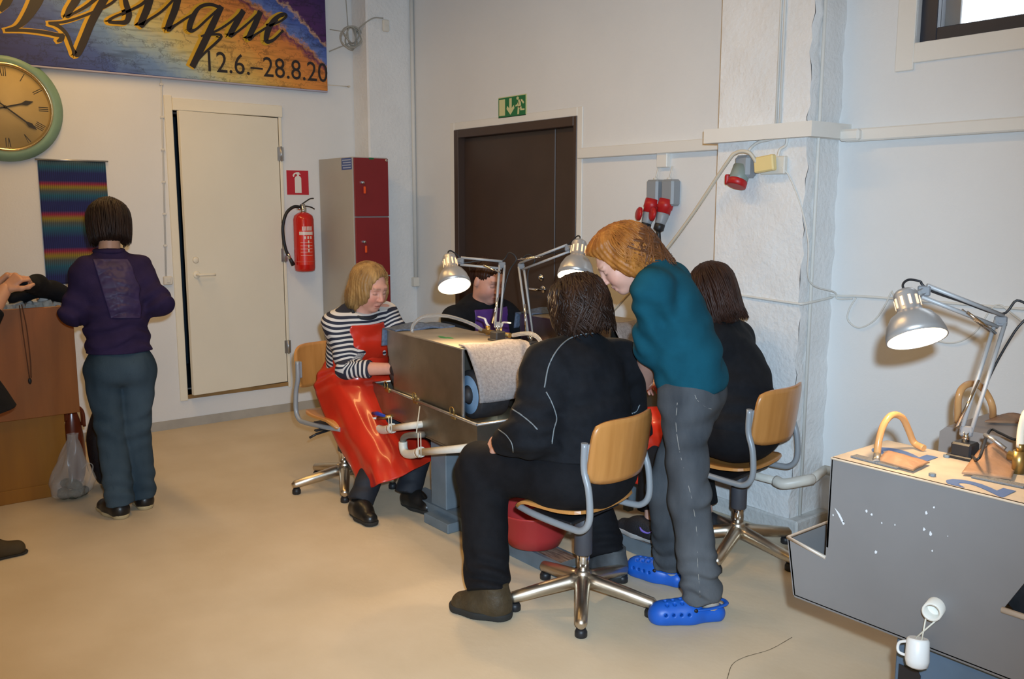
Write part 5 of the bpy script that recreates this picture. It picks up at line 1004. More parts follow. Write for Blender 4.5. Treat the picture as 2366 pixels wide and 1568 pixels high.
# ================================================================ FIGURE MODELLING (implicit surfaces -> one smooth mesh)
class Vol:
    def __init__(s, lo, hi, h):
        s.lo = V(lo, float); s.h = h; n = np.ceil((V(hi, float)-s.lo)/h).astype(int)+1
        s.ax = [(s.lo[i]+h*np.arange(n[i])).astype(np.float32) for i in range(3)]
        s.F = np.full(tuple(n), 0.2, np.float32)
    def _win(s, lo, hi):
        sl = []
        for i in range(3):
            a = int(max(0, math.floor((lo[i]-s.lo[i])/s.h))); b = int(min(len(s.ax[i]), math.ceil((hi[i]-s.lo[i])/s.h)+1))
            if b-a < 2: return None
            sl.append(slice(a, b))
        return tuple(sl)
    def pts(s, sl): return s.ax[0][sl[0]][:, None, None], s.ax[1][sl[1]][None, :, None], s.ax[2][sl[2]][None, None, :]
def prim_bounds(p):
    if p['t'] == 'c':
        r = max(p['ra'], p['rb']); a, b = V(p['a']), V(p['b']); return np.minimum(a, b)-r, np.maximum(a, b)+r
    r = max(p['r']); return V(p['c'])-r, V(p['c'])+r
def eval_prim(p, X, Y, Z):
    if p['t'] == 'c':
        a, b = V(p['a'], float), V(p['b'], float); ba = b-a; L2 = max(1e-9, float(ba@ba))
        px_, py_, pz_ = X-a[0], Y-a[1], Z-a[2]
        t_ = np.clip((px_*ba[0]+py_*ba[1]+pz_*ba[2])/L2, 0, 1)
        qx, qy, qz = px_-t_*ba[0], py_-t_*ba[1], pz_-t_*ba[2]
        if p.get('fl') is not None:
            n_, sc_ = p['fl']; dn = qx*n_[0]+qy*n_[1]+qz*n_[2]
            d2 = qx*qx+qy*qy+qz*qz+(sc_*sc_-1)*dn*dn
        else: d2 = qx*qx+qy*qy+qz*qz
        d = np.sqrt(d2)-(p['ra']+(p['rb']-p['ra'])*t_)
    else:
        c, r = V(p['c'], float), V(p['r'], float); R = p.get('R'); R = np.eye(3) if R is None else R
        px_, py_, pz_ = X-c[0], Y-c[1], Z-c[2]; k0 = 0; k1 = 0
        for i in range(3):
            q = (px_*R[0, i]+py_*R[1, i]+pz_*R[2, i])/r[i]; k0 = k0+q*q; k1 = k1+(q/r[i])**2
        k0 = np.sqrt(k0); k1 = np.sqrt(k1)+1e-6; d = k0*(k0-1)/k1
    for (pc_, pn) in p.get('cuts', ()):
        d = np.maximum(d, (X-pc_[0])*pn[0]+(Y-pc_[1])*pn[1]+(Z-pc_[2])*pn[2])
    return d.astype(np.float32)
def co(a, b, ra, rb=None, k=0.03, fl=None, cuts=(), op='+'): return dict(t='c', a=a, b=b, ra=ra, rb=ra if rb is None else rb, k=k, fl=fl, cuts=cuts, op=op)
def el(c, r, R=None, k=0.03, cuts=(), op='+'): return dict(t='e', c=c, r=r if not np.isscalar(r) else (r, r, r), R=R, k=k, cuts=cuts, op=op)
def build(prims, h, cuts=(), wr=(), noise=0.0, pad=0.02, nscale=1.0, lo=None, hi=None):
    if lo is None:
        bs = [prim_bounds(p) for p in prims if p['op'] == '+']; lo = np.min([b[0] for b in bs], 0)-pad; hi = np.max([b[1] for b in bs], 0)+pad
    v = Vol(lo, hi, h)
    for p in prims:
        b0, b1 = prim_bounds(p); m_ = p['k']+0.03; sl = v._win(b0-m_, b1+m_)
        if sl is None: continue
        X, Y, Z = v.pts(sl); d = eval_prim(p, X, Y, Z); F = v.F[sl]; k = max(p['k'], 1e-4)
        if p['op'] == '+':
            hh = np.maximum(k-np.abs(F-d), 0)/k; v.F[sl] = np.minimum(F, d)-hh*hh*k*0.25
        else:
            d = -d; hh = np.maximum(k-np.abs(F-d), 0)/k; v.F[sl] = np.maximum(F, d)+hh*hh*k*0.25
    full = (slice(0, len(v.ax[0])), slice(0, len(v.ax[1])), slice(0, len(v.ax[2]))); X, Y, Z = v.pts(full)
    for (c, r, n_, fr_, am) in wr:
        c = V(c); sl = v._win(c-2.2*r, c+2.2*r)
        if sl is None: continue
        x, y, z = v.pts(sl); x, y, z = x-c[0], y-c[1], z-c[2]; n_ = unit(n_)
        t1 = unit(np.cross(n_, (0.3, 0.5, 0.8)))
        s_ = x*n_[0]+y*n_[1]+z*n_[2]; q = x*t1[0]+y*t1[1]+z*t1[2]
        v.F[sl] += (am*np.exp(-(x*x+y*y+z*z)/(r*r))*np.sin(fr_*s_+2.0*np.sin(q*fr_*0.35+c[0]*9)+c[2]*7)).astype(np.float32)
    if noise:
        a = nscale
        v.F += (noise*(np.sin(31*a*X+9*a*Z+1.3)*np.sin(27*a*Y+14*a*X)+0.7*np.sin(43*a*Z+17*a*Y+2*np.sin(13*a*X))*np.sin(19*a*X-21*a*Y))).astype(np.float32)
    for (pc_, pn) in cuts: v.F = np.maximum(v.F, ((X-pc_[0])*pn[0]+(Y-pc_[1])*pn[1]+(Z-pc_[2])*pn[2]).astype(np.float32))
    return v
EDG = [(a, b) for a in range(8) for b in range(a+1, 8) if bin(a ^ b).count('1') == 1]
def nets(v):
    F = v.F; ins = F < 0; nx, ny, nz = F.shape
    cnt = np.zeros((nx-1, ny-1, nz-1), np.int8)
    for i in range(8):
        dx, dy, dz = i & 1, (i >> 1) & 1, (i >> 2) & 1
        cnt += ins[dx:nx-1+dx, dy:ny-1+dy, dz:nz-1+dz]
    I, J, K = np.nonzero((cnt > 0) & (cnt < 8)); n = len(I)
    idx = np.full((nx-1, ny-1, nz-1), -1, np.int32); idx[I, J, K] = np.arange(n)
    f = np.stack([F[I+(i & 1), J+((i >> 1) & 1), K+((i >> 2) & 1)] for i in range(8)], 1)
    S_ = np.zeros((n, 3)); C_ = np.zeros(n)
    for a, b in EDG:
        fa, fb = f[:, a], f[:, b]; m_ = (fa < 0) != (fb < 0); t_ = np.where(m_, fa/np.where(m_, fa-fb, 1), 0)
        pa = V([a & 1, (a >> 1) & 1, (a >> 2) & 1], float); pb = V([b & 1, (b >> 1) & 1, (b >> 2) & 1], float)
        S_ += np.where(m_[:, None], pa+t_[:, None]*(pb-pa), 0); C_ += m_
    pos = v.lo+(np.stack([I, J, K], 1)+S_/np.maximum(C_, 1)[:, None])*v.h
    Q = []
    for ax in range(3):
        A = ins; B = np.roll(ins, -1, ax); ch = A != B
        sl = [slice(1, None)]*3; sl[ax] = slice(0, -1); ii = np.argwhere(ch[tuple(sl)]);
        off = V([1, 1, 1]); off[ax] = 0; ii = ii+off
        lim = V([nx-1, ny-1, nz-1]); ok = np.ones(len(ii), bool)
        for a in range(3): ok &= ii[:, a] < lim[a]
        ii = ii[ok]
        u, w_ = [(1, 2), (2, 0), (0, 1)][ax]; du = np.zeros(3, int); du[u] = 1; dw = np.zeros(3, int); dw[w_] = 1
        g = lambda q: idx[q[:, 0], q[:, 1], q[:, 2]]
        q = np.stack([g(ii-du-dw), g(ii-dw), g(ii), g(ii-du)], 1)
        fl_ = ~ins[ii[:, 0], ii[:, 1], ii[:, 2]]; q[fl_] = q[fl_][:, ::-1]
        Q.append(q[(q >= 0).all(1)])
    return pos, np.concatenate(Q)
def mesh_np(name, pos, quads, org=(0, 0, 0), attrs=None):
    me = bpy.data.meshes.new(name); n, m_ = len(pos), len(quads); me.vertices.add(n)
    me.vertices.foreach_set('co', (pos-V(org, float)).astype(np.float32).ravel())
    me.loops.add(4*m_); me.loops.foreach_set('vertex_index', quads.astype(np.int32).ravel()); me.polygons.add(m_)
    me.polygons.foreach_set('loop_start', np.arange(0, 4*m_, 4, dtype=np.int32)); me.polygons.foreach_set('loop_total', np.full(m_, 4, np.int32))
    me.polygons.foreach_set('use_smooth', np.ones(m_, bool)); me.update(calc_edges=True); me.validate()
    for k, a in (attrs or {}).items():
        a = np.asarray(a, np.float32)
        if a.ndim == 2:
            at = me.attributes.new(k, 'FLOAT_COLOR', 'POINT'); at.data.foreach_set('color', np.concatenate([a, np.ones((len(a), 1), np.float32)], 1).ravel())
        else: at = me.attributes.new(k, 'FLOAT', 'POINT'); at.data.foreach_set('value', a)
    return me
def sample(v, P_):
    q = (np.atleast_2d(P_)-v.lo)/v.h; n = V(v.F.shape)-2; i0 = np.clip(np.floor(q).astype(int), 0, n); t_ = np.clip(q-i0, 0, 1); out = 0
    for i in range(8):
        d = V([i & 1, (i >> 1) & 1, (i >> 2) & 1]); w_ = np.prod(np.where(d, t_, 1-t_), 1); k = i0+d; out = out+w_*v.F[k[:, 0], k[:, 1], k[:, 2]]
    return out
def trace(v, x, y, d0=2.0, d1=7.0, n=1600):
    ds = np.linspace(d0, d1, n); pts = Cv[None]+ray(x, y)[None]*ds[:, None]; lo = v.lo; hi = V([a[-1] for a in v.ax])
    ok = ((pts > lo+v.h) & (pts < hi-v.h)).all(1); f = np.full(n, 1.0); f[ok] = sample(v, pts[ok]); k = np.nonzero(f < 0)[0]
    return None if len(k) == 0 else pts[k[0]]
def seam(v, pix, r=0.0022, lift=0.0005, n=6, seg=6):
    pts = []
    for p in smooth_path([V([x, y, 0.0]) for x, y in pix], n):
        q = trace(v, p[0], p[1])
        if q is not None: pts.append(q-unit(q-Cv)*lift)
    return MB().tube(pts, r, seg) if len(pts) > 2 else None
# ---------------------------------------------------------------- heads
M_skin = mat('skin', (0.6, 0.4, 0.3), 0.5, vcol='Col', sub=0.12, var=0.06, scale=40)
def head_prims(c, Rh, s, neck, nr=0.052, jaw=1.0, plump=0.0):
    q = lambda x, y, z: V(c)+Rh@(V([x, y, z])*s)
    e = lambda x, y, z, r, k, op='+', R=None: el(q(x, y, z), tuple(V(r)*s), Rh if R is None else R, k*s, op=op)
    pr = [e(-0.012, 0, 0.030, (0.098, 0.076, 0.090), 0.02), e(0.036, 0, -0.030, (0.056, 0.058+0.01*plump, 0.078), 0.04), e(0.022, 0, -0.062, (0.055, 0.052*jaw+0.014*plump, 0.042), 0.03)]
    pr += [e(0.067, 0, -0.094, (0.020, 0.024, 0.017), 0.03)]
    pr += [e(0.056, sg*0.034, -0.032, (0.027+0.006*plump, 0.026, 0.028), 0.03) for sg in (-1, 1)]
    pr += [co(q(0.080, -0.034, 0.028), q(0.080, 0.034, 0.028), 0.013*s, k=0.02*s)]
    pr += [e(0.100, sg*0.031, 0.007, (0.017, 0.018, 0.012), 0.014, '-') for sg in (-1, 1)]
    pr += [e(0.0755, sg*0.031, 0.006, (0.0145, 0.0155, 0.0135), 0.004) for sg in (-1, 1)]
    pr += [co(q(0.085, 0, 0.018), q(0.110, 0, -0.026), 0.0075*s, 0.0115*s, 0.014*s)]
    pr += [e(0.102, sg*0.011, -0.031, (0.010, 0.0075, 0.0075), 0.008) for sg in (-1, 1)]
    pr += [co(q(0.0865, -0.017, -0.0605), q(0.0865, 0.017, -0.0605), 0.0065*s, k=0.008*s), co(q(0.0935, -0.007, -0.060), q(0.0935, 0.007, -0.060), 0.0062*s, k=0.008*s)]
    pr += [co(q(0.088, -0.013, -0.0735), q(0.088, 0.013, -0.0735), 0.0075*s, k=0.008*s)]
    pr += [co(q(0.1005, -0.022, -0.0672), q(0.1005, 0.022, -0.0672), 0.003*s, k=0.003*s, op='-')]
    pr += [e(-0.006, sg*0.078, -0.006, (0.018, 0.009, 0.030), 0.008) for sg in (-1, 1)]
    pr += [co(q(-0.026, 0, -0.045), neck, nr*s, nr*1.08, 0.03)]
    return pr, q
def head_color(pos, c, Rh, s, tone, lip, brow, flush=0.3, lash=(0.10, 0.05, 0.035)):
    L = (pos-V(c))@Rh/s; x, y, z = L[:, 0], L[:, 1], L[:, 2]; col = np.tile(V(tone, float), (len(pos), 1)); ay = np.abs(y)
    def mix(w_, c2): w_ = np.clip(w_, 0, 1)[:, None]; return col*(1-w_)+V(c2)*w_
    g = lambda d, s_: np.exp(-(d/s_)**2)
    col = mix(flush*g(np.sqrt((ay-0.042)**2+(z+0.032)**2), 0.024)*(x > 0.02), (tone[0]*1.0, tone[1]*0.62, tone[2]*0.58))
    col = mix(flush*0.9*g(np.sqrt(y**2+(z+0.028)**2), 0.015)*(x > 0.085), (tone[0]*1.0, tone[1]*0.66, tone[2]*0.62))
    col = mix(0.85*g(np.abs(z+0.067), 0.0085)*g(ay, 0.021)*(x > 0.07), lip)
    col = mix(0.9*g(np.abs(z+0.0672), 0.0025)*(ay < 0.021)*(x > 0.07), V(lip)*0.45)
    col = mix(0.6*g(np.abs(z-0.033+0.10*(ay-0.03)**2*30), 0.0045)*(ay > 0.012)*(ay < 0.050)*(x > 0.05), brow)
    col = mix(0.65*g(np.abs(z+0.0025-0.35*(ay-0.031)**2*20), 0.0026)*(ay > 0.016)*(ay < 0.047)*(x > 0.06), lash)
    col = mix(0.10*g(np.sqrt((ay-0.031)**2+(z-0.012)**2), 0.012)*(x > 0.05), V(tone)*0.7)  # soft shade of the eyelids mixed into the skin colour
    return col
def strands(c, Rh, s, n, a0, a1, rad, zend, thick, seed, crown=(-0.02, 0, 0.125), curl=0.0, flick=0.0, part_y=0.0, front=None, jit=0.012):
    # tapered locks laid over the skull; a0..a1 azimuth range in degrees (0 = face, 180 = nape); rad(az) horizontal reach, zend(az) end height
    R_ = random.Random(seed); mb = MB()
    for i in range(n):
        az = math.radians(R_.uniform(a0, a1)); ze = zend(math.degrees(az))*(1+R_.uniform(-0.12, 0.12)); rd = rad(math.degrees(az))+R_.uniform(-0.004, 0.004)
        pts = []; st = R_.uniform(0.0, 0.35); ph = R_.uniform(0, 6)
        for k in range(9):
            t_ = st+(1-st)*k/8
            if t_ < 0.5: th = t_/0.5*math.pi/2; r_ = rd*math.sin(th); z_ = crown[2]*math.cos(th)+0.02*math.sin(th)
            else: u = (t_-0.5)/0.5; r_ = rd*(1-0.10*u*u)+flick*max(0, u-0.7)*0.3; z_ = 0.02+(ze-0.02)*u
            aa = az+curl*math.sin(ph+t_*9)*0.16+R_.uniform(-1, 1)*0.012
            pts.append(V(c)+Rh@(V([crown[0]+r_*math.cos(aa)*1.12, part_y*(1-t_)+r_*math.sin(aa), z_+curl*0.006*math.sin(ph*2+t_*14)])*s))
        w_ = thick*R_.uniform(0.7, 1.3)
        mb.tube(pts, [w_*0.5]+[w_]*5+[w_*0.85, w_*0.6, w_*0.2], 5, flat=0.55)
    return mb
# ---------------------------------------------------------------- hands
def hand_prims(wr_, d, n_, s=1.0, curl=0.5, mirror=1, spread=0.06, thumb=0.5):
    d = unit(d); n_ = unit(V(n_)-d*np.dot(n_, d)); sd = np.cross(n_, d)*mirror       # sd points to the thumb side
    w_ = V(wr_, float); pr = [co(w_-d*0.05, w_+d*0.01, 0.026*s, 0.026*s, 0.02, fl=(n_, 1.25))]
    for k, off in enumerate((0.026, 0.009, -0.009, -0.026)):
        pr.append(co(w_+d*0.012+sd*off*0.6*s, w_+d*0.082*s+sd*off*s, 0.015*s, 0.0135*s, 0.016, fl=(n_, 1.2)))
    Ls = [(0.040, 0.024, 0.019), (0.044, 0.028, 0.020), (0.041, 0.026, 0.020), (0.032, 0.019, 0.017)]
    for k, off in enumerate((0.0285, 0.0095, -0.0095, -0.0275)):
        p = w_+d*(0.086-0.004*abs(k-1))*s+sd*off*s; a = curl*(0.75+0.12*k); dirn = unit(d+sd*spread*(1.5-k)); r_ = 0.0092*s
        for j, L in enumerate(Ls[k]):
            dd = dirn*math.cos(a)-n_*math.sin(a); q = p+dd*L*s; pr.append(co(p, q, r_, r_*0.9, 0.004)); p = q; r_ *= 0.9; a += curl*(0.95 if j == 0 else 0.6)
    p = w_+d*0.02*s+sd*0.024*s; td = unit(d*0.75+sd*0.65-n_*0.35*thumb)
    for j, L in enumerate((0.046, 0.034, 0.027)):
        q = p+td*L*s; pr.append(co(p, q, (0.0165, 0.0115, 0.0105)[j]*s, (0.012, 0.0105, 0.009)[j]*s, 0.010)); p = q; td = unit(td+d*0.22-sd*0.25*(j+1)*thumb-n_*0.12)
    return pr
def make_body(root, coarse, heads, hands, tone, hc=0.010, hh=0.0032, hf=0.0030, headcol=None):
    P_, Q_, C_ = [], [], []; n = 0
    for (prs, h, colf) in ([(coarse, hc, None)] if coarse else [])+[(p, hh, headcol) for p in heads]+[(p, hf, None) for p in hands]:
        v = build(prs, h); a, q = nets(v); P_.append(a); Q_.append(q+n); n += len(a)
        C_.append(colf(a) if colf else np.tile(V(tone, float), (len(a), 1)))
    me = mesh_np('body', np.concatenate(P_), np.concatenate(Q_), root.location, {'Col': np.concatenate(C_)}); return part(root, 'body', me, M_skin, local=True)
def cloth(root, name, prims, m_, h=0.0065, cuts=(), wr=(), noise=0.0, nscale=1.0, label=None, attrs=None, par=None, kind=None):
    v = build(prims, h, cuts, wr, noise, nscale=nscale); a, q = nets(v)
    org = V(root.location)
    me = mesh_np(name, a, q, org, attrs(a) if attrs else None); o = part(par if par is not None else root, name, me, m_, label=label, local=True); return o, v
def torso(pel, chest, shL, shR, neck, f, g=0.0, pr=(0.12, 0.17, 0.13), be=(0.12, 0.155), ch=(0.115, 0.155, 0.17), sr=0.062, bust=0.0, bustz=0.02):
    f = unit(f); up = unit(V(chest)-V(pel)); Rp = frame(f); Rc = frame(unit(f-up*np.dot(f, up)), up); mid = (V(pel)+V(chest))/2
    out = [el(pel, tuple(V(pr)+g), Rp, 0.05), el(mid, (be[0]+g, be[1]+g, 0.16+g), Rc, 0.09), el(chest, tuple(V(ch)+g), Rc, 0.08)]
    out += [co(shL, shR, sr+g, k=0.07), co(shL, neck, sr*0.75+g, 0.05+g*0.6, 0.05), co(shR, neck, sr*0.75+g, 0.05+g*0.6, 0.05)]
    if bust: out += [el(V(chest)+Rc@V([ch[0]*0.72, sg*0.075, -0.03-bustz]), (0.07+bust, 0.085+g, 0.085), Rc, 0.05) for sg in (-1, 1)]
    return out
def limb(a, b, c, r, k=0.035, cut=None, g=0.0, fl=None):       # three-joint limb with radii r = (root, mid, end)
    cuts = ()
    a, b, c = V(a), V(b), V(c)
    if cut is not None: n_ = unit(c-b); cuts = [(c+n_*cut, n_)]
    e = c if cut is None else c+unit(c-b)*(cut+0.05)
    return [co(a, b, r[0]+g, r[1]+g, k, fl=fl), co(b, e, r[1]+g, r[2]+g, k, cuts=cuts, fl=fl)]
def shoe(root, heel, toe, m_up, m_sole, w_=0.042, hgt=0.075, h=0.005, name='shoe', ankle=None, solez=0.022, shaft=None, wr=()):
    heel, toe = V(heel, float), V(toe, float); d = unit((toe-heel)*V([1, 1, 0])); L = np.linalg.norm((toe-heel)[:2]); z0 = min(heel[2], toe[2])
    b = lambda u, z: heel*V([1, 1, 0])+d*L*u+EZ*(z0+z)
    pr = [co(b(0.12, 0.03), b(0.5, 0.032), w_*0.82, w_*0.9, 0.03), co(b(0.5, 0.032), b(0.85, 0.028), w_*0.98, w_*0.85, 0.03), co(b(0.12, 0.045), b(0.55, 0.04+hgt*0.2), w_*0.75, w_*0.7, 0.04), co(b(0.14, hgt*0.6), b(0.38, hgt*0.75), w_*0.75, w_*0.8, 0.04)]
    if shaft: pr.append(co(b(0.2, hgt*0.6), b(0.22, shaft), w_*1.0, w_*1.05, 0.03, cuts=[(b(0.2, shaft-0.02), EZ)]))
    o, v = cloth(root, name, pr, m_up, h, cuts=[(b(0, solez*0.6), -EZ)], wr=wr)
    so = [co(b(0.10, 0.02), b(0.5, 0.02), w_*0.95, w_*1.0, 0.03), co(b(0.5, 0.02), b(0.88, 0.02), w_*1.08, w_*0.9, 0.03)]
    cloth(root, 'sole', so, m_sole, h, cuts=[(b(0, 0.001), -EZ), (b(0, solez), EZ)], par=o)
    return o, v
# ================================================================ PEOPLE
M_blk = mat('black_knit', (0.008, 0.009, 0.012), 0.85, spec=0.25, var=0.3, scale=30, bump=0.25, bscale=300, bdist=0.004)
M_blk2 = mat('black_trousers', (0.007, 0.007, 0.009), 0.85, spec=0.25, var=0.3, scale=25, bump=0.2, bscale=250, bdist=0.004)
M_navy = mat('dark_trousers', (0.014, 0.017, 0.025), 0.75, var=0.3, scale=20)
M_pipe = mat('grey_piping', (0.17, 0.19, 0.20), 0.6)
M_teal = mat('teal_knit', (0.007, 0.075, 0.112), 0.95, spec=0.15, var=0.3, scale=7, bump=0.3, bscale=260, bdist=0.004)
M_gjean = mat('grey_denim', (0.040, 0.045, 0.052), 0.92, spec=0.15, col2=(0.105, 0.112, 0.122), scale=5, bump=0.35, bscale=330, bdist=0.004, stretch=(1, 1, 0.4))
M_bjean = mat('blue_denim', (0.022, 0.040, 0.058), 0.92, spec=0.15, col2=(0.052, 0.080, 0.105), scale=4, bump=0.35, bscale=330, bdist=0.004, stretch=(1, 1, 0.4))
M_stitch = mat('pale_stitching', (0.26, 0.25, 0.23), 0.8)
M_purp = mat('purple_jersey', (0.026, 0.017, 0.054), 0.92, spec=0.15, var=0.2, scale=12, bump=0.2, bscale=250, bdist=0.004)
M_satin = mat('purple_satin', (0.036, 0.024, 0.080), 0.48, spec=0.3, var=0.25, scale=18)
M_apron = mat('red_rubber_apron', (0.60, 0.030, 0.012), 0.28, var=0.18, scale=6, coat=0.25)
M_papron = mat('purple_apron', (0.085, 0.025, 0.18), 0.6, var=0.2, scale=10)
M_leath = mat('worn_black_leather', (0.014, 0.013, 0.012), 0.35, var=0.3, scale=25)
M_boot = mat('brown_boot_leather', (0.060, 0.040, 0.018), 0.6, var=0.35, scale=18, bump=0.2, bscale=60)
M_gboot = mat('grey_boot', (0.085, 0.09, 0.095), 0.7, var=0.3, scale=20)
M_sole = mat('dark_sole', (0.02, 0.019, 0.017), 0.8); M_wsole = mat('pale_sole', (0.42, 0.40, 0.38), 0.6)
M_clog = mat('blue_clog', (0.012, 0.11, 0.52), 0.42, var=0.12, scale=14)
def hairmat(name, a, b, rough=0.38): return mat(name, tuple(c*0.8 for c in a), rough+0.1, col2=tuple(c*0.8 for c in b), scale=26, stretch=(1, 1, 0.35), spec=0.28)
H_brown = hairmat('hair_dark_brown', (0.018, 0.008, 0.005), (0.045, 0.020, 0.011)); H_dark = hairmat('hair_black_brown', (0.012, 0.006, 0.005), (0.028, 0.014, 0.010))
H_mid = hairmat('hair_chestnut', (0.028, 0.011, 0.007), (0.055, 0.022, 0.013)); H_blond = hairmat('hair_dark_blond', (0.48, 0.28, 0.10), (0.24, 0.13, 0.05)); H_red = hairmat('hair_copper', (0.50, 0.19, 0.035), (0.26, 0.085, 0.017))
TONE = (0.62, 0.34, 0.23)
def hair_cap(root, c, Rh, s, m_, extra=(), vol=0.0, face=True, ridge=0.0022, h=0.005, facecut=None, zmin=None):
    q = lambda x, y, z: V(c)+Rh@(V([x, y, z])*s)
    pr = [el(q(-0.018, 0, 0.036), tuple(V([0.108+vol, 0.088+vol, 0.098+vol])*s), Rh, 0.02)]
    for (x, y, z, a, b, d) in extra: pr.append(el(q(x, y, z), tuple(V([a, b, d])*s), Rh, 0.03*s))
    fc = facecut or [(0.092, 0, -0.045, 0.062, 0.070, 0.088)]
    for (x, y, z, a, b, d) in fc: pr.append(el(q(x, y, z), tuple(V([a, b, d])*s), Rh, 0.012*s, op='-'))
    v = build(pr, h); X, Y, Z = v.pts((slice(None),)*3)
    lx = (X-c[0])*Rh[0, 0]+(Y-c[1])*Rh[1, 0]+(Z-c[2])*Rh[2, 0]; ly = (X-c[0])*Rh[0, 1]+(Y-c[1])*Rh[1, 1]+(Z-c[2])*Rh[2, 1]; lz = (X-c[0])*Rh[0, 2]+(Y-c[1])*Rh[1, 2]+(Z-c[2])*Rh[2, 2]
    az = np.arctan2(ly, lx+0.02)
    v.F += (ridge*(np.sin(34*az+6*np.sin(lz*22))+0.6*np.sin(71*az+4*np.sin(lz*37+1)))).astype(np.float32)
    if zmin is not None: v.F = np.maximum(v.F, (zmin*s-lz).astype(np.float32))
    a, qd = nets(v); o = part(root, 'hair', mesh_np('hair', a, qd, root.location), m_, local=True); return o, v
def rel(root, mb): return mb
def pers(label, loc): return thing('person', label, 'person', loc)
# ---------------------------------------------------------------- woman in black, seated with her back to the camera
def person_black():
    f = unit((-0.98, -0.18, 0)); l = np.cross(EZ, f); r = pers('person in black top with grey piping, seated beside the felt flap', (-2.5, 2.36, 0))
    pel = V([-2.53, 2.355, 0.585]); hL, hR = pel+l*0.10, pel-l*0.10; kL, kR = V([-2.895, 2.13, 0.525]), V([-2.86, 2.60, 0.52]); aL, aR = V([-2.665, 1.985, 0.10]), V([-2.650, 2.62, 0.10])
    chest = V([-2.575, 2.385, 0.900]); sL, sR = P(1268, 850, 3.46), P(1430, 842, 3.70); nk = P(1340, 782, 3.56); hc = P(1332, 712, 3.58)
    eL, wL = P(1232, 995, 3.38), P(1158, 1030, 3.56); eR, wR = P(1452, 1000, 3.80), P(1370, 1010, 4.05)
    Rh = frame((-0.93, -0.20, -0.32)); tone = (0.62, 0.34, 0.25)
    hp, q = head_prims(hc, Rh, 1.0, nk+V([0, 0, -0.02]), 0.058)
    coarse = torso(pel, chest, sL, sR, nk, f, -0.03, (0.17, 0.20, 0.12), (0.17, 0.19), (0.15, 0.19, 0.17))+limb(sL, eL, wL, (0.05, 0.042, 0.030))+limb(sR, eR, wR, (0.05, 0.042, 0.030))+limb(hL, kL, aL, (0.07, 0.045, 0.032))+limb(hR, kR, aR, (0.07, 0.045, 0.032))
    hands = [hand_prims(wL+unit(wL-eL)*0.02, unit((-0.92, 0.20, -0.10)), (-0.1, -0.8, 0.5), 0.95, 0.9, 1), hand_prims(wR, unit((-0.9, -0.1, -0.2)), (0, 0.2, 1), 0.95, 0.7, -1)]
    make_body(r, coarse, [hp], hands, tone, headcol=lambda p: head_color(p, hc, Rh, 1.0, tone, (0.5, 0.16, 0.13), (0.05, 0.03, 0.02)))
    pr = torso(pel+EZ*0.03, chest, sL, sR, nk, f, 0.0, (0.20, 0.235, 0.13), (0.195, 0.225), (0.165, 0.215, 0.185), 0.082)
    cutL, cutR = None, None
    pr += limb(sL, eL, wL, (0.105, 0.092, 0.066), 0.05, cut=-0.035)+limb(sR, eR, wR, (0.105, 0.088, 0.062), 0.05, cut=-0.045)
    up = unit(nk-chest)
    top, v = cloth(r, 'knit_top', pr, M_blk, 0.006, cuts=[(nk+EZ*0.030-f*0.0, unit(EZ*0.95+f*0.35)), (pel+EZ*0.06, -EZ)], wr=[(eL, 0.13, eL-sL, 80, 0.010), (pel+EZ*0.16, 0.20, unit(EZ+0.3*l), 62, 0.009), (sL-EZ*0.05, 0.13, (0.3, 0.6, 1), 60, 0.007), (chest-f*0.1+l*0.1, 0.16, unit(EZ+0.5*l), 48, 0.006)], noise=0.002)
    for pix in ([(1402, 768), (1360, 770), (1320, 780), (1290, 805), (1268, 845), (1258, 895)], [(1262, 905), (1275, 930), (1286, 965), (1280, 990), (1275, 1025)], [(1175, 940), (1200, 955), (1225, 975), (1242, 992)], [(1152, 992), (1170, 1005), (1183, 1025), (1186, 1044)], [(1478, 935), (1470, 950), (1460, 955)]):
        sm_ = seam(v, pix, 0.0030)
        if sm_: part(top, 'piping', sm_, M_pipe)
    tr = [el(pel-EZ*0.045, (0.205, 0.252, 0.135), frame(f), 0.06)]+limb(hL, kL, aL, (0.130, 0.100, 0.086), 0.06, cut=-0.005)+limb(hR, kR, aR, (0.130, 0.100, 0.086), 0.06, cut=-0.01)
    trs, v2 = cloth(r, 'trousers', tr, M_blk2, 0.007, cuts=[(V([0, 0, 0.448]), -EZ)] if False else (), wr=[(aL+EZ*0.06, 0.10, (0.2, 0.3, 1), 95, 0.013), (aR+EZ*0.06, 0.09, EZ, 95, 0.012), (kL-EZ*0.05, 0.14, (1, 1, 0.8), 55, 0.008), (pel+f*0.22, 0.15, (1, 0.4, 0.2), 50, 0.007)], noise=0.0025)
    shoe(r, V([-2.615, 2.025, 0.0]), V([-2.80, 1.925, 0.0]), M_boot, M_sole, 0.058, 0.13, shaft=0.165, name='boot', solez=0.03)
    shoe(r, V([-2.585, 2.628, 0.0]), V([-2.765, 2.64, 0.0]), M_gboot, M_sole, 0.055, 0.12, shaft=0.16, name='boot', solez=0.03)
    ho, hv = hair_cap(r, hc, Rh, 1.0, H_brown, [(-0.045, 0, -0.035, 0.098, 0.108, 0.085), (0.0, 0.078, -0.04, 0.06, 0.032, 0.07), (0.0, -0.078, -0.04, 0.06, 0.032, 0.07)], 0.008)
    part(ho, 'hair_locks', strands(hc, Rh, 1.0, 420, 30, 330, lambda a: 0.113, lambda a: -0.112, 0.0065, 3, curl=1.9, flick=0.05), H_brown, kind='stuff')
    # back pocket hint on the trousers
    return r
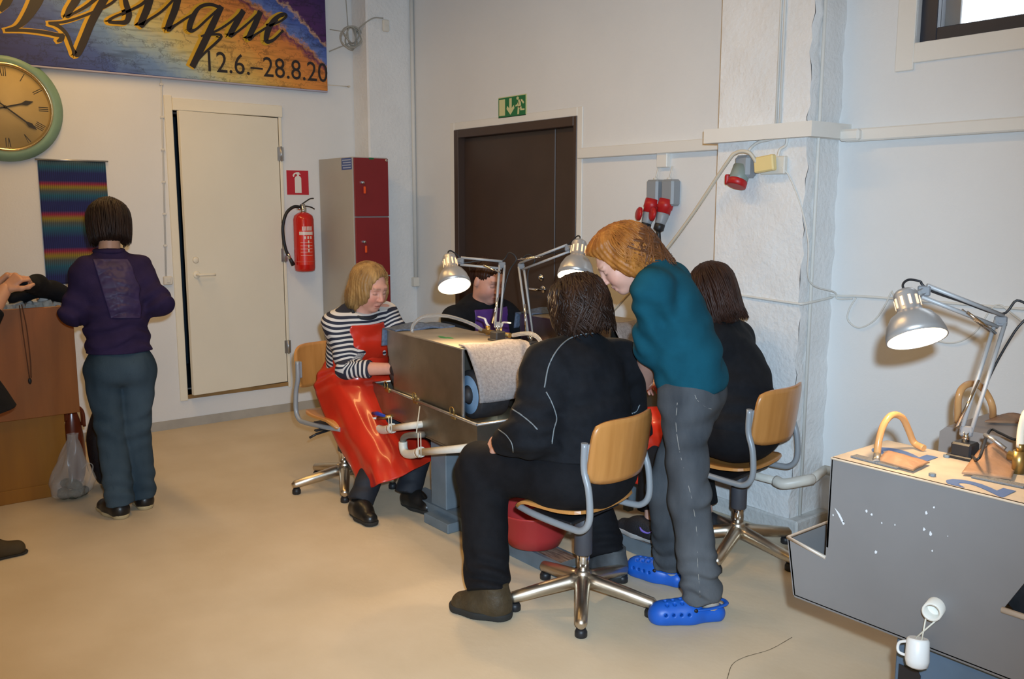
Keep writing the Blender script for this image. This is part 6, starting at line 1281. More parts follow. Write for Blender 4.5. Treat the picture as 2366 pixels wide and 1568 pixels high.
# ---------------------------------------------------------------- woman in striped top with red apron
def person_striped():
    f = unit((1.0, 0.05, 0)); l = np.cross(EZ, f); r = pers('person in striped top and red apron seated at the grinder', (-4.5, 2.33, 0))
    pel = V([-4.52, 2.40, 0.575]); hR, hL = pel-l*0.095, pel+l*0.095; kR, kL = V([-4.12, 2.41, 0.425]), V([-4.06, 2.62, 0.425]); aR, aL = V([-4.02, 2.175, 0.10]), V([-3.985, 2.44, 0.10])
    chest = V([-4.445, 2.39, 0.905]); sR, sL = P(776, 748, 4.88), P(888, 724, 5.08); nk = P(836, 722, 4.95); hc = P(853, 664, 4.90)
    eR, wR = P(803, 852, 4.86), V([-4.115, 2.415, 0.738]); eL, wL = V([-4.25, 2.66, 0.76]), V([-4.08, 2.56, 0.74])
    Rh = frame((0.93, 0.22, -0.36)); tone = (0.66, 0.33, 0.24)
    hp, q = head_prims(hc, Rh, 1.03, nk-EZ*0.02, 0.055, plump=0.6)
    coarse = torso(pel, chest, sL, sR, nk, f, -0.02, (0.13, 0.17, 0.12), (0.12, 0.15), (0.115, 0.155, 0.165))+limb(sL, eL, wL, (0.048, 0.042, 0.032))+limb(sR, eR, wR, (0.048, 0.042, 0.032))+limb(hL, kL, aL, (0.06, 0.042, 0.032))+limb(hR, kR, aR, (0.06, 0.042, 0.032))
    hands = [hand_prims(wR+unit(wR-eR)*0.02, unit((1, 0.25, -0.05)), (0, -0.3, 1), 0.95, 0.8, 1), hand_prims(wL+unit(wL-eL)*0.02, unit((1, -0.2, -0.05)), (0, 0.3, 1), 0.95, 0.8, -1)]
    make_body(r, coarse, [hp], hands, tone, headcol=lambda p: head_color(p, hc, Rh, 1.03, tone, (0.52, 0.14, 0.11), (0.20, 0.11, 0.06), 0.55))
    pr = torso(pel, chest, sL, sR, nk, f, 0.0, (0.145, 0.185, 0.12), (0.135, 0.168), (0.130, 0.170, 0.175), 0.066, 0.015, 0.03)+limb(sR, eR, wR, (0.066, 0.056, 0.047), 0.04, cut=-0.115)+limb(sL, eL, wL, (0.066, 0.056, 0.047), 0.04, cut=-0.115)
    def stripe(p):
        def armco(s_, e_, w_):
            d1 = unit(e_-s_); d2 = unit(w_-e_); L1 = np.linalg.norm(e_-s_); t1 = np.clip((p-s_)@d1, -0.2, L1); r1 = np.linalg.norm(p-s_-t1[:, None]*d1, axis=1)
            t2 = (p-e_)@d2; r2 = np.linalg.norm(p-e_-np.clip(t2, 0, 1)[:, None]*d2, axis=1); co_ = np.where(r2 < r1, L1+t2, t1); return co_, np.minimum(r1, r2), t1
        c1, r1, t1 = armco(sR, eR, wR); c2, r2, t2 = armco(sL, eL, wL); up = unit(nk-pel); base = -((p-V(nk))@up)
        wA = np.clip((0.085-r1)/0.03, 0, 1)*np.clip((t1+0.02)/0.06, 0, 1); wB = np.clip((0.085-r2)/0.03, 0, 1)*np.clip((t2+0.02)/0.06, 0, 1)
        s_ = base*(1-np.maximum(wA, wB))+np.where(wA >= wB, c1*wA, c2*wB); return {'stripe': s_}
    m_ = bpy.data.materials.new('navy_white_stripes'); m_.use_nodes = True; N = m_.node_tree.nodes; L = m_.node_tree.links; b = N['Principled BSDF']; b.inputs['Roughness'].default_value = 0.8
    at = N.new('ShaderNodeAttribute'); at.attribute_name = 'stripe'; ml = N.new('ShaderNodeMath'); ml.operation = 'MULTIPLY'; ml.inputs[1].default_value = 2*math.pi/0.0245; L.new(at.outputs['Fac'], ml.inputs[0])
    si = N.new('ShaderNodeMath'); si.operation = 'SINE'; L.new(ml.outputs[0], si.inputs[0]); cr = N.new('ShaderNodeValToRGB'); cr.color_ramp.elements[0].position = 0.50; cr.color_ramp.elements[1].position = 0.62
    mr = N.new('ShaderNodeMapRange'); mr.inputs['From Min'].default_value = -1; L.new(si.outputs[0], mr.inputs['Value']); L.new(mr.outputs[0], cr.inputs[0]); cr.color_ramp.elements[0].color = (0.014, 0.017, 0.035, 1); cr.color_ramp.elements[1].color = (0.62, 0.58, 0.54, 1); L.new(cr.outputs[0], b.inputs['Base Color'])
    top, v = cloth(r, 'striped_top', pr, m_, 0.006, cuts=[(nk+EZ*0.026, unit(EZ*0.93+f*0.40))], wr=[(eR, 0.11, eR-sR, 75, 0.010), (eL, 0.09, eL-sL, 85, 0.006), (sR, 0.10, (0.4, 0.3, 1), 55, 0.007)], noise=0.0018, attrs=stripe)
    coll = MB().tube(smooth_path([nk+V([0.070*math.cos(a)+0.012, 0.072*math.sin(a), 0.006-0.030*math.cos(a)]) for a in np.linspace(0, 6.283, 13)[:-1]], 4, True), 0.012, 8, closed=True, flat=0.8); part(top, 'collar', coll, M_navy)
    # apron: bib hugging the chest, straps, long skirt over the lap
    g = 0.012; ap = torso(pel, chest, sL, sR, nk, f, g, (0.145, 0.185, 0.12), (0.135, 0.168), (0.130, 0.170, 0.175), 0.050, 0.015, 0.03)
    Rb = frame(f); bc = chest+f*0.02
    bibcuts = [(chest+f*0.015, -f), (chest+l*0.125, unit(l+EZ*0.28)), (chest-l*0.125, unit(-l+EZ*0.28)), (chest+EZ*0.085, unit(EZ*0.95+f*0.2))]
    bib, bv = cloth(r, 'apron', ap, M_apron, 0.006, cuts=bibcuts, wr=[(chest-EZ*0.15, 0.14, (0, 0.6, 1), 55, 0.006)], noise=0.0015)
    rows = [[(758, 822, 5.04), (796, 832, 4.93), (840, 828, 4.91), (880, 822, 4.98), (905, 815, 5.08)],
            [(727, 882, 5.02), (772, 868, 4.90), (828, 872, 4.87), (875, 875, 4.95), (905, 870, 5.05)],
            [(738, 932, 4.97), (786, 926, 4.83), (843, 930, 4.80), (893, 930, 4.88), (930, 925, 5.0)],
            [(768, 998, 4.90), (810, 998, 4.75), (863, 998, 4.70), (918, 998, 4.76), (968, 988, 4.9)],
            [(797, 1056, 4.84), (833, 1063, 4.68), (878, 1060, 4.61), (938, 1050, 4.67), (992, 1025, 4.82)],
            [(829, 1118, 4.78), (852, 1127, 4.64), (890, 1113, 4.56), (945, 1092, 4.61), (1014, 1050, 4.76)]]
    ctl = [smooth_path([P(*q_) for q_ in rw_], 12) for rw_ in rows]; nU = len(ctl[0]); colp = [smooth_path([ctl[a][b_] for a in range(6)], 14) for b_ in range(nU)]
    A_ = np.array(colp); nV = A_.shape[1]
    du_ = np.gradient(A_, axis=0); dv_ = np.gradient(A_, axis=1); nn_ = np.cross(dv_, du_); nn_ /= np.linalg.norm(nn_, axis=2, keepdims=True)
    uu, vv_ = np.meshgrid(np.linspace(0, 1, nU), np.linspace(0, 1, nV), indexing='ij')
    fold = 0.011*np.clip(vv_-0.30, 0, 1)*1.4*np.sin(uu*19+1.5*np.sin(vv_*4)+0.6)+0.007*np.exp(-((vv_-0.18)/0.10)**2)*np.sin(vv_*60+uu*7)+0.004*np.sin(uu*37+vv_*5)*np.sin(vv_*9)*np.clip(vv_, 0, 1)
    fold = fold+0.006*np.exp(-((uu-0.15-0.5*vv_)/0.05)**2)
    A_ = A_+nn_*fold[..., None]*np.sign(np.sum(nn_*(Cv-A_), 2, keepdims=True))
    def skf(u, v_): return tuple(A_[min(nU-1, int(round(u*(nU-1)))), min(nV-1, int(round(v_*(nV-1))))])
    part(r, 'apron_skirt', MB().grid(skf, nU-1, nV-1, thick=-0.004), M_apron)
    for s_, sh in ((1, sL), (-1, sR)): part(bib, 'strap', MB().tube(smooth_path([chest+f*0.125+l*0.085*s_+EZ*0.075, chest+f*0.10+l*0.075*s_+EZ*0.14, nk+l*0.062*s_+f*0.02+EZ*0.005, nk+l*0.05*s_-f*0.05+EZ*0.012], 6), 0.011, 8, flat=0.35), M_navy)
    trs, _ = cloth(r, 'trousers', [el(pel-EZ*0.02, (0.13, 0.165, 0.105), Rb, 0.06)]+limb(hR, kR, aR, (0.092, 0.066, 0.070), 0.05, cut=0.035)+limb(hL, kL, aL, (0.092, 0.066, 0.070), 0.05, cut=0.035), M_navy, 0.008, wr=[(aR+EZ*0.07, 0.08, EZ, 80, 0.005), (aL+EZ*0.07, 0.08, EZ, 80, 0.005)], noise=0.0012)
    shoe(r, V([-4.055, 2.15, 0]), V([-3.83, 2.125, 0]), M_leath, M_sole, 0.046, 0.085); shoe(r, V([-4.02, 2.44, 0]), V([-3.80, 2.455, 0]), M_leath, M_sole, 0.046, 0.085)
    ho, hv = hair_cap(r, hc, Rh, 1.03, H_blond, [(-0.035, 0.055, -0.055, 0.065, 0.045, 0.085), (-0.035, -0.055, -0.055, 0.065, 0.045, 0.085), (-0.07, 0, -0.04, 0.05, 0.06, 0.07), (0.035, 0.068, -0.02, 0.045, 0.022, 0.06), (0.035, -0.068, -0.02, 0.045, 0.022, 0.06)], 0.004, facecut=[(0.116, 0, 0.010, 0.080, 0.066, 0.088), (0.082, 0, -0.09, 0.072, 0.066, 0.08), (0.105, 0.02, 0.06, 0.06, 0.055, 0.04)])
    part(ho, 'hair_locks', strands(hc, Rh, 1.03, 300, 66, 294, lambda a: 0.094, lambda a: -0.125, 0.005, 5, curl=0.45, part_y=0.02), H_blond, kind='stuff')
    return r
# ---------------------------------------------------------------- woman with purple apron behind the grinder
def person_purple():
    f = unit((1.0, -0.08, 0)); l = np.cross(EZ, f); r = pers('person in black cardigan and purple apron seated before the brown door', (-4.48, 3.22, 0))
    pel = V([-4.47, 3.22, 0.585]); hR, hL = pel-l*0.095, pel+l*0.095; kR, kL = V([-4.06, 3.08, 0.54]), V([-4.04, 3.32, 0.54]); aR, aL = V([-4.12, 3.10, 0.10]), V([-4.10, 3.31, 0.10])
    chest = V([-4.39, 3.21, 0.915]); sR, sL = P(1052, 738, 5.28), P(1166, 728, 5.52); nk = P(1114, 696, 5.38); hc = P(1128, 648, 5.33)
    eR, wR = V([-4.22, 2.99, 0.76]), V([-4.03, 3.28, 0.79]); eL, wL = V([-4.17, 3.52, 0.76]), V([-4.03, 3.40, 0.79])
    Rh = frame((0.93, 0.03, -0.36)); tone = (0.60, 0.31, 0.23)
    hp, q = head_prims(hc, Rh, 1.06, nk-EZ*0.02, 0.058, plump=0.9)
    coarse = torso(pel, chest, sL, sR, nk, f, -0.02, (0.13, 0.17, 0.12), (0.13, 0.16), (0.12, 0.165, 0.165))+limb(sL, eL, wL, (0.05, 0.044, 0.032))+limb(sR, eR, wR, (0.05, 0.044, 0.032))+limb(hL, kL, aL, (0.06, 0.042, 0.032))+limb(hR, kR, aR, (0.06, 0.042, 0.032))
    hands = [hand_prims(wR+unit(wR-eR)*0.015, unit((1, 0.2, -0.2)), (0, -0.3, 1), 0.95, 0.8, 1), hand_prims(wL+unit(wL-eL)*0.015, unit((1, -0.2, -0.2)), (0, 0.3, 1), 0.95, 0.8, -1)]
    make_body(r, coarse, [hp], hands, tone, headcol=lambda p: head_color(p, hc, Rh, 1.06, tone, (0.50, 0.15, 0.12), (0.07, 0.035, 0.02), 0.4))
    pr = torso(pel, chest, sL, sR, nk, f, 0.0, (0.15, 0.195, 0.12), (0.145, 0.185), (0.135, 0.185, 0.18), 0.072, 0.015, 0.03)+limb(sR, eR, wR, (0.078, 0.068, 0.052), 0.04, cut=-0.03)+limb(sL, eL, wL, (0.078, 0.068, 0.052), 0.04, cut=-0.03)
    top, v = cloth(r, 'cardigan', pr, M_blk, 0.007, cuts=[(nk+EZ*0.022, unit(EZ*0.95+f*0.35))], wr=[(eR, 0.1, eR-sR, 80, 0.005)], noise=0.0015)
    ap = torso(pel, chest, sL, sR, nk, f, 0.013, (0.15, 0.195, 0.12), (0.145, 0.185), (0.135, 0.185, 0.18), 0.055, 0.015, 0.03)
    bib, _ = cloth(r, 'apron', ap, M_papron, 0.007, cuts=[(chest+f*0.02, -f), (chest+l*0.125, l), (chest-l*0.125, -l), (chest+EZ*0.105, unit(EZ+f*0.15))], wr=[(chest, 0.18, (0, 1, 0.1), 60, 0.004)])
    for s_ in (1, -1): part(bib, 'strap', MB().tube(smooth_path([chest+f*0.13+l*0.10*s_+EZ*0.085, chest+f*0.115+l*0.085*s_+EZ*0.13, nk+l*0.066*s_+f*0.03-EZ*0.0, nk+l*0.055*s_-f*0.05+EZ*0.015], 6), 0.010, 8, flat=0.4), M_blk2)
    cloth(r, 'trousers', [el(pel-EZ*0.02, (0.15, 0.19, 0.12), frame(f), 0.06)]+limb(hR, kR, aR, (0.10, 0.075, 0.06), 0.05, cut=-0.03)+limb(hL, kL, aL, (0.10, 0.075, 0.06), 0.05, cut=-0.03), M_navy, 0.009, noise=0.0012)
    shoe(r, V([-4.15, 3.10, 0]), V([-3.93, 3.09, 0]), M_leath, M_sole, 0.046, 0.085); shoe(r, V([-4.13, 3.31, 0]), V([-3.91, 3.32, 0]), M_leath, M_sole, 0.046, 0.085)
    ho, hv = hair_cap(r, hc, Rh, 1.06, H_mid, [(-0.075, 0, 0.0, 0.05, 0.06, 0.07)], -0.004, facecut=[(0.100, 0, -0.025, 0.078, 0.095, 0.105), (0.0, 0.085, -0.03, 0.05, 0.03, 0.05), (0.0, -0.085, -0.03, 0.05, 0.03, 0.05)])
    part(ho, 'hair_locks', strands(hc, Rh, 1.06, 120, 100, 260, lambda a: 0.088, lambda a: -0.03, 0.005, 9), H_mid, kind='stuff')
    part(ho, 'hair_bun', MB().ball(hc+Rh@V([-0.13, 0, 0.03]), (0.045, 0.05, 0.05), 14, 10, Rh), H_mid)
    return r
# ---------------------------------------------------------------- red-haired woman in teal leaning over
def person_teal():
    f = unit((-0.90, -0.34, 0)); l = np.cross(EZ, f); r = pers('person in teal sweater and grey jeans bending forward in blue clogs', (-2.25, 2.68, 0))
    pel = P(1600, 905, 3.50); hL, hR = pel+l*0.085, pel-l*0.085; kL, kR = P(1592, 1150, 3.47), P(1536, 1130, 3.72); aL, aR = V([-2.125, 2.625, 0.105]), V([-2.425, 2.785, 0.10])
    chest = P(1562, 735, 3.50); sL, sR = P(1508, 672, 3.36), P(1548, 650, 3.66); nk = P(1512, 618, 3.50); hc = P(1438, 600, 3.52)
    eL, wL = P(1506, 792, 3.48), P(1486, 884, 3.80); eR, wR = P(1500, 800, 3.75), P(1478, 800, 3.98)
    Rh = frame(unit((-0.46, -0.60, -0.62))); tone = (0.66, 0.37, 0.28)
    hp, q = head_prims(hc, Rh, 1.02, nk, 0.052)
    coarse = torso(pel, chest, sL, sR, nk, f, -0.02, (0.11, 0.155, 0.11), (0.10, 0.135), (0.105, 0.145, 0.16))+limb(sL, eL, wL, (0.045, 0.040, 0.030))+limb(sR, eR, wR, (0.045, 0.038, 0.028))+limb(hL, kL, aL, (0.06, 0.042, 0.032))+limb(hR, kR, aR, (0.06, 0.042, 0.032))
    coarse += [co(eL+(wL-eL)*0.05, wL, 0.050, 0.034, 0.02)]
    hands = [hand_prims(wL+unit(wL-eL)*0.02, unit((-0.9, 0.3, -0.35)), (0.2, -0.5, 0.8), 0.92, 0.7, 1), hand_prims(wR+unit(wR-eR)*0.02, unit((-0.95, 0.1, -0.35)), (-0.2, 0.2, 1), 0.92, 0.7, -1)]
    make_body(r, coarse, [hp], hands, tone, hc=0.008, headcol=lambda p: head_color(p, hc, Rh, 1.02, tone, (0.50, 0.17, 0.14), (0.25, 0.12, 0.05), 0.35))
    pr = torso(pel+EZ*0.04, chest, sL, sR, nk, f, 0.0, (0.125, 0.165, 0.13), (0.120, 0.15), (0.130, 0.165, 0.185), 0.070)+limb(sL, eL, wL, (0.070, 0.060, 0.055), 0.05, cut=-0.30)+limb(sR, eR, wR, (0.068, 0.058, 0.05), 0.05, cut=-0.12)
    top, v = cloth(r, 'sweater', pr, M_teal, 0.006, cuts=[(nk+unit(nk-chest)*0.030, unit(nk-chest)), (pel+EZ*0.005, unit(V([0.0, 0.0, -1.0])+0.16*Rv))], wr=[(chest+V([0, 0, -0.05]), 0.18, (0.5, 0.3, 1), 50, 0.009), (sL+(eL-sL)*0.35, 0.13, (0.6, 0.4, 1), 62, 0.010), (pel+EZ*0.12, 0.18, (0.2, 0.1, 1), 66, 0.007), (eL, 0.10, eL-sL, 75, 0.006), (chest+V([0.08, 0.02, 0.02]), 0.14, (0.8, 0.2, 0.7), 48, 0.004)], noise=0.0018)
    jl = [el(pel-EZ*0.02, (0.118, 0.160, 0.125), frame(f), 0.05)]+limb(hL, kL, aL, (0.098, 0.072, 0.078), 0.05, cut=0.025)+limb(hR, kR, aR, (0.098, 0.070, 0.076), 0.05, cut=0.02)
    jn, jv = cloth(r, 'jeans', jl, M_gjean, 0.006, wr=[(kL-f*0.06, 0.10, (1.0, 0.3, 1), 66, 0.008), (kL-EZ*0.20+f*0.05, 0.12, (-1.0, -0.4, 0.8), 50, 0.006), (hL-EZ*0.22+f*0.06, 0.12, (1.0, 0.2, -0.8), 46, 0.006), (aL+EZ*0.06, 0.10, (0.2, 0.1, 1), 95, 0.014), (aR+EZ*0.06, 0.10, EZ, 95, 0.013), (pel+f*0.08-EZ*0.08, 0.13, (0.5, 0.5, 1), 70, 0.009), (hL-EZ*0.15-f*0.06, 0.12, (0.5, -0.2, 1), 60, 0.008)], noise=0.0022)
    for pix in ([(1565, 930), (1562, 980), (1570, 1040), (1585, 1100), (1600, 1160), (1610, 1230), (1612, 1300), (1618, 1380)], [(1605, 912), (1612, 925), (1630, 940), (1645, 945)]):
        sm_ = seam(jv, pix, 0.0016)
        if sm_: part(jn, 'stitching', sm_, M_stitch)
    def clog(heel, toe):
        heel, toe = V(heel, float), V(toe, float); d = unit(toe-heel); L = np.linalg.norm(toe-heel); sd = V([-d[1], d[0], 0]); b = lambda u, z, s_=0.0: heel+d*L*u+EZ*z+sd*s_
        prs = [co(b(0.12, 0.028), b(0.5, 0.028), 0.040, 0.044, 0.03), co(b(0.5, 0.03), b(0.86, 0.030), 0.050, 0.046, 0.03), co(b(0.45, 0.045), b(0.78, 0.038), 0.046, 0.044, 0.03), el(b(0.26, 0.085), (0.065, 0.030, 0.05), np.stack([d, sd, EZ], 1), 0.012, op='-')]
        for i in range(3):
            for j in (-1, 0, 1): prs.append(co(b(0.58+0.10*i, 0.06, 0.022*j), b(0.60+0.10*i, 0.11, 0.028*j), 0.0065, k=0.004, op='-'))
        for i in range(4): prs.append(co(b(0.52+0.10*i, 0.045, 0.03), b(0.52+0.10*i, 0.05, 0.07), 0.006, k=0.004, op='-')); prs.append(co(b(0.52+0.10*i, 0.045, -0.03), b(0.52+0.10*i, 0.05, -0.07), 0.006, k=0.004, op='-'))
        o, _ = cloth(r, 'clog', prs, M_clog, 0.0035, cuts=[(b(0, 0.002), -EZ)])
        part(o, 'heel_strap', MB().tube(smooth_path([b(0.42, 0.062, 0.043), b(0.22, 0.066, 0.044), b(0.03, 0.07, 0.028), b(-0.02, 0.07, 0), b(0.03, 0.07, -0.028), b(0.22, 0.066, -0.044), b(0.42, 0.062, -0.043)], 5), 0.010, 8, flat=0.35), M_clog)
        for s_ in (1, -1): part(o, 'rivet', MB().lathe([(0.008, 0), (0.008, 0.003), (0, 0.004)], b(0.43, 0.062, 0.050*s_), sd*s_, 12), M_black)
        part(r, 'sock', MB().tube([b(0.18, 0.03), b(0.2, 0.12)], [0.034, 0.036], 16), mat('beige_sock', (0.45, 0.38, 0.30), 0.9))
    clog(V([-2.075, 2.700, 0]), V([-2.235, 2.445, 0])); clog(V([-2.365, 2.800, 0]), V([-2.625, 2.735, 0]))
    ho, hv = hair_cap(r, hc, Rh, 1.02, H_red, [(-0.05, 0, 0.015, 0.085, 0.098, 0.10), (-0.085, 0.0, -0.055, 0.05, 0.07, 0.06), (-0.02, 0.082, -0.02, 0.055, 0.028, 0.065), (-0.02, -0.082, -0.02, 0.055, 0.028, 0.065), (0.02, 0, 0.10, 0.075, 0.08, 0.035)], 0.006, facecut=[(0.124, 0, 0.010, 0.082, 0.105, 0.090), (0.070, 0.0, -0.095, 0.080, 0.11, 0.070)])
    part(ho, 'hair_locks', strands(hc, Rh, 1.02, 420, 86, 274, lambda a: 0.112, lambda a: -0.085 if 100 < a < 260 else -0.04, 0.005, 12, curl=0.9, flick=0.06), H_red, kind='stuff')
    part(ho, 'nape_curls', strands(hc, Rh, 1.02, 110, 115, 245, lambda a: 0.112, lambda a: -0.12, 0.006, 14, crown=(-0.03, 0, 0.06), curl=2.6, flick=0.16), hairmat('hair_copper_dark', (0.20, 0.07, 0.02), (0.09, 0.032, 0.012)), kind='stuff')
    return r
# ---------------------------------------------------------------- long-haired woman by the pillar
def person_longhair():
    f = unit((-0.985, -0.16, 0)); l = np.cross(EZ, f); r = pers('person in black with long brown hair seated close to the pillar', (-2.47, 3.30, 0))
    pel = V([-2.465, 3.30, 0.585]); hL, hR = pel+l*0.095, pel-l*0.095; kL, kR = V([-2.86, 3.14, 0.53]), V([-2.86, 3.40, 0.54]); aL, aR = V([-2.72, 2.975, 0.17]), V([-2.76, 3.42, 0.10])
    chest = P(1695, 850, 4.20); sL, sR = P(1655, 790, 4.10), P(1702, 782, 4.36); nk = P(1672, 735, 4.22); hc = P(1640, 672, 4.20)
    eL, wL = P(1600, 900, 4.10), P(1540, 880, 4.28); eR, wR = P(1625, 890, 4.50), P(1560, 870, 4.50)
    Rh = frame((-0.92, -0.10, -0.38)); tone = (0.62, 0.34, 0.25)
    hp, q = head_prims(hc, Rh, 1.0, nk, 0.052)
    coarse = torso(pel, chest, sL, sR, nk, f, -0.02, (0.14, 0.17, 0.12), (0.13, 0.16), (0.12, 0.16, 0.165))+limb(sL, eL, wL, (0.045, 0.042, 0.030))+limb(sR, eR, wR, (0.045, 0.042, 0.030))+limb(hL, kL, aL, (0.06, 0.042, 0.032))+limb(hR, kR, aR, (0.06, 0.042, 0.032))
    hands = [hand_prims(wL+unit(wL-eL)*0.015, unit((-1, 0.2, -0.2)), (0, -0.3, 1), 0.95, 0.7, 1), hand_prims(wR+unit(wR-eR)*0.015, unit((-1, 0, -0.2)), (0, 0.3, 1), 0.95, 0.7, -1)]
    make_body(r, coarse, [hp], hands, tone, headcol=lambda p: head_color(p, hc, Rh, 1.0, tone, (0.5, 0.16, 0.13), (0.05, 0.03, 0.02)))
    pr = torso(pel+EZ*0.03, chest, sL, sR, nk, f, 0.0, (0.165, 0.20, 0.13), (0.155, 0.19), (0.145, 0.18, 0.19), 0.072)+limb(sL, eL, wL, (0.078, 0.068, 0.05), 0.05, cut=-0.02)+limb(sR, eR, wR, (0.078, 0.068, 0.05), 0.05, cut=-0.02)
    cloth(r, 'knit_top', pr, M_blk, 0.007, cuts=[(nk+EZ*0.02, unit(EZ+f*0.3)), (pel-EZ*0.02, -EZ)], wr=[(pel+EZ*0.16, 0.20, (0.1, 0.2, 1), 60, 0.009), (chest, 0.18, (0.2, 0.5, 1), 45, 0.006)], noise=0.002)
    trs, _ = cloth(r, 'trousers', [el(pel-EZ*0.02, (0.160, 0.195, 0.115), frame(f), 0.06)]+limb(hL, kL, aL, (0.105, 0.075, 0.066), 0.06, cut=-0.03)+limb(hR, kR, aR, (0.105, 0.075, 0.062), 0.06, cut=-0.03), M_blk2, 0.008, noise=0.0015)
    ap = [co(hL+f*0.12, kL+f*0.02, 0.125, 0.10, 0.10), co(hR+f*0.12, kR+f*0.02, 0.125, 0.10, 0.10), co(kL, V([-2.89, 3.08, 0.24]), 0.095, 0.095, 0.08), co((kL+kR)/2, V([-2.88, 3.22, 0.24]), 0.10, 0.10, 0.08), co(kR, V([-2.86, 3.38, 0.26]), 0.095, 0.09, 0.08)]
    cloth(r, 'apron_skirt', ap, M_apron, 0.008, cuts=[(V([-2.88, 3.1, 0.26]), unit((0.0, -0.35, -1))), (V([-2.63, 3.2, 0.5]), unit((1, 0, 0.05)))], wr=[(V([-2.88, 3.05, 0.42]), 0.2, (0.8, 1, 0.2), 45, 0.010)], noise=0.003, nscale=0.6)
    M_snk = mat('black_mesh_shoe', (0.014, 0.013, 0.016), 0.7, bump=0.3, bscale=150)
    so, sv = shoe(r, V([-2.655, 2.955, 0.073]), V([-2.89, 2.935, 0.073]), M_snk, M_wsole, 0.044, 0.08, name='sneaker', solez=0.026)
    tick = [(1478, 1217), (1484, 1226), (1497, 1231), (1508, 1226)]; tk = []
    for k, p in enumerate(smooth_path([V([x, y, 0.0]) for x, y in tick], 5)):
        q_ = trace(sv, p[0], p[1]); 
        if q_ is not None: tk.append(q_-unit(q_-Cv)*0.001)
    if len(tk) > 4: part(so, 'tick_mark', MB().tube(tk, list(np.interp(np.linspace(0, 1, len(tk)), [0, 0.25, 0.45, 1], [0.002, 0.006, 0.0055, 0.001])), 6), mat('tick_purple', (0.20, 0.14, 0.55), 0.5))
    shoe(r, V([-2.70, 3.43, 0]), V([-2.93, 3.41, 0]), M_snk, M_wsole, 0.044, 0.08, name='sneaker', solez=0.026)
    ho, hv = hair_cap(r, hc, Rh, 1.0, H_mid, [(-0.055, 0, -0.06, 0.075, 0.090, 0.10), (-0.05, 0, -0.12, 0.06, 0.088, 0.06)], 0.004)
    part(ho, 'hair_locks', strands(hc, Rh, 1.0, 380, 60, 300, lambda a: 0.102, lambda a: -0.165, 0.0048, 21, curl=0.35, flick=0.16), H_mid, kind='stuff')
    return r
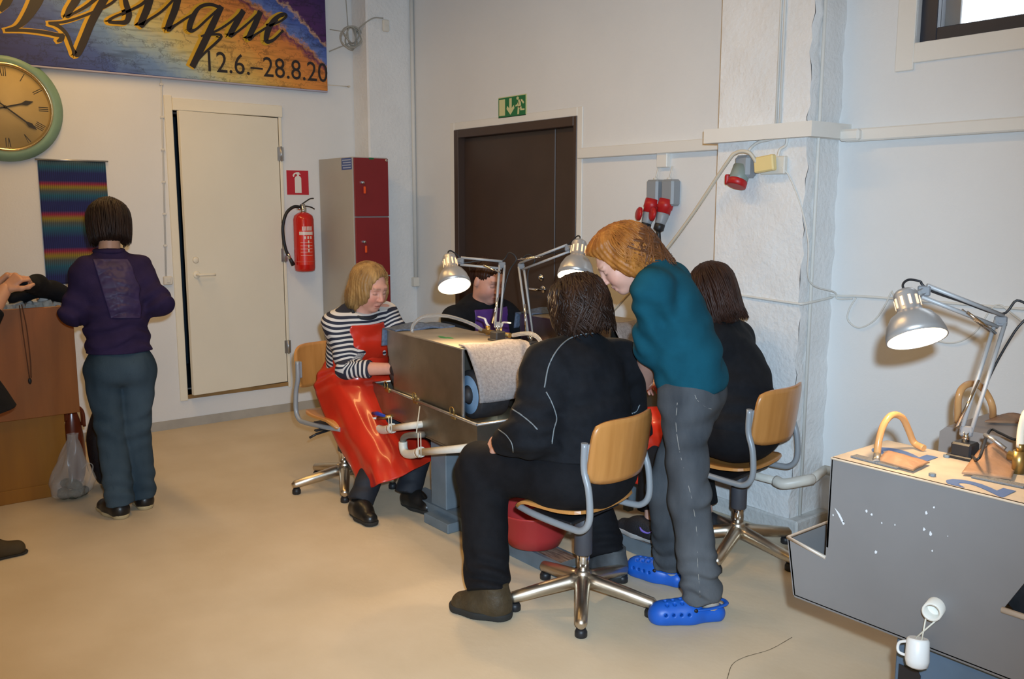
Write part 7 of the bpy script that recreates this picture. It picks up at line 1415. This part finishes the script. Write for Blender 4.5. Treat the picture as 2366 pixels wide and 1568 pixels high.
# ---------------------------------------------------------------- woman in purple top by the lectern
def person_standing():
    f = unit((-0.97, 0.20, 0)); l = np.cross(EZ, f); r = pers('person in purple top and blue jeans standing by the lectern', (-4.82, 1.23, 0))
    pel = P(277, 835, 4.62); hL, hR = pel+l*0.085, pel-l*0.085; kL, kR = P(254, 985, 4.60), P(316, 985, 4.68); aL, aR = V([-4.78, 1.165, 0.105]), V([-4.855, 1.295, 0.105])
    chest = P(262, 680, 4.62); sL, sR = P(200, 628, 4.54), P(318, 622, 4.70); nk = P(252, 585, 4.63); hc = P(251, 518, 4.66)
    eL, wL = P(168, 722, 4.52), P(205, 708, 4.82); eR, wR = P(370, 700, 4.68), P(330, 690, 4.96)
    Rh = frame((-0.93, 0.16, -0.30)); tone = (0.55, 0.29, 0.18)
    hp, q = head_prims(hc, Rh, 1.0, nk-EZ*0.02, 0.050)
    coarse = torso(pel, chest, sL, sR, nk, f, -0.02, (0.11, 0.15, 0.11), (0.095, 0.13), (0.105, 0.145, 0.16))+limb(sL, eL, wL, (0.045, 0.040, 0.028))+limb(sR, eR, wR, (0.045, 0.040, 0.028))+limb(hL, kL, aL, (0.06, 0.042, 0.032))+limb(hR, kR, aR, (0.06, 0.042, 0.032))
    hands = [hand_prims(wL+unit(wL-eL)*0.015, unit((-0.9, 0.2, 0)), (0, -0.2, 1), 0.92, 0.8, 1), hand_prims(wR+unit(wR-eR)*0.015, unit((-0.9, -0.3, 0)), (0, 0.2, 1), 0.92, 0.8, -1)]
    make_body(r, coarse, [hp], hands, tone, headcol=lambda p: head_color(p, hc, Rh, 1.0, tone, (0.5, 0.16, 0.13), (0.05, 0.03, 0.02)))
    pr = torso(pel+EZ*0.02, chest, sL, sR, nk, f, 0.0, (0.125, 0.160, 0.13), (0.120, 0.150), (0.125, 0.165, 0.175), 0.064)+limb(sL, eL, wL, (0.066, 0.056, 0.044), 0.045, cut=-0.03)+limb(sR, eR, wR, (0.066, 0.056, 0.044), 0.045, cut=-0.03)
    top, v = cloth(r, 'jersey_top', pr, M_purp, 0.006, cuts=[(nk+EZ*0.018, unit(EZ+f*0.2)), (pel+EZ*0.055, -EZ)], wr=[(pel+EZ*0.14, 0.18, unit(EZ+0.2*l), 85, 0.010), (eL, 0.11, eL-sL, 75, 0.010), (eR, 0.11, eR-sR, 75, 0.010), (sL, 0.10, (0.2, 0.5, 1), 60, 0.006), (sR, 0.10, (0.2, -0.5, 1), 60, 0.006)], noise=0.002)
    part(top, 'collar', MB().tube(smooth_path([nk+V([0.066*math.cos(a), 0.066*math.sin(a), 0.012]) for a in np.linspace(0, 6.283, 13)[:-1]], 4, True), 0.014, 8, closed=True), M_purp)
    # gathered satin panel down the back
    pa, pb_ = [], []
    G = []
    for j in range(29):
        y = 598+(735-598)*j/28; row = []; xa = np.interp(j, [0, 8, 20, 28], [214, 226, 244, 256]); xb = np.interp(j, [0, 6, 14, 28], [294, 310, 322, 326])+2*math.sin(j*0.6)
        for i in range(17):
            t_ = trace(v, xa+(xb-xa)*i/16, y)
            row.append(t_)
        G.append(row)
    if all(q_ is not None for row in G for q_ in row):
        A = np.array(G); cd = unit(Cv-A.mean((0, 1)))
        def pan(u, v_):
            j = v_*28; i = u*16; j0, i0 = int(min(27, j)), int(min(15, i)); p_ = A[j0, i0]*(1-(j-j0))*(1-(i-i0))+A[j0+1, i0]*(j-j0)*(1-(i-i0))+A[j0, i0+1]*(1-(j-j0))*(i-i0)+A[j0+1, i0+1]*(j-j0)*(i-i0)
            return p_+cd*(0.0035+0.0065*math.sin(math.pi*u)**0.5*abs(math.sin(v_*22+2.2*math.cos(u*3.1-1.55)))*(0.6+0.4*math.sin(v_*7+u*5)))
        part(top, 'satin_panel', MB().grid(pan, 32, 84, thick=0.003), M_satin)
    jl = [el(pel-EZ*0.0, (0.118, 0.158, 0.120), frame(f), 0.05), el(pel-f*0.045+l*0.06-EZ*0.04, (0.085, 0.085, 0.085), None, 0.05), el(pel-f*0.045-l*0.06-EZ*0.04, (0.085, 0.085, 0.085), None, 0.05)]+limb(hL-EZ*0.05, kL, aL, (0.092, 0.068, 0.074), 0.022, cut=0.035)+limb(hR-EZ*0.05, kR, aR, (0.092, 0.068, 0.074), 0.022, cut=0.035)
    jn, jv = cloth(r, 'jeans', jl, M_bjean, 0.006, cuts=[(pel+EZ*0.10, EZ)], wr=[(kL+0.03*l-f*0.05, 0.11, (0.2, 0.4, 1), 72, 0.006), (kR-0.03*l-f*0.05, 0.11, (0.2, -0.4, 1), 72, 0.006), (aL+EZ*0.05, 0.10, EZ, 80, 0.008), (aR+EZ*0.05, 0.10, EZ, 80, 0.008), (hL-EZ*0.12, 0.10, (0.1, 0.8, 1), 60, 0.006), (hR-EZ*0.12, 0.10, (0.1, -0.8, 1), 60, 0.006)], noise=0.0022)
    for pix in ([(218, 812), (222, 850), (245, 872), (272, 868), (283, 845), (284, 806)], [(336, 800), (338, 842), (350, 855)], [(308, 795), (310, 830), (300, 865)], [(238, 985), (246, 1040), (256, 1090), (266, 1150)]):
        sm_ = seam(jv, pix, 0.0014)
        if sm_: part(jn, 'stitching', sm_, M_bjean)
    M_cs = mat('cream_sole_edge', (0.45, 0.36, 0.20), 0.6)
    shoe(r, V([-4.735, 1.165, 0]), V([-4.965, 1.115, 0]), M_leath, M_cs, 0.045, 0.085); shoe(r, V([-4.81, 1.30, 0]), V([-5.04, 1.33, 0]), M_leath, M_cs, 0.045, 0.085)
    ho, hv = hair_cap(r, hc, Rh, 1.0, H_dark, [(-0.045, 0, -0.035, 0.078, 0.092, 0.075), (0.0, 0.07, -0.045, 0.06, 0.03, 0.07), (0.0, -0.07, -0.045, 0.06, 0.03, 0.07)], 0.006)
    part(ho, 'hair_locks', strands(hc, Rh, 1.0, 420, 40, 320, lambda a: 0.106, lambda a: -0.105, 0.0045, 31, curl=0.12), H_dark, kind='stuff')
    return r
# ---------------------------------------------------------------- person at the edge, only hand, coat and shoe in view
def person_edge():
    f = unit((-0.25, 1.0, 0)); l = np.cross(EZ, f); r = pers('person in long black coat holding up a garment over the lectern', (-4.58, 0.42, 0))
    B0 = V([-4.66, 0.40, 0])
    pel = B0+EZ*0.90; hL, hR = pel+l*0.085, pel-l*0.085; kL, kR = B0+l*0.09+f*0.03+EZ*0.50, B0-l*0.09+f*0.03+EZ*0.5; aL, aR = B0+l*0.10+EZ*0.1, B0-l*0.10+EZ*0.1
    chest = B0+EZ*1.22-f*0.02; sL, sR = chest+l*0.17+EZ*0.14, chest-l*0.17+EZ*0.14; nk = chest+EZ*0.21; hc = nk+EZ*0.13+f*0.03
    wR = P(12, 668, 4.50); eR = P(-45, 765, 4.38); wL = P(-12, 660, 4.74); eL = P(-75, 770, 4.62)
    Rh = frame((-0.3, 0.9, -0.25)); tone = (0.60, 0.31, 0.19)
    hp, q = head_prims(hc, Rh, 1.0, nk-EZ*0.02, 0.052)
    coarse = torso(pel, chest, sL, sR, nk, f, -0.02)+limb(sL, eL, wL, (0.05, 0.045, 0.030))+limb(sR, eR, wR, (0.05, 0.046, 0.032))+limb(hL, kL, aL, (0.06, 0.042, 0.032))+limb(hR, kR, aR, (0.06, 0.042, 0.032))
    hd = unit(P(52, 632, 4.53)-wR)
    hands = [hand_prims(wR+hd*0.0, hd, unit(EZ*0.9-l*0.5-hd*0.2), 1.0, 1.05, -1, 0.02, 0.9), hand_prims(wL, hd, EZ, 1.0, 1.0, 1)]
    make_body(r, coarse, [hp], hands, tone, headcol=lambda p: head_color(p, hc, Rh, 1.0, tone, (0.5, 0.16, 0.13), (0.05, 0.03, 0.02)))
    pr = torso(pel, chest, sL, sR, nk, f, 0.015, (0.16, 0.19, 0.15), (0.15, 0.17), (0.14, 0.175, 0.17), 0.07)+[co(pel, pel-EZ*0.28+f*0.07, 0.19, 0.25, 0.08)]+limb(sR, eR, wR, (0.07, 0.062, 0.055), 0.04, cut=-0.12)+limb(sL, eL, wL, (0.07, 0.062, 0.055), 0.04, cut=-0.12)
    cloth(r, 'coat', pr, M_blk, 0.009, cuts=[(nk+EZ*0.02, EZ), (V([0, 0, 0.68]), -EZ)], noise=0.002)
    cloth(r, 'trousers', [el(pel, (0.12, 0.15, 0.13), frame(f), 0.05)]+limb(hL, kL, aL, (0.09, 0.07, 0.065), 0.05, cut=-0.03)+limb(hR, kR, aR, (0.09, 0.07, 0.065), 0.05, cut=-0.03), M_navy, 0.010)
    shoe(r, aR*V([1, 1, 0])-f*0.04, V([-4.535, 0.685, 0]), mat('olive_suede', (0.055, 0.038, 0.016), 0.8, var=0.2, scale=20), M_sole, 0.046, 0.09, solez=0.012); shoe(r, aL*V([1, 1, 0])-f*0.05, aL*V([1, 1, 0])+f*0.19, MATS['olive_suede'], M_sole, 0.046, 0.09, solez=0.012)
    hair_cap(r, hc, Rh, 1.0, H_brown, [(-0.05, 0, -0.03, 0.07, 0.085, 0.07)], 0.004, h=0.007)
    return r
person_black(); person_striped(); person_purple(); person_teal(); person_longhair(); person_standing(); person_edge()
# garment held over the lectern, cord hanging from it
gj = [co(P(60, 656, 4.60), P(85, 655, 4.78), 0.034, 0.044, 0.04), co(P(85, 658, 4.78), P(125, 674, 4.92), 0.046, 0.050, 0.05), co(P(120, 674, 4.92), P(195, 702, 5.02), 0.050, 0.045, 0.05), co(P(35, 690, 4.80), P(85, 676, 4.86), 0.034, 0.04, 0.04), co(P(188, 705, 5.02), P(184, 745, 5.02), 0.035, 0.02, 0.03)]
gv = build(gj, 0.008, noise=0.004, nscale=0.6, wr=[(P(110, 680, 4.88), 0.15, (0.5, 0.4, 1), 50, 0.008)]); ga_, gq_ = nets(gv)
solo('black_garment', mesh_np('black_garment', ga_, gq_), M_blk, 'black knitted garment held up between hands over the lectern', 'garment')
cp = thing('hanging_cord', 'thin dark cord with knotted end hanging before the lectern panel', 'cord', tuple(onx(68, 880, -5.285)))
part(cp, 'cord', MB().tube(smooth_path([onx(45, 705, -5.28), onx(52, 760, -5.285), onx(62, 830, -5.285), onx(68, 872, -5.285)], 5), 0.0028, 6).tube(smooth_path([onx(50, 703, -5.28), onx(62, 760, -5.285), onx(70, 830, -5.285), onx(72, 872, -5.285)], 5), 0.0028, 6), mat('cord_brown', (0.10, 0.035, 0.012), 0.7))
part(cp, 'knot', MB().ball(onx(69, 880, -5.285), (0.009, 0.009, 0.018), 10, 8), M_black)
